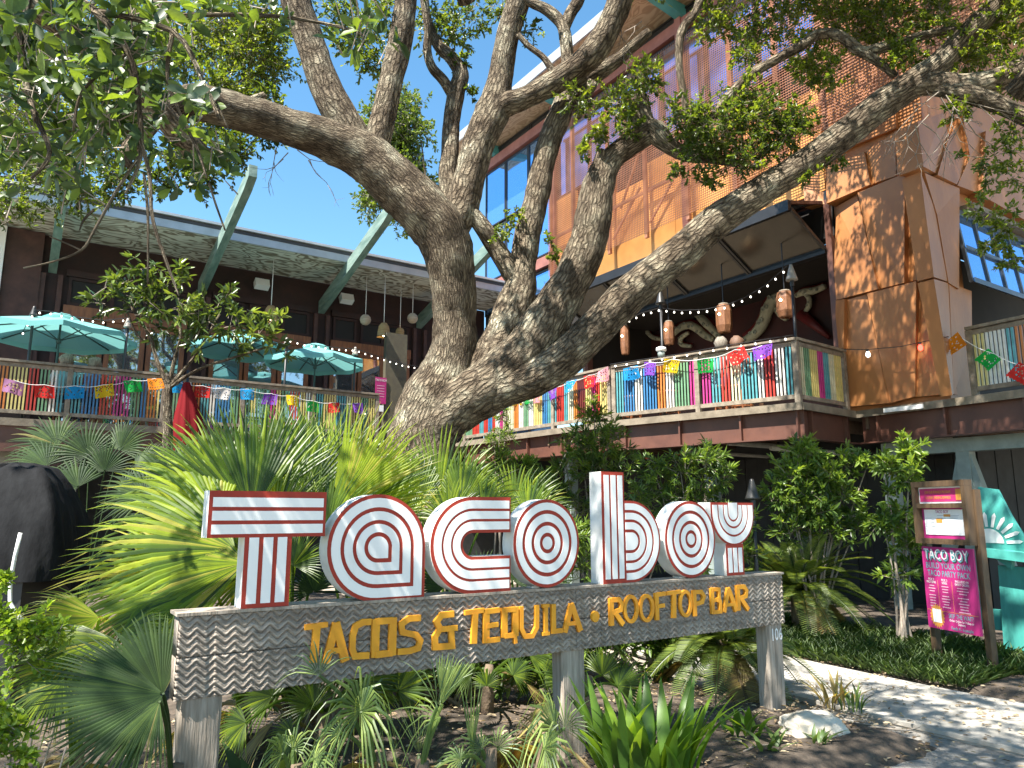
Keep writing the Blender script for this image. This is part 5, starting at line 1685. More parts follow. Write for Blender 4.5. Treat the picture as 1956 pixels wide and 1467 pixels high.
# flower pots at the left foot of the bar balcony
for (x, y, c, lab) in ((893, 838, 'lantern', 'terracotta pot on the landing edge below the balcony'), (908, 841, 'green_beam', 'green bowl pot on the landing edge below the balcony')):
    q = on_seg(x, y, (8.9, 16.2), (9.3, 16.1))
    tag(obj('plant_pot', MB().lathe([(0, 0), (.10, 0), (.14, .16), (.15, .18), (.12, .18), (.11, .15), (0, .15)], 16), M[c], None, True, W(q[0], q[1], q[2] - 0.08)), lab, 'pot')
# ------------------------------------------------------------------ foliage machinery (numpy)
def unit(a):
    return a / np.maximum(np.linalg.norm(a, axis=-1, keepdims=True), 1e-9)
def rdir(n):
    return unit(RNG.normal(size=(n, 3)))
def leaf_mesh(name, Pb, D, Nn, L, Wr, mat, rnd=None, fold=0.18, curl=0.15, shape=(0.35, 0.75, 0.85)):
    """leaves of 6 points: base, two shoulders, two cheeks, tip; D direction, Nn rough normal"""
    n = len(Pb)
    D = unit(D)
    S = unit(np.cross(D, Nn))
    Nn = np.cross(S, D)
    L = np.asarray(L).reshape(-1, 1) * np.ones((n, 1))
    Wd = L * Wr
    t1, t2, w2 = shape
    b = Pb
    tip = Pb + D * L - Nn * (L * curl)
    def side(t, w, s):
        return Pb + D * (L * t) + S * (s * Wd * w * 0.5) + Nn * (Wd * fold * w) - Nn * (L * curl * t * t)
    V_ = np.stack([b, side(t1, 1.0, 1), side(t2, w2, 1), tip, side(t2, w2, -1), side(t1, 1.0, -1)], 1).reshape(-1, 3)
    k = np.arange(n).reshape(-1, 1) * 6
    F_ = np.concatenate([k + np.array([[0, 1, 2, 3]]), k + np.array([[0, 3, 4, 5]])], 1).reshape(-1)
    me = bpy.data.meshes.new(name)
    me.vertices.add(len(V_)); me.vertices.foreach_set('co', V_.astype(np.float32).ravel())
    me.loops.add(len(F_)); me.loops.foreach_set('vertex_index', F_.astype(np.int32))
    nf = len(F_) // 4
    me.polygons.add(nf); me.polygons.foreach_set('loop_start', np.arange(0, nf * 4, 4, dtype=np.int32))
    me.update(calc_edges=True)
    a = me.attributes.new('rnd', 'FLOAT', 'POINT')
    r_ = RNG.random(n) if rnd is None else rnd
    a.data.foreach_set('value', np.repeat(r_, 6).astype(np.float32))
    me.materials.append(mat)
    return me
def sticks_mesh(name, A, B, ra, rb, mat):
    """many thin three-sided sticks"""
    n = len(A)
    D = unit(B - A)
    ref = np.where(np.abs(D[:, 2:3]) > 0.9, np.array([[1., 0, 0]]), np.array([[0., 0, 1]]))
    X = unit(np.cross(D, ref)); Y = np.cross(D, X)
    ra = np.asarray(ra).reshape(-1, 1) * np.ones((n, 1)); rb = np.asarray(rb).reshape(-1, 1) * np.ones((n, 1))
    vs = []
    for P_, r_ in ((A, ra), (B, rb)):
        for k in range(3):
            a = 2 * math.pi * k / 3
            vs.append(P_ + X * r_ * math.cos(a) + Y * r_ * math.sin(a))
    V_ = np.stack(vs, 1).reshape(-1, 3)
    k = np.arange(n).reshape(-1, 1) * 6
    F_ = np.concatenate([k + np.array([[0, 1, 4, 3]]), k + np.array([[1, 2, 5, 4]]), k + np.array([[2, 0, 3, 5]])], 1).reshape(-1)
    me = bpy.data.meshes.new(name)
    me.vertices.add(len(V_)); me.vertices.foreach_set('co', V_.astype(np.float32).ravel())
    me.loops.add(len(F_)); me.loops.foreach_set('vertex_index', F_.astype(np.int32))
    nf = len(F_) // 4
    me.polygons.add(nf); me.polygons.foreach_set('loop_start', np.arange(0, nf * 4, 4, dtype=np.int32))
    me.update(calc_edges=True)
    me.materials.append(mat)
    return me
class Crown:
    """collects twigs and leaves of one plant, then builds 'foliage' and 'twigs' under it"""
    def __init__(s):
        s.P, s.D, s.N, s.L, s.Rn, s.A, s.B = [], [], [], [], [], [], []
    def cluster(s, c, r, nt, nl, L, up=0.25, droop=0.0, flat=(1, 1, 1), ang=0.75, rshift=0.0, start=0.45, twl=0.55):
        c = np.array(c, float)
        fl = np.array(flat)
        o = rdir(nt) * (RNG.random((nt, 1)) ** 0.5) * r * start * fl
        d = unit(rdir(nt) * fl + o / r * 0.9 + np.array([0, 0, up]))
        tl = r * twl * (0.6 + 0.8 * RNG.random((nt, 1)))
        A = c + o
        B = A + d * tl - np.array([0, 0, 1]) * droop * tl
        s.A.append(A); s.B.append(B)
        k = RNG.random((nt, nl, 1)) ** 0.7
        P_ = A[:, None] + (B - A)[:, None] * (0.15 + 0.85 * k)
        dd = unit((B - A))[:, None] * (0.6 + 0.5 * k) + RNG.normal(size=(nt, nl, 3)) * ang
        dd[..., 2] -= droop * 0.5
        P_ = P_.reshape(-1, 3); dd = unit(dd.reshape(-1, 3))
        nn = unit(RNG.normal(size=P_.shape) * 0.6 + np.array([0, 0, 1.0]))
        s.P.append(P_); s.D.append(dd); s.N.append(nn)
        s.L.append(L * (0.65 + 0.6 * RNG.random(len(P_))))
        base = np.repeat(np.clip(RNG.normal(0.45 + rshift, 0.2, nt), 0, 1), nl)
        s.Rn.append(np.clip(base + RNG.normal(0, 0.15, len(P_)), 0, 0.96))
    def build(s, parent, mat, Wr=0.4, off=(0, 0, 0), twig=True, tr=0.004, fold=0.18, curl=0.15, shape=(0.35, 0.75, 0.85), fname='foliage'):
        P_ = np.concatenate(s.P) - np.array(off)
        me = leaf_mesh(fname, P_, np.concatenate(s.D), np.concatenate(s.N), np.concatenate(s.L), Wr, mat, np.concatenate(s.Rn), fold, curl, shape)
        o = kindset(link(fname, me, parent), 'stuff')
        if twig:
            A, B = np.concatenate(s.A) - np.array(off), np.concatenate(s.B) - np.array(off)
            kindset(link('twigs', sticks_mesh('twigs', A, B, tr, tr * 0.45, M['twig']), parent), 'stuff')
        return o
def smooth_path(pts, rad, step=4):
    out, ro = [], []
    n = len(pts)
    for i in range(n - 1):
        p0 = pts[max(0, i - 1)]; p1 = pts[i]; p2 = pts[i + 1]; p3 = pts[min(n - 1, i + 2)]
        for k in range(step):
            t = k / step
            out.append(0.5 * ((2 * p1) + (p2 - p0) * t + (2 * p0 - 5 * p1 + 4 * p2 - p3) * t * t + (3 * p1 - p0 - 3 * p2 + p3) * t ** 3))
            ro.append(rad[i] + (rad[i + 1] - rad[i]) * t)
    out.append(pts[-1]); ro.append(rad[-1])
    return out, ro

# ------------------------------------------------------------------ the live oak
TB = at(806, 850, 9.4); TB.z = 0.0
OAK = thing_w('live_oak_tree', 'large spreading live oak with rough grey bark rising behind the sign', 'tree', TB)
def limb(name, spec, n=14, wob=0.07, step=5):
    """spec rows: photo x, y, width in photo pixels, distance"""
    pts, rad = [], []
    for (x, y, w, Y) in spec:
        p = at(x, y, Y)
        pts.append(p - TB)
        rad.append(w * 0.445 * (p - Vector((0, 0, CAM_H))).length / PX_F)
    pts, rad = smooth_path(pts, rad, step)
    return obj(name, MB().tube(pts, rad, n, True, True, wob), M['bark'], OAK, True)
zb = lambda z: None
trunk_spec = [(800, 1010, 175, 9.3), (800, 900, 150, 9.35), (808, 830, 146, 9.4), (836, 760, 146, 9.45), (864, 690, 112, 9.45), (869, 610, 90, 9.4), (863, 530, 97, 9.3), (846, 455, 112, 9.2), (800, 395, 112, 9.1), (745, 340, 104, 9.0), (690, 296, 98, 8.9), (615, 262, 80, 8.7), (540, 240, 68, 8.5), (450, 212, 72, 8.2), (365, 196, 66, 7.9), (280, 222, 46, 7.6), (190, 236, 42, 7.4), (120, 240, 36, 7.2)]
limb('trunk', trunk_spec, 26, 0.09, 6)
limb('limb', [(800, 880, 90, 9.35), (850, 795, 115, 9.3), (930, 740, 116, 9.2), (1000, 680, 108, 9.15), (1050, 605, 98, 9.1), (1092, 535, 84, 9.1), (1120, 470, 80, 9.05), (1133, 410, 74, 9.0), (1146, 345, 62, 9.0), (1168, 304, 52, 9.0), (1205, 275, 46, 8.95), (1245, 250, 50, 8.9), (1275, 275, 34, 8.8), (1310, 296, 28, 8.75), (1350, 300, 24, 8.7), (1410, 312, 16, 8.6)], 20, 0.10)
limb('limb', [(890, 775, 70, 9.25), (965, 742, 82, 9.1), (1030, 716, 82, 9.0), (1085, 680, 80, 8.9), (1130, 635, 80, 8.85), (1180, 585, 80, 8.8), (1240, 530, 76, 8.75), (1300, 484, 74, 8.7), (1364, 426, 68, 8.6), (1466, 358, 58, 8.45), (1569, 290, 56, 8.3), (1671, 211, 55, 8.1), (1756, 153, 50, 7.9), (1807, 110, 40, 7.8), (1858, 55, 37, 7.7), (1903, 8, 33, 7.6), (1950, -60, 28, 7.5)], 18, 0.08)
limb('limb', [(1700, 185, 30, 8.0), (1770, 160, 42, 7.85), (1841, 166, 44, 7.7), (1905, 152, 42, 7.6), (1960, 128, 40, 7.5), (2060, 90, 34, 7.3)], 12)
limb('limb', [(1790, 168, 28, 7.8), (1850, 180, 34, 7.6), (1905, 198, 30, 7.5), (1965, 228, 28, 7.4), (2040, 270, 20, 7.3)], 10)
limb('limb', [(905, 730, 60, 9.35), (945, 668, 82, 9.4), (972, 615, 84, 9.45), (992, 556, 72, 9.5), (1000, 500, 58, 9.5), (1008, 443, 55, 9.5), (1022, 390, 52, 9.5), (1034, 335, 50, 9.5), (1048, 275, 48, 9.5), (1068, 222, 46, 9.5), (1090, 172, 46, 9.5), (1125, 148, 38, 9.45), (1182, 112, 26, 9.4), (1240, 60, 16, 9.3)], 14, 0.12)
limb('limb', [(1000, 560, 36, 9.5), (975, 520, 42, 9.45), (948, 474, 40, 9.4), (922, 434, 38, 9.3), (895, 400, 30, 9.25)], 12)
limb('limb', [(852, 460, 70, 9.2), (880, 400, 74, 9.3), (897, 341, 66, 9.3), (915, 273, 66, 9.3), (940, 215, 70, 9.3), (955, 155, 50, 9.3), (966, 85, 46, 9.25), (985, 17, 46, 9.2), (1010, -60, 42, 9.15), (1040, -160, 34, 9.1)], 16, 0.08)
limb('limb', [(930, 225, 50, 9.3), (965, 200, 48, 9.25), (1008, 184, 44, 9.2), (1076, 147, 48, 9.1), (1134, 99, 52, 9.0), (1172, 34, 48, 8.9), (1192, -20, 46, 8.8), (1230, -120, 36, 8.7)], 14, 0.08)
limb('branch', [(1060, 145, 18, 9.1), (1040, 112, 13, 9.1), (1010, 88, 12, 9.1), (990, 66, 11, 9.1)], 8)
limb('branch', [(1086, 130, 26, 9.1), (1082, 90, 25, 9.1), (1074, 48, 24, 9.1), (1046, 20, 22, 9.1), (1015, 5, 18, 9.1), (990, -10, 14, 9.1)], 8)
limb('branch', [(1076, 60, 20, 9.1), (1090, 25, 24, 9.1), (1105, 0, 25, 9.1), (1120, -50, 20, 9.1)], 8)
limb('limb', [(690, 300, 60, 8.9), (665, 245, 66, 8.85), (632, 190, 64, 8.8), (606, 120, 56, 8.75), (585, 60, 55, 8.7), (565, 0, 55, 8.65), (548, -80, 46, 8.6)], 16, 0.08)
limb('limb', [(715, 300, 50, 8.95), (730, 235, 52, 8.95), (742, 175, 48, 8.95), (758, 110, 47, 8.95), (770, 50, 45, 8.9), (776, -10, 42, 8.9), (785, -90, 34, 8.85)], 14, 0.08)
limb('limb', [(868, 420, 40, 9.35), (856, 345, 40, 9.4), (860, 290, 36, 9.45), (862, 235, 35, 9.5), (872, 175, 35, 9.5), (880, 140, 30, 9.5), (862, 110, 27, 9.5), (838, 88, 22, 9.5), (820, 50, 18, 9.5), (812, 10, 17, 9.5), (806, -50, 14, 9.5)], 12, 0.08)
limb('branch', [(866, 185, 22, 9.5), (848, 155, 21, 9.45), (825, 128, 19, 9.4), (816, 95, 18, 9.4), (818, 60, 16, 9.35), (812, 10, 15, 9.3), (815, -30, 13, 9.3)], 8)
limb('branch', [(1345, -30, 16, 8.6), (1330, 20, 16, 8.6), (1302, 60, 16, 8.6), (1297, 120, 14, 8.6), (1306, 180, 14, 8.6), (1312, 235, 12, 8.6), (1312, 290, 10, 8.6)], 8)
limb('branch', [(1350, 240, 10, 8.5), (1374, 204, 14, 8.4), (1425, 150, 18, 8.4), (1473, 119, 18, 8.35), (1528, 89, 18, 8.3), (1562, 66, 20, 8.3), (1603, 68, 20, 8.25), (1640, 95, 20, 8.2), (1680, 120, 16, 8.15), (1710, 145, 14, 8.1)], 8)
limb('branch', [(1645, 100, 18, 8.2), (1690, 90, 21, 8.15), (1722, 82, 20, 8.1), (1773, 65, 15, 8.0), (1830, 56, 12, 7.9), (1900, 50, 8, 7.8)], 8)
limb('broken_stub', [(1120, 480, 36, 9.0), (1128, 400, 34, 8.95), (1138, 340, 30, 8.92), (1150, 288, 24, 8.9)], 8, 0.14)
limb('broken_stub', [(455, 212, 22, 8.3), (480, 192, 18, 8.35), (506, 182, 14, 8.4)], 8)
limb('broken_stub', [(300, 225, 34, 7.6), (262, 268, 34, 7.55), (240, 300, 28, 7.5), (250, 318, 10, 7.5)], 8, 0.12)
limb('broken_stub', [(1245, 260, 40, 8.9), (1225, 222, 46, 8.9), (1222, 190, 30, 8.9), (1216, 178, 10, 8.9)], 10, 0.18)
limb('broken_stub', [(1130, 160, 26, 9.4), (1110, 200, 22, 9.35), (1105, 225, 10, 9.3)], 8, 0.15)
# root flare
for k in range(7):
    a = 2 * math.pi * k / 7 + 0.3
    c, s = math.cos(a), math.sin(a)
    pts = [Vector((c * 0.25, s * 0.25, 0.8)), Vector((c * 0.5, s * 0.5, 0.3)), Vector((c * 0.85, s * 0.85, 0.1)), Vector((c * 1.4, s * 1.4, -0.05))]
    pts, rad = smooth_path(pts, [0.3, 0.24, 0.15, 0.05], 4)
    obj('root', MB().tube(pts, rad, 10, True, True, 0.1), M['bark'], OAK, True)

def cl(cr, px, py, rpx, Y, nt, nl, L, **k):
    p = at(px, py, Y)
    cr.cluster(p, rpx * (p - Vector((0, 0, CAM_H))).length / PX_F, nt, nl, L, **k)
oak = Crown()
LO = 0.062
# leaf masses the photograph shows
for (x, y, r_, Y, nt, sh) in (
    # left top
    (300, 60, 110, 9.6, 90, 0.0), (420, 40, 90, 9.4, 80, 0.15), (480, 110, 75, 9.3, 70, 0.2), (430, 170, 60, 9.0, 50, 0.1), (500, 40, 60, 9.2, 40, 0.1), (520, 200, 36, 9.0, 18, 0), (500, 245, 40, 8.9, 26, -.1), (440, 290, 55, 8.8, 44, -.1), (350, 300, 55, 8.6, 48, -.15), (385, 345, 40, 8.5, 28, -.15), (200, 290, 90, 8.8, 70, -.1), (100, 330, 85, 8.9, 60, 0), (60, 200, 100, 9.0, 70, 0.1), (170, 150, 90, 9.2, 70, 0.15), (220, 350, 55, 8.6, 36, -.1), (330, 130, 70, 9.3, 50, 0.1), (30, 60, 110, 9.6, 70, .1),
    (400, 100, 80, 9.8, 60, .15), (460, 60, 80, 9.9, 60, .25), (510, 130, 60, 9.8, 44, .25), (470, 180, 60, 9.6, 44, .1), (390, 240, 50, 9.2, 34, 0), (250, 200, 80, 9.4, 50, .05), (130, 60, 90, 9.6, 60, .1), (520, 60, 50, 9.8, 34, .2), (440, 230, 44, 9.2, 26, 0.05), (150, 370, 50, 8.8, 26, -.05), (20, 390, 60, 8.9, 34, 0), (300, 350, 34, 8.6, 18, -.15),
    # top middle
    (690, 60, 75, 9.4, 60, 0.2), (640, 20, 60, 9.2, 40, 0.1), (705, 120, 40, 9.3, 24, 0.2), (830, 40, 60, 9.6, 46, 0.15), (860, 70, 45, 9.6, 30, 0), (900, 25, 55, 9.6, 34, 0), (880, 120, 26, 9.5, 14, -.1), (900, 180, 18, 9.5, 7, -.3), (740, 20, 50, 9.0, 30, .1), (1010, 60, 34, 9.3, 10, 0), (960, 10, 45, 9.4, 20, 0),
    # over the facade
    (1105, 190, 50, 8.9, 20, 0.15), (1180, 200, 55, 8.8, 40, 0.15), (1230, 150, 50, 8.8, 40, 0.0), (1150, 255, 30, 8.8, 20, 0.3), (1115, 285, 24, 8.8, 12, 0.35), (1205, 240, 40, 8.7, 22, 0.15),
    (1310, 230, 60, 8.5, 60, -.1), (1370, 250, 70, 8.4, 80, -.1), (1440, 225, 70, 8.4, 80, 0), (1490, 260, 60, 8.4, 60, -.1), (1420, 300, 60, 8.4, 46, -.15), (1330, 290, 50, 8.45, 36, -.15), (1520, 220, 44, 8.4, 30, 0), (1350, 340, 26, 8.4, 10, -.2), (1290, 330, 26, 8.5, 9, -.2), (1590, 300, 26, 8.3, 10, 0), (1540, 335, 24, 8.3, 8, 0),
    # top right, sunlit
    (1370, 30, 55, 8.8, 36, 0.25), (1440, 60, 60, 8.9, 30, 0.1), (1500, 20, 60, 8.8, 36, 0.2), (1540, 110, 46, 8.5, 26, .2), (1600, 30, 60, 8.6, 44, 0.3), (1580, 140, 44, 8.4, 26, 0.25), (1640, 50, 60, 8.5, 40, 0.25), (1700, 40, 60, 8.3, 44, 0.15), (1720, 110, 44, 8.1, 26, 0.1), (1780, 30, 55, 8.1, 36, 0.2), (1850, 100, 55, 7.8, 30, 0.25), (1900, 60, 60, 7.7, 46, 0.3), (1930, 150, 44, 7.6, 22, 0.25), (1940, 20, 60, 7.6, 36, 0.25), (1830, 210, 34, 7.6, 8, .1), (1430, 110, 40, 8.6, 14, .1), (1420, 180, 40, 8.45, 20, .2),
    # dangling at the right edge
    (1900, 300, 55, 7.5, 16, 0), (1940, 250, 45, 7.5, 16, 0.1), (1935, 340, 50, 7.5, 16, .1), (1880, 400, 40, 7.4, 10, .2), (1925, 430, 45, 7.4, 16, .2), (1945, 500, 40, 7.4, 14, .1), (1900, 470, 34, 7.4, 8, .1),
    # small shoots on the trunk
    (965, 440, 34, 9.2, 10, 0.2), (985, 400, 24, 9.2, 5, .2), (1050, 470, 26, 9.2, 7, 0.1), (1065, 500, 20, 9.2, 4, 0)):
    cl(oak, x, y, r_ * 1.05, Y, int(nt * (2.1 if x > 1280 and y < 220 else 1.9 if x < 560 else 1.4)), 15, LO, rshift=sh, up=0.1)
# the rest of the crown, overhead and out of the picture, which shades the garden
cnt = 0
tries = 0
while cnt < 245 and tries < 20000:
    tries += 1
    x, y, z = RNG.uniform(-9.5, 9), RNG.uniform(-3.0, 11), RNG.uniform(5.3, 9.6)
    if (x + 0.5) ** 2 / 100 + (y - 5) ** 2 / 65 > 1.0: continue
    if in_frame((x, y, z), 0.95): continue
    if x < -2.3 and y > 1.6 and RNG.random() < 0.93: continue
    if z < 6.2 and abs(x) < 3 and y < 2: continue
    oak.cluster((x, y, z), 0.9, 36, 10, 0.10, up=0.1, flat=(1, 1, 0.55))
    cnt += 1
cnt = 0
while cnt < 165:  # extra unseen leaf clusters, added above the view to shade the copper corner
    x, y, z = RNG.uniform(2.2, 8.2), RNG.uniform(7.2, 11.2), RNG.uniform(8.2, 11.0)
    if in_frame((x, y, z), 0.35): continue
    oak.cluster((x, y, z), 0.8, 36, 10, 0.09, up=0.1, flat=(1, 1, 0.6))
    cnt += 1
oak.build(OAK, M['oak_leaf'], 0.40, TB, tr=0.004)
# limbs of the out-of-frame crown
for (x, y, z, dx, dy, dz) in ((-0.5, 7.6, 7.4, -2.0, -4.5, 1.0), (1.4, 7.6, 7.6, 1.6, -4.5, 1.0), (-3.2, 7.2, 5.2, -3.0, -4.0, 1.5), (4.9, 6.6, 5.6, 1.6, -4.2, 1.4)):
    pts = [Vector((x, y, z)) - TB]
    for k in range(1, 6):
        pts.append(Vector((x + dx * k / 5, y + dy * k / 5, z + dz * k / 5 + 0.15 * math.sin(k * 2))) - TB)
    if any(in_frame(p + TB, 0.1) for p in pts[1:]):
        pts = [p + Vector((0, 0, 0.9 * i / 5)) for i, p in enumerate(pts)]
    p2, r2 = smooth_path(pts, [0.13, 0.11, 0.09, 0.07, 0.05, 0.03], 3)
    obj('branch', MB().tube(p2, r2, 8, True, True, 0.06), M['bark'], OAK, True)
# bare twigs hanging at the right
def bare_twigs(cx, cy, Y, n, spread, length, droop):
    A, B, ra = [], [], []
    def grow(p, d, L, r_, depth):
        q = p + d * L
        A.append(tuple(p)); B.append(tuple(q)); ra.append(r_)
        if depth == 0: return
        for _ in range(random.choice((1, 2, 2))):
            dd = (d + Vector((random.gauss(0, .45), random.gauss(0, .45), random.gauss(-droop, .4)))).normalized()
            grow(q, dd, L * random.uniform(.6, .95), r_ * .7, depth - 1)
    for _ in range(n):
        p = at(cx + random.uniform(-spread, spread), cy + random.uniform(-spread, spread) * .5, Y)
        grow(p, Vector((random.gauss(0, .5), random.gauss(0, .3), -0.6)).normalized(), length, 0.009, 4)
    return np.array(A), np.array(B), np.array(ra)
sets = [bare_twigs(1850, 200, 7.6, 9, 60, 0.26, .12), bare_twigs(1740, 230, 7.9, 4, 40, 0.20, .1), bare_twigs(560, 290, 8.6, 5, 40, 0.18, 0.1), bare_twigs(1190, 60, 8.9, 4, 40, .18, .1)]
A = np.concatenate([s[0] for s in sets]) - np.array(TB); B = np.concatenate([s[1] for s in sets]) - np.array(TB); ra = np.concatenate([s[2] for s in sets])
kindset(link('bare_twigs', sticks_mesh('bare_twigs', A, B, ra, ra * 0.6, M['twig']), OAK), 'stuff')

# ------------------------------------------------------------------ broad-leaved branch hanging in close at the upper left
FB = at(-120, 700, 3.4); FB.z = 0
FT = thing_w('broadleaf_tree', 'leafy tree with large glossy leaves hanging into the upper left corner', 'tree', FB)
def fbranch(spec, name='branch'):
    pts, rad = [], []
    for (x, y, w, Y) in spec:
        p = at(x, y, Y); pts.append(p - FB); rad.append(w * .5 * (p - Vector((0, 0, CAM_H))).length / PX_F)
    pts, rad = smooth_path(pts, rad, 4)
    obj(name, MB().tube(pts, rad, 7, True, True, 0.05), M['bark'], FT, True)
obj('trunk', MB().tube(*smooth_path([Vector((-0.3, 0, 0)), Vector((-0.32, .02, 1.5)), Vector((-0.25, 0, 2.8)), at(60, -60, 3.4) - FB], [.11, .09, .07, .04], 6), 12, True, True, .08), M['bark'], FT, True)
for sp in ([(60, -60, 20, 3.3), (180, 20, 12, 3.0), (245, 100, 10, 2.9), (265, 200, 9, 2.9), (268, 300, 7, 2.9), (240, 370, 4, 2.9)],
           [(262, 250, 8, 2.9), (285, 330, 7, 2.9), (292, 420, 6, 2.9), (325, 520, 5, 2.9), (342, 565, 3, 2.9)],
           [(265, 300, 6, 2.9), (225, 360, 5, 2.9), (180, 440, 5, 2.9), (155, 478, 4, 2.9), (100, 500, 3, 2.9), (45, 512, 2.5, 2.9)],
           [(155, 478, 3, 2.9), (120, 462, 2.5, 2.9), (95, 452, 2, 2.9)], [(275, 330, 5, 2.9), (282, 400, 5, 2.9), (283, 470, 4, 2.9), (282, 540, 3, 2.9)],
           [(180, 400, 4, 3), (160, 420, 4, 3), (152, 440, 2, 3)], [(400, 350, 4, 2.9), (412, 390, 4, 2.9), (430, 440, 3, 2.9)],
           [(60, -40, 16, 3.3), (40, 80, 12, 3.1), (60, 200, 9, 3.0), (95, 290, 7, 2.9), (60, 340, 5, 2.9)], [(180, 20, 10, 3.0), (330, 60, 9, 2.9), (390, 160, 8, 2.85), (420, 230, 6, 2.8)],
           [(330, 60, 8, 2.9), (320, 150, 6, 2.9), (350, 230, 5, 2.85), (375, 280, 5, 2.8), (395, 340, 4, 2.8)], [(390, 160, 5, 2.9), (415, 200, 4, 2.85), (435, 245, 3, 2.85)], [(245, 100, 6, 2.95), (160, 170, 5, 2.9), (140, 250, 4, 2.9)], [(300, 30, 8, 3.0), (520, 30, 7, 3.2), (680, 60, 5, 3.2), (690, 90, 3, 3.2)]):
    fbranch(sp)
# whorls of big leaves: the ones that show largest are objects of their own
def whorl(px, py, Y, n, L, out):
    p = np.array(at(px, py, Y))
    ax = unit(RNG.normal(size=3) * 0.7 + np.array([0, -0.35, 0.45]))
    for k in range(n):
        a = k * 2.4 + RNG.uniform(0, .6)
        e1 = unit(np.cross(ax, [0.3, 0.2, 0.9])); e2 = np.cross(ax, e1)
        d = unit(ax * RNG.uniform(0.15, 0.75) + e1 * math.cos(a) + e2 * math.sin(a))
        out.append((p + ax * RNG.uniform(0, 0.05), d, ax * 0.9 + RNG.normal(size=3) * .35, L * RNG.uniform(.5, 1.25), RNG.random()))
big = []
spots = []
for _ in range(150):
    spots.append((RNG.uniform(-20, 330), RNG.uniform(-10, 260)))
for _ in range(20): spots.append((RNG.uniform(-20, 170), RNG.uniform(240, 390)))
for _ in range(18): spots.append((RNG.uniform(200, 430), RNG.uniform(150, 330)))
for _ in range(10): spots.append((RNG.uniform(330, 560), RNG.uniform(-10, 60)))
for _ in range(9): spots.append((RNG.uniform(640, 760), RNG.uniform(-10, 90)))
for xy in ((230, 240), (255, 215), (270, 265), (370, 200), (385, 190), (320, 270), (345, 265), (400, 325), (415, 300), (380, 345), (310, 290), (60, 290), (35, 300), (90, 150), (210, 110), (690, 80), (672, 95), (265, 30), (430, 345), (250, 40), (100, 40), (150, 60), (300, 60), (160, 130), (60, 100), (20, 150), (340, 360), (370, 325)): spots.append(xy)
for (x, y) in spots:
    whorl(x, y, RNG.uniform(2.75, 3.7), RNG.integers(6, 10), 0.086, big)
fz = np.array(FB)
order = sorted(range(len(big)), key=lambda i: big[i][0][1])
near = set(order[:300])
LEAFM = []
for k in range(6):
    n_ = 1
    V0 = np.zeros((1, 3))
    me = leaf_mesh('leaf', V0, np.array([[1., 0, 0]]), np.array([[0, 0, 1.]]), [1.0], 0.46, M['big_leaf'], np.array([0.1 + 0.16 * k]), 0.14, 0.10 + 0.03 * k, (0.42, 0.78, 0.88))
    LEAFM.append(me)
for i in near:
    p, d, nn, L_, r_ = big[i]
    d = Vector(d).normalized(); nn = Vector(nn)
    s_ = d.cross(nn).normalized(); nn = s_.cross(d)
    o = link('leaf', LEAFM[min(5, int(r_ * 6))], FT)
    Mx = Matrix((d, -s_, nn)).transposed().to_4x4()
    o.matrix_basis = Matrix.Translation(Vector(p) - FB) @ Mx @ Matrix.Diagonal((L_, L_, L_, 1))
rest = [big[i] for i in order[300:]]
cf = Crown()
cf.P = [np.array([b[0] for b in rest])]; cf.D = [np.array([b[1] for b in rest])]; cf.N = [np.array([b[2] for b in rest])]; cf.L = [np.array([b[3] for b in rest])]; cf.Rn = [np.array([b[4] * .95 for b in rest])]
# more of the same crown behind and above the frame
for _ in range(120):
    x, y = RNG.uniform(-120, 400), RNG.uniform(-160, 330)
    out = []
    whorl(x, y, RNG.uniform(3.4, 4.4), 9, 0.085, out)
    for b in out:
        cf.P.append(b[0][None]); cf.D.append(b[1][None]); cf.N.append(b[2][None]); cf.L.append(np.array([b[3]])); cf.Rn.append(np.array([b[4] * .9]))
cf.build(FT, M['big_leaf'], 0.46, FB, twig=False, fold=.14, curl=.14, shape=(.42, .78, .88))
A, B = [], []
for (x, y) in spots:
    p = np.array(at(x, y, 3.0)); q = p + np.array([RNG.normal(0, .05), RNG.normal(0, .05), RNG.uniform(-.12, .16)])
    A.append(q - fz); B.append(p - fz)
kindset(link('twigs', sticks_mesh('twigs', np.array(A), np.array(B), 0.004, 0.0025, M['twig']), FT), 'stuff')

# ------------------------------------------------------------------ trees beyond the roofs
def far_tree(label, px, py, Y, rpx, n, zbase=0.0, L=0.16, tdx=55):
    c = at(px, py, Y)
    tx = at(px + tdx, py, Y).x
    t = thing_w('background_tree', label, 'tree', Vector((tx, c.y, zbase)), 'trees beyond the restaurant')
    s = (c - Vector((0, 0, CAM_H))).length / PX_F
    cr = Crown()
    for k in range(n):
        d = rdir(1)[0] * (RNG.random() ** 0.4)
        p = np.array(c) + d * np.array([rpx[0] * s, rpx[0] * s * .8, rpx[1] * s])
        cr.cluster(p, 42 * s, 22, 10, L, up=.2)
    cr.build(t, M['far_leaf'], 0.42, t.location, tr=0.012)
    hz_ = c.z - zbase
    obj('trunk', MB().tube(*smooth_path([Vector((0, 0, 0)), Vector((.1, 0, hz_ * .5)), Vector((-.1, 0.1, hz_))], [.28, .2, .08], 5), 10, True, True, .08), M['bark'], t, True)
    for k in range(5):
        a = k * 1.3
        obj('limb', MB().tube(*smooth_path([Vector((0, 0, hz_ * .55)), Vector((math.cos(a) * .8, math.sin(a) * .8, hz_ * .8)), Vector((math.cos(a) * 1.5, math.sin(a) * 1.3, hz_ * 1.02))], [.12, .08, .03], 4), 7, True, True, .06), M['bark'], t, True)
far_tree('sunlit green tree seen through the fork beyond the low roof', 752, 300, 33.0, (62, 140), 90, L=.2, tdx=100)
far_tree('dark green tree at the far left beyond the low roof', 20, 330, 25.5, (60, 120), 34)

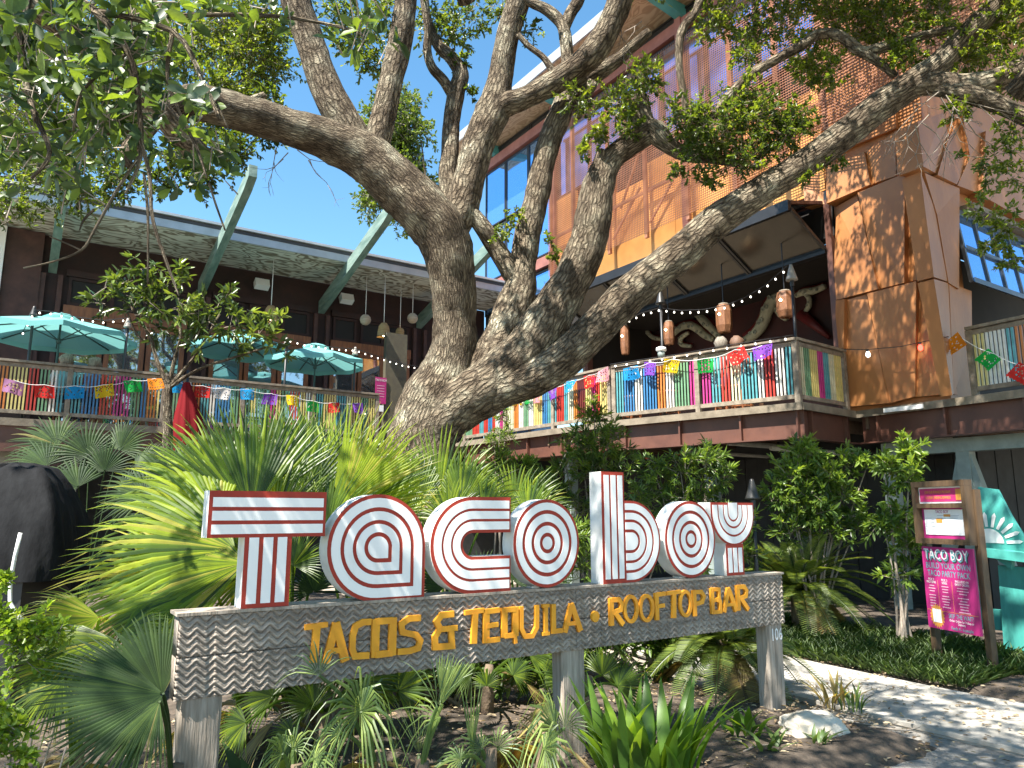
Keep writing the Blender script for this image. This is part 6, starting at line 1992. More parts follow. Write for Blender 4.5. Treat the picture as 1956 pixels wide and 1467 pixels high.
# ------------------------------------------------------------------ small tree at the left deck
q = at(322, 1000, 12.3)
MG = thing_w('small_magnolia_tree', 'small leafy tree with pale shoots in front of the left deck', 'tree', Vector((q.x, q.y, 0)))
mgo = MG.location.copy()
def mstem(spec, name='branch'):
    pts, rad = [], []
    for (x, y, w) in spec:
        p = at(x, y, 12.3) if y < 990 else mgo
        pts.append(p - mgo); rad.append(w * .5 * 12.5 / PX_F)
    pts, rad = smooth_path(pts, rad, 4)
    obj(name, MB().tube(pts, rad, 8, True, True, .05), M['bark'], MG, True)
mstem([(322, 1000, 24), (320, 860, 20), (320, 790, 17), (322, 735, 14)], 'trunk')
for sp in ([(322, 740, 11), (300, 690, 8), (285, 640, 7), (250, 585, 5)], [(322, 740, 10), (335, 680, 7), (345, 640, 6), (340, 570, 4)], [(324, 738, 9), (365, 690, 6), (385, 660, 5), (420, 600, 4)], [(324, 740, 9), (380, 705, 6), (440, 685, 5), (520, 660, 4)], [(290, 650, 5), (262, 640, 4), (230, 560, 3)]):
    mstem(sp)
mg = Crown()
for (x, y, r_, n_, sh) in ((235, 545, 50, 22, -.1), (215, 580, 40, 14, -.25), (290, 540, 40, 16, .0), (345, 530, 36, 14, .2), (300, 580, 50, 24, 0), (350, 590, 55, 28, .15), (260, 600, 45, 16, -.2), (400, 600, 50, 24, .05), (420, 560, 34, 10, .0), (440, 620, 45, 20, .15), (370, 640, 44, 18, -.1), (480, 640, 40, 16, .05), (520, 610, 30, 9, .35), (510, 655, 34, 12, .1), (450, 660, 34, 12, -.1), (300, 510, 30, 8, .2), (350, 510, 20, 6, .3), (310, 625, 34, 10, -.2), (455, 590, 26, 8, .2), (270, 505, 24, 6, 0)):
    cl(mg, 360 + (x - 360) * 1.08, y + 4, r_ * 1.05, 12.3, max(3, int(n_ * .62)), 9, 0.175, rshift=sh, up=.35, ang=.7)
mg.build(MG, M['magnolia'], 0.30, mgo, tr=.007, fold=.2, curl=.22)

# ------------------------------------------------------------------ fan palms
def frond(hub, tip, base, parent, off, mat, nseg=34, spread=105, fused=0.5, droop=0.25, nrm=None, fold=0.5, rnd0=0.45, rv=0.25, tipdroop=0.3, wid=1.0):
    hub, tip, base = Vector(hub), Vector(tip), Vector(base)
    X = (tip - hub); Rr = X.length; X.normalize()
    nrm = Vector(nrm) if nrm is not None else Vector((0, -0.75, 0.65))
    Z = (nrm - X * nrm.dot(X)).normalized()
    Y = Z.cross(X)
    V_, F_, At = [], [], []
    st = [0.03, 0.28, 0.5, 0.68, 0.84, 1.0]
    for i in range(nseg):
        a = R(-spread + 2 * spread * (i + .5) / nseg)
        da = R(spread) / nseg * wid
        lk = Rr * (0.62 + 0.38 * math.cos(a * 0.62)) * random.uniform(.93, 1.04)
        d = X * math.cos(a) + Y * math.sin(a)
        sd = -X * math.sin(a) + Y * math.cos(a)
        rv_ = min(.96, max(0, random.gauss(rnd0, rv)))
        td = tipdroop * random.uniform(.3, 1.6)
        tw = random.uniform(-.08, .08)
        bt = random.random()
        b = len(V_)
        for k, t in enumerate(st):
            r_ = t * lk
            w = r_ * math.tan(da) if t <= fused else max(0.0, fused * lk * math.tan(da) * (1 - ((t - fused) / (1 - fused)) ** 1.3))
            c = hub + d * r_ + Z * (0.10 * math.cos(a) * r_ - droop * r_ * t * 0.6) 
            c += Vector((0, 0, -1)) * (td * lk * max(0, t - fused) ** 2 * 1.6)
            c += sd * (tw * lk * max(0, t - fused))
            h = w * fold
            V_ += [tuple(c + sd * w - Z * h * .5 - off), tuple(c + Z * h * .5 - off), tuple(c - sd * w - Z * h * .5 - off)]
            At += [rv_ if t < .9 or bt > .55 else .985] * 3
        for k in range(len(st) - 1):
            q = b + 3 * k
            F_ += [(q, q + 1, q + 4, q + 3), (q + 1, q + 2, q + 5, q + 4)]
    me = bpy.data.meshes.new('frond')
    # petiole
    mid = base.lerp(hub, .55) + Vector((0, 0, 0.12 * (hub - base).length))
    pb = MB().tube(smooth_path([base - off, mid - off, hub - off], [.012, .01, .008], 4)[0], [.012, .012, .011, .011, .01, .01, .009, .009, .006], 6)
    b = len(V_)
    V_ += pb.v; F_ += [tuple(b + i for i in f) for f in pb.f]; At += [rnd0] * len(pb.v)
    me.from_pydata(V_, [], F_)
    at_ = me.attributes.new('rnd', 'FLOAT', 'POINT')
    at_.data.foreach_set('value', np.array(At, dtype=np.float32))
    me.materials.append(mat)
    return link('frond', me, parent)
def palm(label, base, specs, mat='palm', group='fan palms in the bed', dead=3, **kw):
    bz = Vector((base.x, base.y, 0))
    t = thing_w('fan_palm', label, 'palm', bz, group)
    for s in specs:
        (hx, hy, tx, ty, Y), ex = s[:5], (s[5] if len(s) > 5 else {})
        k = dict(kw); k.update(ex)
        Yt = k.pop('Yt', Y)
        m_ = M[k.pop('mat', mat)]
        b = k.pop('base', None)
        frond(at(hx, hy, Y), at(tx, ty, Yt), b or (bz + Vector((0, 0, .35))), t, bz, m_, **k)
    for k in range(dead):
        a = random.uniform(0, 6.28)
        hb_ = bz + Vector((math.cos(a) * .3, math.sin(a) * .3, .32))
        frond(hb_, hb_ + Vector((math.cos(a) * .3, math.sin(a) * .3, -.28)), bz + Vector((0, 0, .4)), t, bz, M['sago_dry'], nseg=18, spread=60, tipdroop=.6, nrm=(math.cos(a), math.sin(a), .6))
    obj('stem', MB().tube([(0, 0, -.05), (0, 0, .25), (0.02, 0, .45)], [.06, .055, .03], 8, wob=.2), M['litter_stem'], t, True)
    return t
M['litter_stem'] = paint('palm_stem', (0.22, 0.16, 0.10), (0.10, 0.07, 0.05), 0.9, 12, .6, 30)
palm('sunlit fan palm spreading left from behind the letter T', at(470, 1180, 5.0), [
    (450, 1050, 130, 1010, 4.75, dict(Yt=4.5, spread=70, rnd0=.6)), (420, 990, 215, 880, 5.0, dict(spread=75, rnd0=.6)), (470, 1075, 150, 1090, 4.7, dict(Yt=4.4, spread=60, rnd0=.75)), (400, 1100, 70, 1120, 4.6, dict(Yt=4.3, spread=55, rnd0=.8)),
    (480, 985, 400, 760, 5.2, dict(spread=55, mat='palm', rnd0=.25, tipdroop=.1)), (430, 940, 300, 800, 5.4, dict(spread=60, rnd0=.5)), (380, 1130, 120, 1190, 4.5, dict(Yt=4.2, spread=60, rnd0=.6)), (500, 1080, 330, 1060, 4.9, dict(spread=80, rnd0=.45)), (490, 1120, 560, 1060, 4.7, dict(spread=70, rnd0=.3))])
palm('tall dark green fan palm behind the letters T and a', at(560, 1180, 5.6), [
    (500, 960, 490, 755, 5.5, dict(spread=62, rnd0=.22, tipdroop=.08, fold=.6)), (560, 980, 550, 770, 5.8, dict(spread=55, rnd0=.2, tipdroop=.08)), (600, 960, 590, 740, 6.0, dict(spread=55, rnd0=.3, tipdroop=.1)), (520, 1010, 440, 850, 5.3, dict(spread=70, rnd0=.3)), (620, 1020, 680, 880, 5.6, dict(spread=70, rnd0=.35)), (560, 1080, 600, 1010, 5.2, dict(spread=90, rnd0=.25))], tipdroop=.12)
palm('bright yellow green fan palm left of the oak trunk base', at(680, 1120, 6.0), [
    (655, 965, 735, 760, 5.8, dict(spread=48, rnd0=.85, tipdroop=.1, rv=.12)), (690, 970, 760, 800, 6.0, dict(spread=60, rnd0=.75, tipdroop=.12)), (640, 960, 640, 790, 6.2, dict(spread=60, rnd0=.6)), (720, 990, 800, 860, 6.0, dict(spread=65, rnd0=.6)), (600, 990, 560, 860, 6.1, dict(spread=60, rnd0=.55))])
palm('shaded fan palm at the foot of the oak behind the letter c', at(850, 1120, 6.8), [
    (840, 960, 845, 800, 7.0, dict(spread=75, rnd0=.35, tipdroop=.15)), (800, 970, 760, 850, 6.9, dict(spread=70, rnd0=.4)), (880, 970, 930, 840, 6.9, dict(spread=70, rnd0=.4)), (860, 1000, 870, 900, 6.6, dict(spread=85, rnd0=.45)), (780, 1000, 720, 920, 6.6, dict(spread=80, rnd0=.65)), (925, 990, 960, 900, 6.8, dict(spread=70, rnd0=.5))])
palm('narrow leaved fan palm right of the oak behind the first letter o', at(990, 1120, 7.6), [
    (985, 980, 1010, 865, 7.6, dict(spread=70, rnd0=.45)), (960, 990, 930, 900, 7.6, dict(spread=60, rnd0=.5)), (1010, 990, 1050, 900, 7.5, dict(spread=60, rnd0=.5)), (1010, 1010, 1040, 960, 7.3, dict(spread=80, rnd0=.55))], nseg=28)
palm('large dark fan palm in front of the left sign post', at(330, 1480, 3.7), [
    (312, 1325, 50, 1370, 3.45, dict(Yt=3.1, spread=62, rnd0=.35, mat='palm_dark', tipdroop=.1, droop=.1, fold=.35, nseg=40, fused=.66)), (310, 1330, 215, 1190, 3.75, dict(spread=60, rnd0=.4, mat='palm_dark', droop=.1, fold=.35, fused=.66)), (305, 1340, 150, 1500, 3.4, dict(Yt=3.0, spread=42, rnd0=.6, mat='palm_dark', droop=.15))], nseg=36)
palm('low fan palm with drooping tips at the left edge', at(150, 1350, 3.9), [
    (215, 1220, 40, 1290, 3.8, dict(Yt=3.5, spread=70, rnd0=.6)), (190, 1180, 20, 1180, 4.0, dict(Yt=3.7, spread=60, rnd0=.75)), (150, 1260, -40, 1330, 3.7, dict(Yt=3.4, spread=70, rnd0=.5)), (230, 1210, 330, 1180, 4.2, dict(spread=70, rnd0=.3)), (120, 1300, 20, 1400, 3.5, dict(Yt=3.3, spread=70, rnd0=.4))], tipdroop=.6)
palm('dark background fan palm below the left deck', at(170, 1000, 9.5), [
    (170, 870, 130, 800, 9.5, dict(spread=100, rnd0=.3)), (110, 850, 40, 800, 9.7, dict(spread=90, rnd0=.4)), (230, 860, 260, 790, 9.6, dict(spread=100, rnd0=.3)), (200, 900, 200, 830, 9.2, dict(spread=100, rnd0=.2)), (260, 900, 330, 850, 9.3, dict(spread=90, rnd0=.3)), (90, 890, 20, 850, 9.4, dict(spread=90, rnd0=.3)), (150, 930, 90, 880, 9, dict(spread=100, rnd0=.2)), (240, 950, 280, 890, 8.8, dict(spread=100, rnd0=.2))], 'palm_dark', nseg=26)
palm('pale spiky palm below the left deck railing', at(560, 1000, 10.0), [
    (545, 850, 510, 775, 10, dict(spread=100, rnd0=.7)), (580, 850, 600, 780, 10, dict(spread=100, rnd0=.7)), (530, 880, 470, 830, 9.8, dict(spread=100, rnd0=.6)), (600, 880, 650, 830, 9.8, dict(spread=100, rnd0=.7)), (560, 890, 560, 820, 9.6, dict(spread=110, rnd0=.7))], nseg=26, tipdroop=.6)
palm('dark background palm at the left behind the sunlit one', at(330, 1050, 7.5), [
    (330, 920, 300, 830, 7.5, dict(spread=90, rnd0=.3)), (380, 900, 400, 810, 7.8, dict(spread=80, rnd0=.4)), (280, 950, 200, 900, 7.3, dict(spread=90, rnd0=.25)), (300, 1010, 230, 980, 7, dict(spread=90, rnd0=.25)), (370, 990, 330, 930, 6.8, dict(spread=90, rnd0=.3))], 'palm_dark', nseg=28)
palm('dark low fan palm in the shade under the left half of the beam', at(620, 1330, 5.0), [
    (560, 1290, 480, 1230, 4.8, dict(spread=95, rnd0=.3)), (640, 1290, 640, 1210, 5.0, dict(spread=100, rnd0=.3)), (700, 1300, 770, 1230, 5.0, dict(spread=95, rnd0=.35)), (520, 1330, 440, 1310, 4.5, dict(spread=90, rnd0=.3)), (600, 1350, 560, 1290, 4.5, dict(spread=100, rnd0=.2)), (760, 1320, 830, 1270, 4.9, dict(spread=95, rnd0=.3)), (680, 1350, 720, 1300, 4.6, dict(spread=100, rnd0=.25)), (470, 1380, 400, 1420, 4.2, dict(spread=80, rnd0=.35)), (560, 1400, 500, 1430, 4.1, dict(spread=90, rnd0=.35))], 'palm', nseg=26, dead=1)
palm('dark low fan palm in the shade under the middle of the beam', at(930, 1290, 6.0), [
    (880, 1250, 820, 1200, 5.8, dict(spread=95, rnd0=.3)), (950, 1240, 960, 1170, 6.1, dict(spread=100, rnd0=.3)), (1010, 1250, 1070, 1210, 5.9, dict(spread=95, rnd0=.35)), (900, 1290, 850, 1280, 5.5, dict(spread=100, rnd0=.25)), (980, 1290, 1020, 1260, 5.6, dict(spread=100, rnd0=.25)), (930, 1310, 930, 1270, 5.3, dict(spread=110, rnd0=.3)), (1040, 1290, 1090, 1290, 5.5, dict(spread=90, rnd0=.3))], 'palm', nseg=26, dead=1)
palm('shaded fan palm behind the letters c and o', at(900, 1190, 6.4), [
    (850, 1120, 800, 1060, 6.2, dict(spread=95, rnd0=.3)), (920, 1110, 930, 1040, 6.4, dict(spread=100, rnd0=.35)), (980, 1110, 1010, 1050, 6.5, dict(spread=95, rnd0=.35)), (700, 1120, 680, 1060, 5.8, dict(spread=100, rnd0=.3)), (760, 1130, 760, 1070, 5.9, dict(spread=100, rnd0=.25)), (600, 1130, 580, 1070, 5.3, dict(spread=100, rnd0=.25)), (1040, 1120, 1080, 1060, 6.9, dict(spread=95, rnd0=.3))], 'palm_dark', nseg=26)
# young strappy palms in front of the beam
palm('young palm with arching straps below the word TACOS', at(720, 1440, 3.9), [
    (690, 1355, 580, 1220, 3.75, dict(spread=115, rnd0=.5, fused=.25, tipdroop=1.9, nseg=20, wid=.75, Yt=3.5)), (690, 1360, 800, 1260, 3.7, dict(spread=110, rnd0=.55, fused=.25, tipdroop=1.9, nseg=16, wid=.75, Yt=3.5)), (610, 1290, 590, 1190, 3.6, dict(spread=70, rnd0=.25, fused=.3, tipdroop=.8, nseg=12, wid=.6)), (650, 1400, 560, 1390, 3.7, dict(spread=100, rnd0=.45, fused=.25, tipdroop=1.5, nseg=14, wid=.55))], 'strap')
palm('upright young palm below the ampersand', at(800, 1470, 3.75), [
    (845, 1345, 870, 1250, 3.7, dict(spread=28, rnd0=.75, fused=.7, tipdroop=.1, nseg=14)), (835, 1350, 850, 1170, 3.65, dict(spread=40, rnd0=.4, fused=.15, tipdroop=.5, nseg=6, wid=.5)), (800, 1440, 790, 1300, 3.8, dict(spread=30, rnd0=.45, fused=.2, tipdroop=.2, nseg=10, wid=.5)), (840, 1370, 740, 1300, 3.7, dict(spread=70, rnd0=.6, fused=.2, tipdroop=1.2, nseg=8, wid=.5)), (900, 1440, 905, 1290, 3.9, dict(spread=12, rnd0=.5, fused=.4, tipdroop=.1, nseg=6))], 'strap')
palm('young palm with arching pale straps left of the middle post', at(1040, 1450, 4.2), [
    (1060, 1390, 950, 1300, 4.1, dict(spread=115, rnd0=.75, fused=.25, tipdroop=2.0, nseg=20, wid=.8, Yt=3.8)), (1080, 1390, 1130, 1300, 4.2, dict(spread=90, rnd0=.35, fused=.25, tipdroop=.8, nseg=14, wid=.55)), (1030, 1420, 1010, 1320, 4.3, dict(spread=80, rnd0=.3, fused=.2, tipdroop=.8, nseg=10, wid=.55)), (1040, 1430, 1130, 1380, 3.9, dict(spread=115, rnd0=.65, fused=.25, tipdroop=1.8, nseg=16, wid=.75, Yt=3.7))], 'strap')

palm('young arching palm at the bottom edge right of the left post', at(560, 1480, 3.7), [
    (540, 1440, 470, 1370, 3.6, dict(Yt=3.4, spread=110, rnd0=.45, fused=.25, tipdroop=1.7, nseg=16, wid=.7)), (560, 1430, 610, 1340, 3.7, dict(spread=100, rnd0=.5, fused=.25, tipdroop=1.2, nseg=14, wid=.65)), (600, 1450, 680, 1420, 3.6, dict(spread=110, rnd0=.5, fused=.25, tipdroop=1.7, nseg=14, wid=.7))], 'strap', dead=0)
palm('young arching palm at the bottom edge below the word TEQUILA', at(930, 1480, 3.95), [
    (920, 1430, 850, 1360, 3.9, dict(spread=110, rnd0=.45, fused=.25, tipdroop=1.5, nseg=16, wid=.7)), (950, 1430, 1000, 1350, 4.0, dict(spread=100, rnd0=.5, fused=.25, tipdroop=1.2, nseg=14, wid=.65)), (880, 1450, 800, 1430, 3.7, dict(spread=110, rnd0=.6, fused=.25, tipdroop=1.7, nseg=14, wid=.7))], 'strap', dead=0)
palm('dark fan palm low behind the middle post', at(1120, 1330, 5.6), [
    (1090, 1300, 1050, 1240, 5.5, dict(spread=100, rnd0=.3)), (1150, 1290, 1180, 1230, 5.8, dict(spread=100, rnd0=.35)), (1180, 1310, 1240, 1270, 5.7, dict(spread=95, rnd0=.3)), (1120, 1330, 1100, 1290, 5.2, dict(spread=105, rnd0=.25))], 'palm', nseg=26, dead=1)
# ------------------------------------------------------------------ cycads
def cycad_frond(base, dirv, length, lift, parent, off, mat, rnd0, leafl=0.16, npair=46, droop=1.0):
    base = Vector(base)
    d = Vector(dirv).normalized()
    pts = []
    for k in range(13):
        t = k / 12
        p = base + d * (length * t) + Vector((0, 0, 1)) * (length * (lift * t - droop * t * t))
        pts.append(p)
    Pb, D, Nn, L_, Rn = [], [], [], [], []
    for k in range(npair):
        t = 0.12 + 0.88 * k / npair
        i = min(11, int(t * 12)); f = t * 12 - i
        p = pts[i].lerp(pts[i + 1], f); tg = (pts[i + 1] - pts[i]).normalized()
        sd = tg.cross(Vector((0, 0, 1)))
        sd = sd.normalized() if sd.length > .05 else Vector((1, 0, 0))
        up = sd.cross(tg)
        ll = leafl * math.sin(math.pi * (0.12 + 0.82 * t)) ** .6
        for s in (-1, 1):
            Pb.append(tuple(p - off)); D.append(tuple(tg * .55 + sd * s + up * .25)); Nn.append(tuple(up)); L_.append(ll); Rn.append(min(.98, max(0, random.gauss(rnd0, .15))))
    me = leaf_mesh('frond', np.array(Pb), np.array(D), np.array(Nn), np.array(L_), 0.075, mat, np.array(Rn), .2, .1, (.3, .75, .8))
    bm = bmesh.new(); bm.from_mesh(me)
    tb = MB().tube([p - off for p in pts], [.011 - .0006 * k for k in range(13)], 5)
    vs_ = [bm.verts.new(v_) for v_ in tb.v]
    for f_ in tb.f: bm.faces.new([vs_[i] for i in f_])
    bm.to_mesh(me); bm.free()
    return link('frond', me, parent)
def cycad(label, base, n, length, z0, mat='sago', dry=8, seed=1):
    b = Vector((base.x, base.y, 0))
    t = thing_w('cycad', label, 'cycad', b, 'cycads in the beds')
    rr_ = random.Random(seed)
    for k in range(n):
        a = k * 2.399
        e = k / n
        cycad_frond(b + Vector((0, 0, z0)), (math.cos(a), math.sin(a), 0), length * rr_.uniform(.8, 1.1) * (.62 + .45 * e), 1.5 - 1.35 * e, t, b, M[mat], .45 + .2 * rr_.random(), droop=.45 + .45 * e)
    for k in range(dry):
        a = k * 2.1 + .5
        cycad_frond(b + Vector((0, 0, z0 - .05)), (math.cos(a), math.sin(a), 0), length * rr_.uniform(.7, .95), .1, t, b, M['sago_dry'], .5, droop=.75)
    obj('trunk', MB().lathe([(.08, 0), (.11, z0 * .4), (.10, z0 * .9), (.06, z0 + .05), (0, z0 + .08)], 14), M['litter_stem'], t, True)
q = at(1528, 1180, 10.2)
cycad('sago palm with upright fronds right of the sign end', q, 60, 1.2, 0.55, dry=14, seed=2)
q = at(1385, 1285, 6.9)
cycad('sago palm with drooping browned fronds under the right end of the sign', q, 34, 0.85, 0.42, 'sago', 16, 5)
# ------------------------------------------------------------------ oleanders and shrubs below the balcony
def shrub(label, px, py, Y, clusters, mat='oleander', L=0.13, Wr=.17, name='oleander_shrub', group='shrubs below the balcony', nl=16, stem=True, flowers=0):
    q = at(px, py, Y)
    b = Vector((q.x, q.y, 0.03))
    t = thing_w(name, label, 'shrub', b, group)
    cr = Crown()
    rr_ = random.Random(int(px * 7 + py))
    for (x, y, r_, n_, sh) in clusters:
        cl(cr, x, y, r_ * 1.1, Y, int(n_ * 1.6), nl, L, rshift=sh + .08, up=.55, ang=.55)
        if stem:
            p = at(x, y, Y) - b
            p2, r2 = smooth_path([Vector((rr_.uniform(-.15, .15), rr_.uniform(-.15, .15), -.02)), Vector((p.x * .45, p.y * .5, p.z * .5)), p], [.02, .014, .006], 4)
            obj('stem', MB().tube(p2, r2, 6), M['twig'], t, True)
    cr.build(t, M[mat], Wr, b, tr=.005, fold=.12, curl=.18, shape=(.4, .72, .8))
    for k in range(flowers):
        c_ = rr_.choice(clusters)
        p = at(c_[0] + rr_.uniform(-c_[2], c_[2]) * .6, c_[1] - c_[2] * rr_.uniform(0, .9), Y - .1) - b
        mb = MB()
        for j in range(6):
            a = j * 1.05
            mb.quad((p.x, p.y, p.z), (p.x + .03 * math.cos(a), p.y + .03 * math.sin(a), p.z + .02), (p.x + .05 * math.cos(a + .4), p.y + .05 * math.sin(a + .4), p.z + .01), (p.x + .03 * math.cos(a + .8), p.y + .03 * math.sin(a + .8), p.z + .02))
        obj('flower', mb, M['flower'], t)
M['flower'] = cloth('coral_flower', (0.62, 0.10, 0.06), .3)
shrub('tall oleander growing against the balcony fascia behind the letter b', 1140, 1060, 11.0, [(1135, 800, 34, 12, .1), (1110, 850, 44, 20, 0), (1160, 850, 44, 20, 0), (1080, 890, 44, 16, .1), (1135, 900, 50, 20, -.1), (1185, 900, 44, 16, -.1), (1060, 940, 44, 14, -.1), (1100, 970, 50, 16, -.15), (1160, 960, 44, 14, -.2)], flowers=5)
shrub('oleander with loose shoots behind the second letter o', 1330, 1080, 10.3, [(1350, 880, 40, 16, .1), (1300, 900, 44, 18, 0), (1385, 910, 36, 14, .1), (1250, 900, 40, 14, .05), (1230, 950, 46, 16, -.05), (1290, 960, 50, 20, -.1), (1350, 950, 46, 18, -.05), (1320, 1010, 44, 12, -.15)], flowers=4)
shrub('small oleander left of the letter b in the bed', 1000, 1060, 10.5, [(960, 890, 34, 14, .25), (1000, 900, 34, 14, .25), (1030, 930, 34, 14, .1), (1050, 980, 40, 14, .05), (1010, 985, 40, 12, .1)], flowers=1)
shrub('thin bamboo like shrub against the balcony near the oak trunk', 950, 1000, 12.5, [(955, 790, 26, 9, .2), (965, 830, 30, 10, .15), (945, 850, 28, 9, .1), (1130, 770, 14, 4, .2)], L=.11, Wr=.13)
shrub('dense glossy shrub below the balcony corner', 1550, 1110, 9.9, [(1540, 870, 36, 18, .25), (1510, 910, 44, 24, .15), (1570, 910, 46, 26, .15), (1620, 890, 36, 14, .1), (1490, 950, 40, 20, .0), (1545, 960, 56, 34, .0), (1600, 950, 48, 24, .05), (1520, 1010, 50, 22, -.1), (1580, 1010, 54, 24, -.1), (1640, 1000, 40, 14, -.1), (1660, 880, 30, 9, .1)], L=.115, Wr=.27)
shrub('glossy shrub beside the steel leg left of the menu board', 1720, 1150, 9.2, [(1738, 870, 32, 14, .3), (1735, 915, 34, 14, .2), (1690, 900, 30, 10, .1), (1725, 1000, 40, 18, .2), (1690, 1010, 34, 12, .0), (1740, 1050, 36, 14, .1), (1715, 1100, 34, 10, .1), (1700, 950, 24, 6, 0)], L=.115, Wr=.27)
shrub('low oleander filling the bed between the letters b and o', 1200, 1120, 9.4, [(1090, 1030, 50, 18, .05), (1150, 1040, 50, 18, 0), (1210, 1010, 50, 18, -.05), (1260, 1050, 50, 18, 0), (1120, 1090, 44, 14, -.1), (1200, 1080, 50, 16, -.1), (1310, 1070, 44, 14, -.1), (1400, 1010, 44, 14, .05), (1420, 1060, 40, 12, 0)], flowers=2)
for (px_, py_, Y_, lab_) in ((600, 1300, 5.4, 'low dark undergrowth behind the left half of the beam'), (880, 1270, 6.3, 'low dark undergrowth behind the middle of the beam'), (1250, 1230, 7.2, 'low dark undergrowth behind the right half of the beam')):
    cs_ = []
    for k in range(16):
        cs_.append((px_ + RNG.uniform(-170, 170), py_ + RNG.uniform(-70, 30), 44, 16, RNG.uniform(-.25, 0)))
    shrub(lab_, px_, py_ + 60, Y_, cs_, 'oleander', .10, .3, 'undergrowth', 'undergrowth behind the sign', 12, True)
# hedge at the lower left
def hedge(label, px, py, Y, clusters):
    q = at(px, py, Y)
    b = Vector((q.x, q.y, 0))
    t = thing_w('hedge_bush', label, 'bush', b, 'bushes at the left edge')
    cr = Crown()
    for (x, y, r_, n_) in clusters: cl(cr, x, y, r_, Y, n_, 14, .034, rshift=.1, up=.5, ang=.6)
    cr.build(t, M['hedge'], .5, b, tr=.0025, shape=(.5, .8, .8))
    for k in range(5):
        obj('stem', MB().tube([(0.03 * k - .06, 0, 0), (0.06 * k - .12, .02, .35), (.1 * k - .2, 0.03, .75)], [.008, .006, .003], 5), M['twig'], t, True)
hedge('small leaved bright green bush at the left edge, upper of two', 30, 1300, 3.5, [(30, 1215, 50, 26), (75, 1210, 40, 22), (110, 1215, 30, 14), (0, 1190, 50, 24), (10, 1120, 26, 10), (40, 1250, 50, 20)])
hedge('small leaved bright green bush in the lower left corner', 5, 1500, 2.9, [(10, 1420, 40, 20), (25, 1400, 30, 14), (0, 1350, 36, 16), (30, 1450, 30, 12)])

# ------------------------------------------------------------------ broad leaves, clumps and ground cover
def blade_leaf(base, dirv, length, width, lean, parent, off, mat, rnd_, droop=.5):
    base = Vector(base); d = Vector(dirv).normalized()
    sd = Vector((-d.y, d.x, 0)).normalized()
    V_, At, F_ = [], [], []
    n = 8
    for k in range(n + 1):
        t = k / n
        p = base + Vector((0, 0, 1)) * (length * (t - droop * .5 * t * t * lean)) + d * (length * lean * t * t)
        w = width * (math.sin(math.pi * min(1, max(0, (t - .18) / .82)) ** .8) if t > .18 else .0) * .5 + .006 * (1 - t)
        nv = d * (-.25 * w)
        V_ += [tuple(p + sd * w - off), tuple(p + nv - off), tuple(p - sd * w - off)]
        At += [rnd_] * 3
    for k in range(n):
        q = 3 * k
        F_ += [(q, q + 1, q + 4, q + 3), (q + 1, q + 2, q + 5, q + 4)]
    me = bpy.data.meshes.new('leaf')
    me.from_pydata(V_, [], F_)
    a = me.attributes.new('rnd', 'FLOAT', 'POINT'); a.data.foreach_set('value', np.array(At, dtype=np.float32))
    me.polygons.foreach_set('use_smooth', [True] * len(me.polygons))
    me.materials.append(mat)
    return link('leaf', me, parent)
def broad_clump(label, base, n, length, width, spread, seed, mat='aspid', name='aspidistra_clump', cat='plant', lean=.45):
    b = Vector((base.x, base.y, 0.06))
    t = thing_w(name, label, cat, b)
    rr_ = random.Random(seed)
    for k in range(n):
        a = rr_.uniform(0, 6.28); r_ = spread * math.sqrt(rr_.random())
        o_ = Vector((math.cos(a) * r_, math.sin(a) * r_ * .8, 0))
        aa = a + rr_.gauss(0, .8)
        blade_leaf(b + o_, (math.cos(aa), math.sin(aa), 0), length * rr_.uniform(.6, 1.1), width * rr_.uniform(.8, 1.2), lean * rr_.uniform(.3, 1.5), t, b, M[mat], min(.95, max(0, rr_.gauss(.5, .25))))
    return t
broad_clump('clump of broad upright green leaves right of the middle sign post', at(1232, 1445, 4.55), 84, .60, .058, .30, 3)
broad_clump('few broad drooping leaves beside the left sign post', at(505, 1480, 3.9), 9, .5, .11, .12, 9, 'palm_dark', 'broad_leaf_plant', 'plant', .7)
broad_clump('low weedy plant with broad leaves left of the rock', at(1430, 1400, 5.5), 16, .26, .045, .16, 5, 'aspid', 'weed_plant', 'weed', .9)
broad_clump('low pale green weeds in front of the rock', at(1460, 1420, 5.2), 14, .16, .03, .14, 6, 'strap', 'weed_plant', 'weed', 1.0)
broad_clump('small weed tuft growing against the rock front', at(1565, 1410, 5.3), 12, .14, .022, .06, 8, 'liriope', 'weed_plant', 'weed', .9)
broad_clump('dry grass tuft beside the path right of the sign post', at(1590, 1330, 6.35), 26, .30, .018, .16, 12, 'sago_dry', 'grass_tuft', 'grass', .8)
broad_clump('green grass tuft beside the path right of the sign post', at(1630, 1350, 6.2), 16, .24, .018, .10, 13, 'liriope', 'grass_tuft', 'grass', .6)
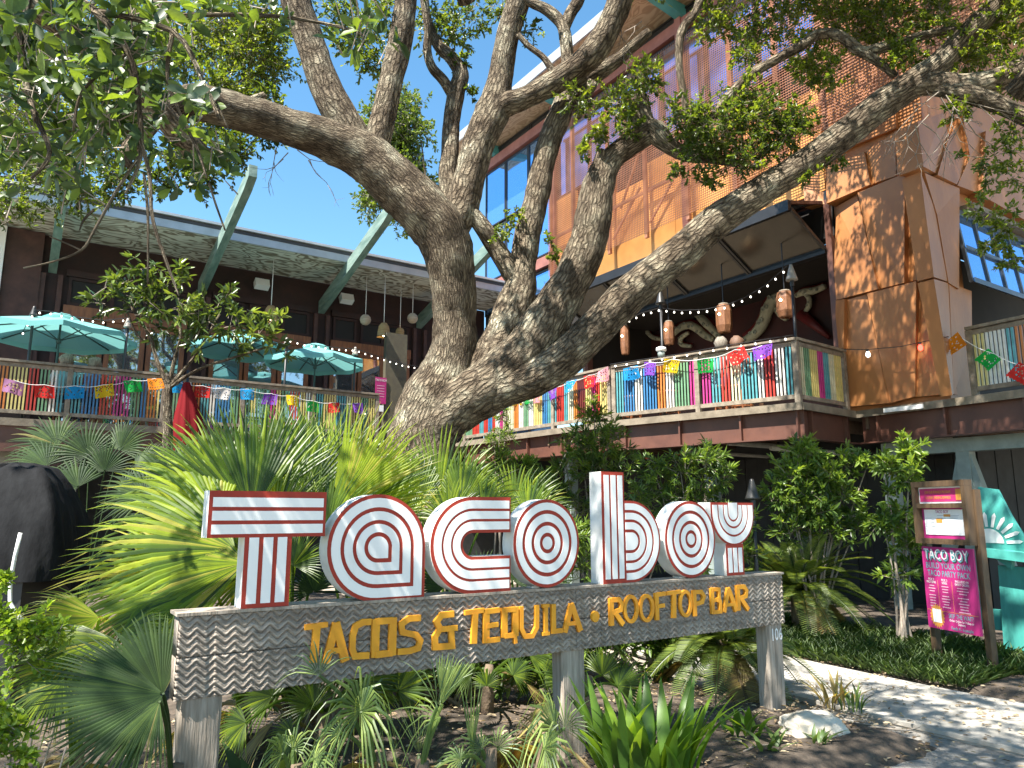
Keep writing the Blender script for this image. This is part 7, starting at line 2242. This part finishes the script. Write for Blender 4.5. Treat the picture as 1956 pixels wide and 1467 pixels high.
def blades(name, label, regions, n, L, mat, cat):
    pts = []
    for (a, b, c, d, k) in regions:
        for _ in range(int(n * k)):
            u_, v_ = random.uniform(a, b), random.uniform(c, d)
            pts.append(tuple(W(u_, v_, 0.04)))
    P_ = np.array(pts)
    az = RNG.uniform(0, 6.28, len(P_))
    le = RNG.uniform(.25, 1.1, len(P_))
    D = np.stack([np.cos(az) * le, np.sin(az) * le, np.ones(len(P_))], 1)
    Nn = np.stack([-np.cos(az), -np.sin(az), le], 1)
    me = leaf_mesh(name, P_, D, Nn, L * RNG.uniform(.6, 1.2, len(P_)), .055, M[mat], None, .1, .35, (.3, .7, .8))
    o = link(name, me)
    return tag(o, label, cat, None, 'stuff')
blades('ground_cover', 'green strappy ground cover beside the path', [(7.30, 8.3, 3.6, 7.2, 1), (8.0, 9.6, 4.4, 7.8, 1), (8.3, 9.6, 2.9, 4.6, .3)], 7500, .19, 'liriope', 'ground cover')
# dead leaves and twigs on the soil
n = 5200
P_ = np.empty((n, 3))
for i in range(n):
    u_, v_ = (random.uniform(0.3, 5.7), random.uniform(2.9, 6.5)) if i < 3600 else (random.uniform(7.2, 9.5), random.uniform(2.9, 6)) if i < 4300 else (random.uniform(4.4, 7.2), random.uniform(1.2, 4.6))
    p = W(u_, v_, 0)
    zz = 0.105 + nz2(u_, v_, 0.8, 0.02) + nz2(u_, v_, 4, 0.02) if u_ < 5.5 and v_ > 3.2 else 0.055 if u_ > 7.2 else 0.05 if abs(u_ - pathc(v_)) < .7 else .02
    P_[i] = (p.x, p.y, zz + 0.004)
az = RNG.uniform(0, 6.28, n)
me = leaf_mesh('leaf_litter', P_, np.stack([np.cos(az), np.sin(az), RNG.uniform(-.1, .3, n)], 1), np.stack([RNG.normal(0, .3, n), RNG.normal(0, .3, n), np.ones(n)], 1), RNG.uniform(.02, .06, n), .38, M['litter'], None, .2, .1)
tag(link('leaf_litter', me), 'dry fallen leaves scattered over the soil', 'leaf litter', None, 'stuff')
for (x, y, L_, a, lab) in ((1470, 1432, .5, .5, 'thin fallen twig in the foreground left of the rock'), (1240, 1455, .6, .25, 'long fallen twig in the bottom foreground'), (1700, 1400, .45, -.1, 'thin fallen twig on the gravel right of the rock')):
    p = at(x, y, 4.9); 
    k = (0.06 - CAM_H) / ray(x, y).z
    p = Vector((0, 0, CAM_H)) + ray(x, y) * k
    tag(obj('fallen_twig', MB().tube([(-L_ / 2, 0, 0.02), (-.1, .03, .03), (.1, -.01, .02), (L_ / 2, .05, .03)], [.006, .008, .007, .003], 6), M['twig'], None, True, p, (0, 0, a)), lab, 'twig')
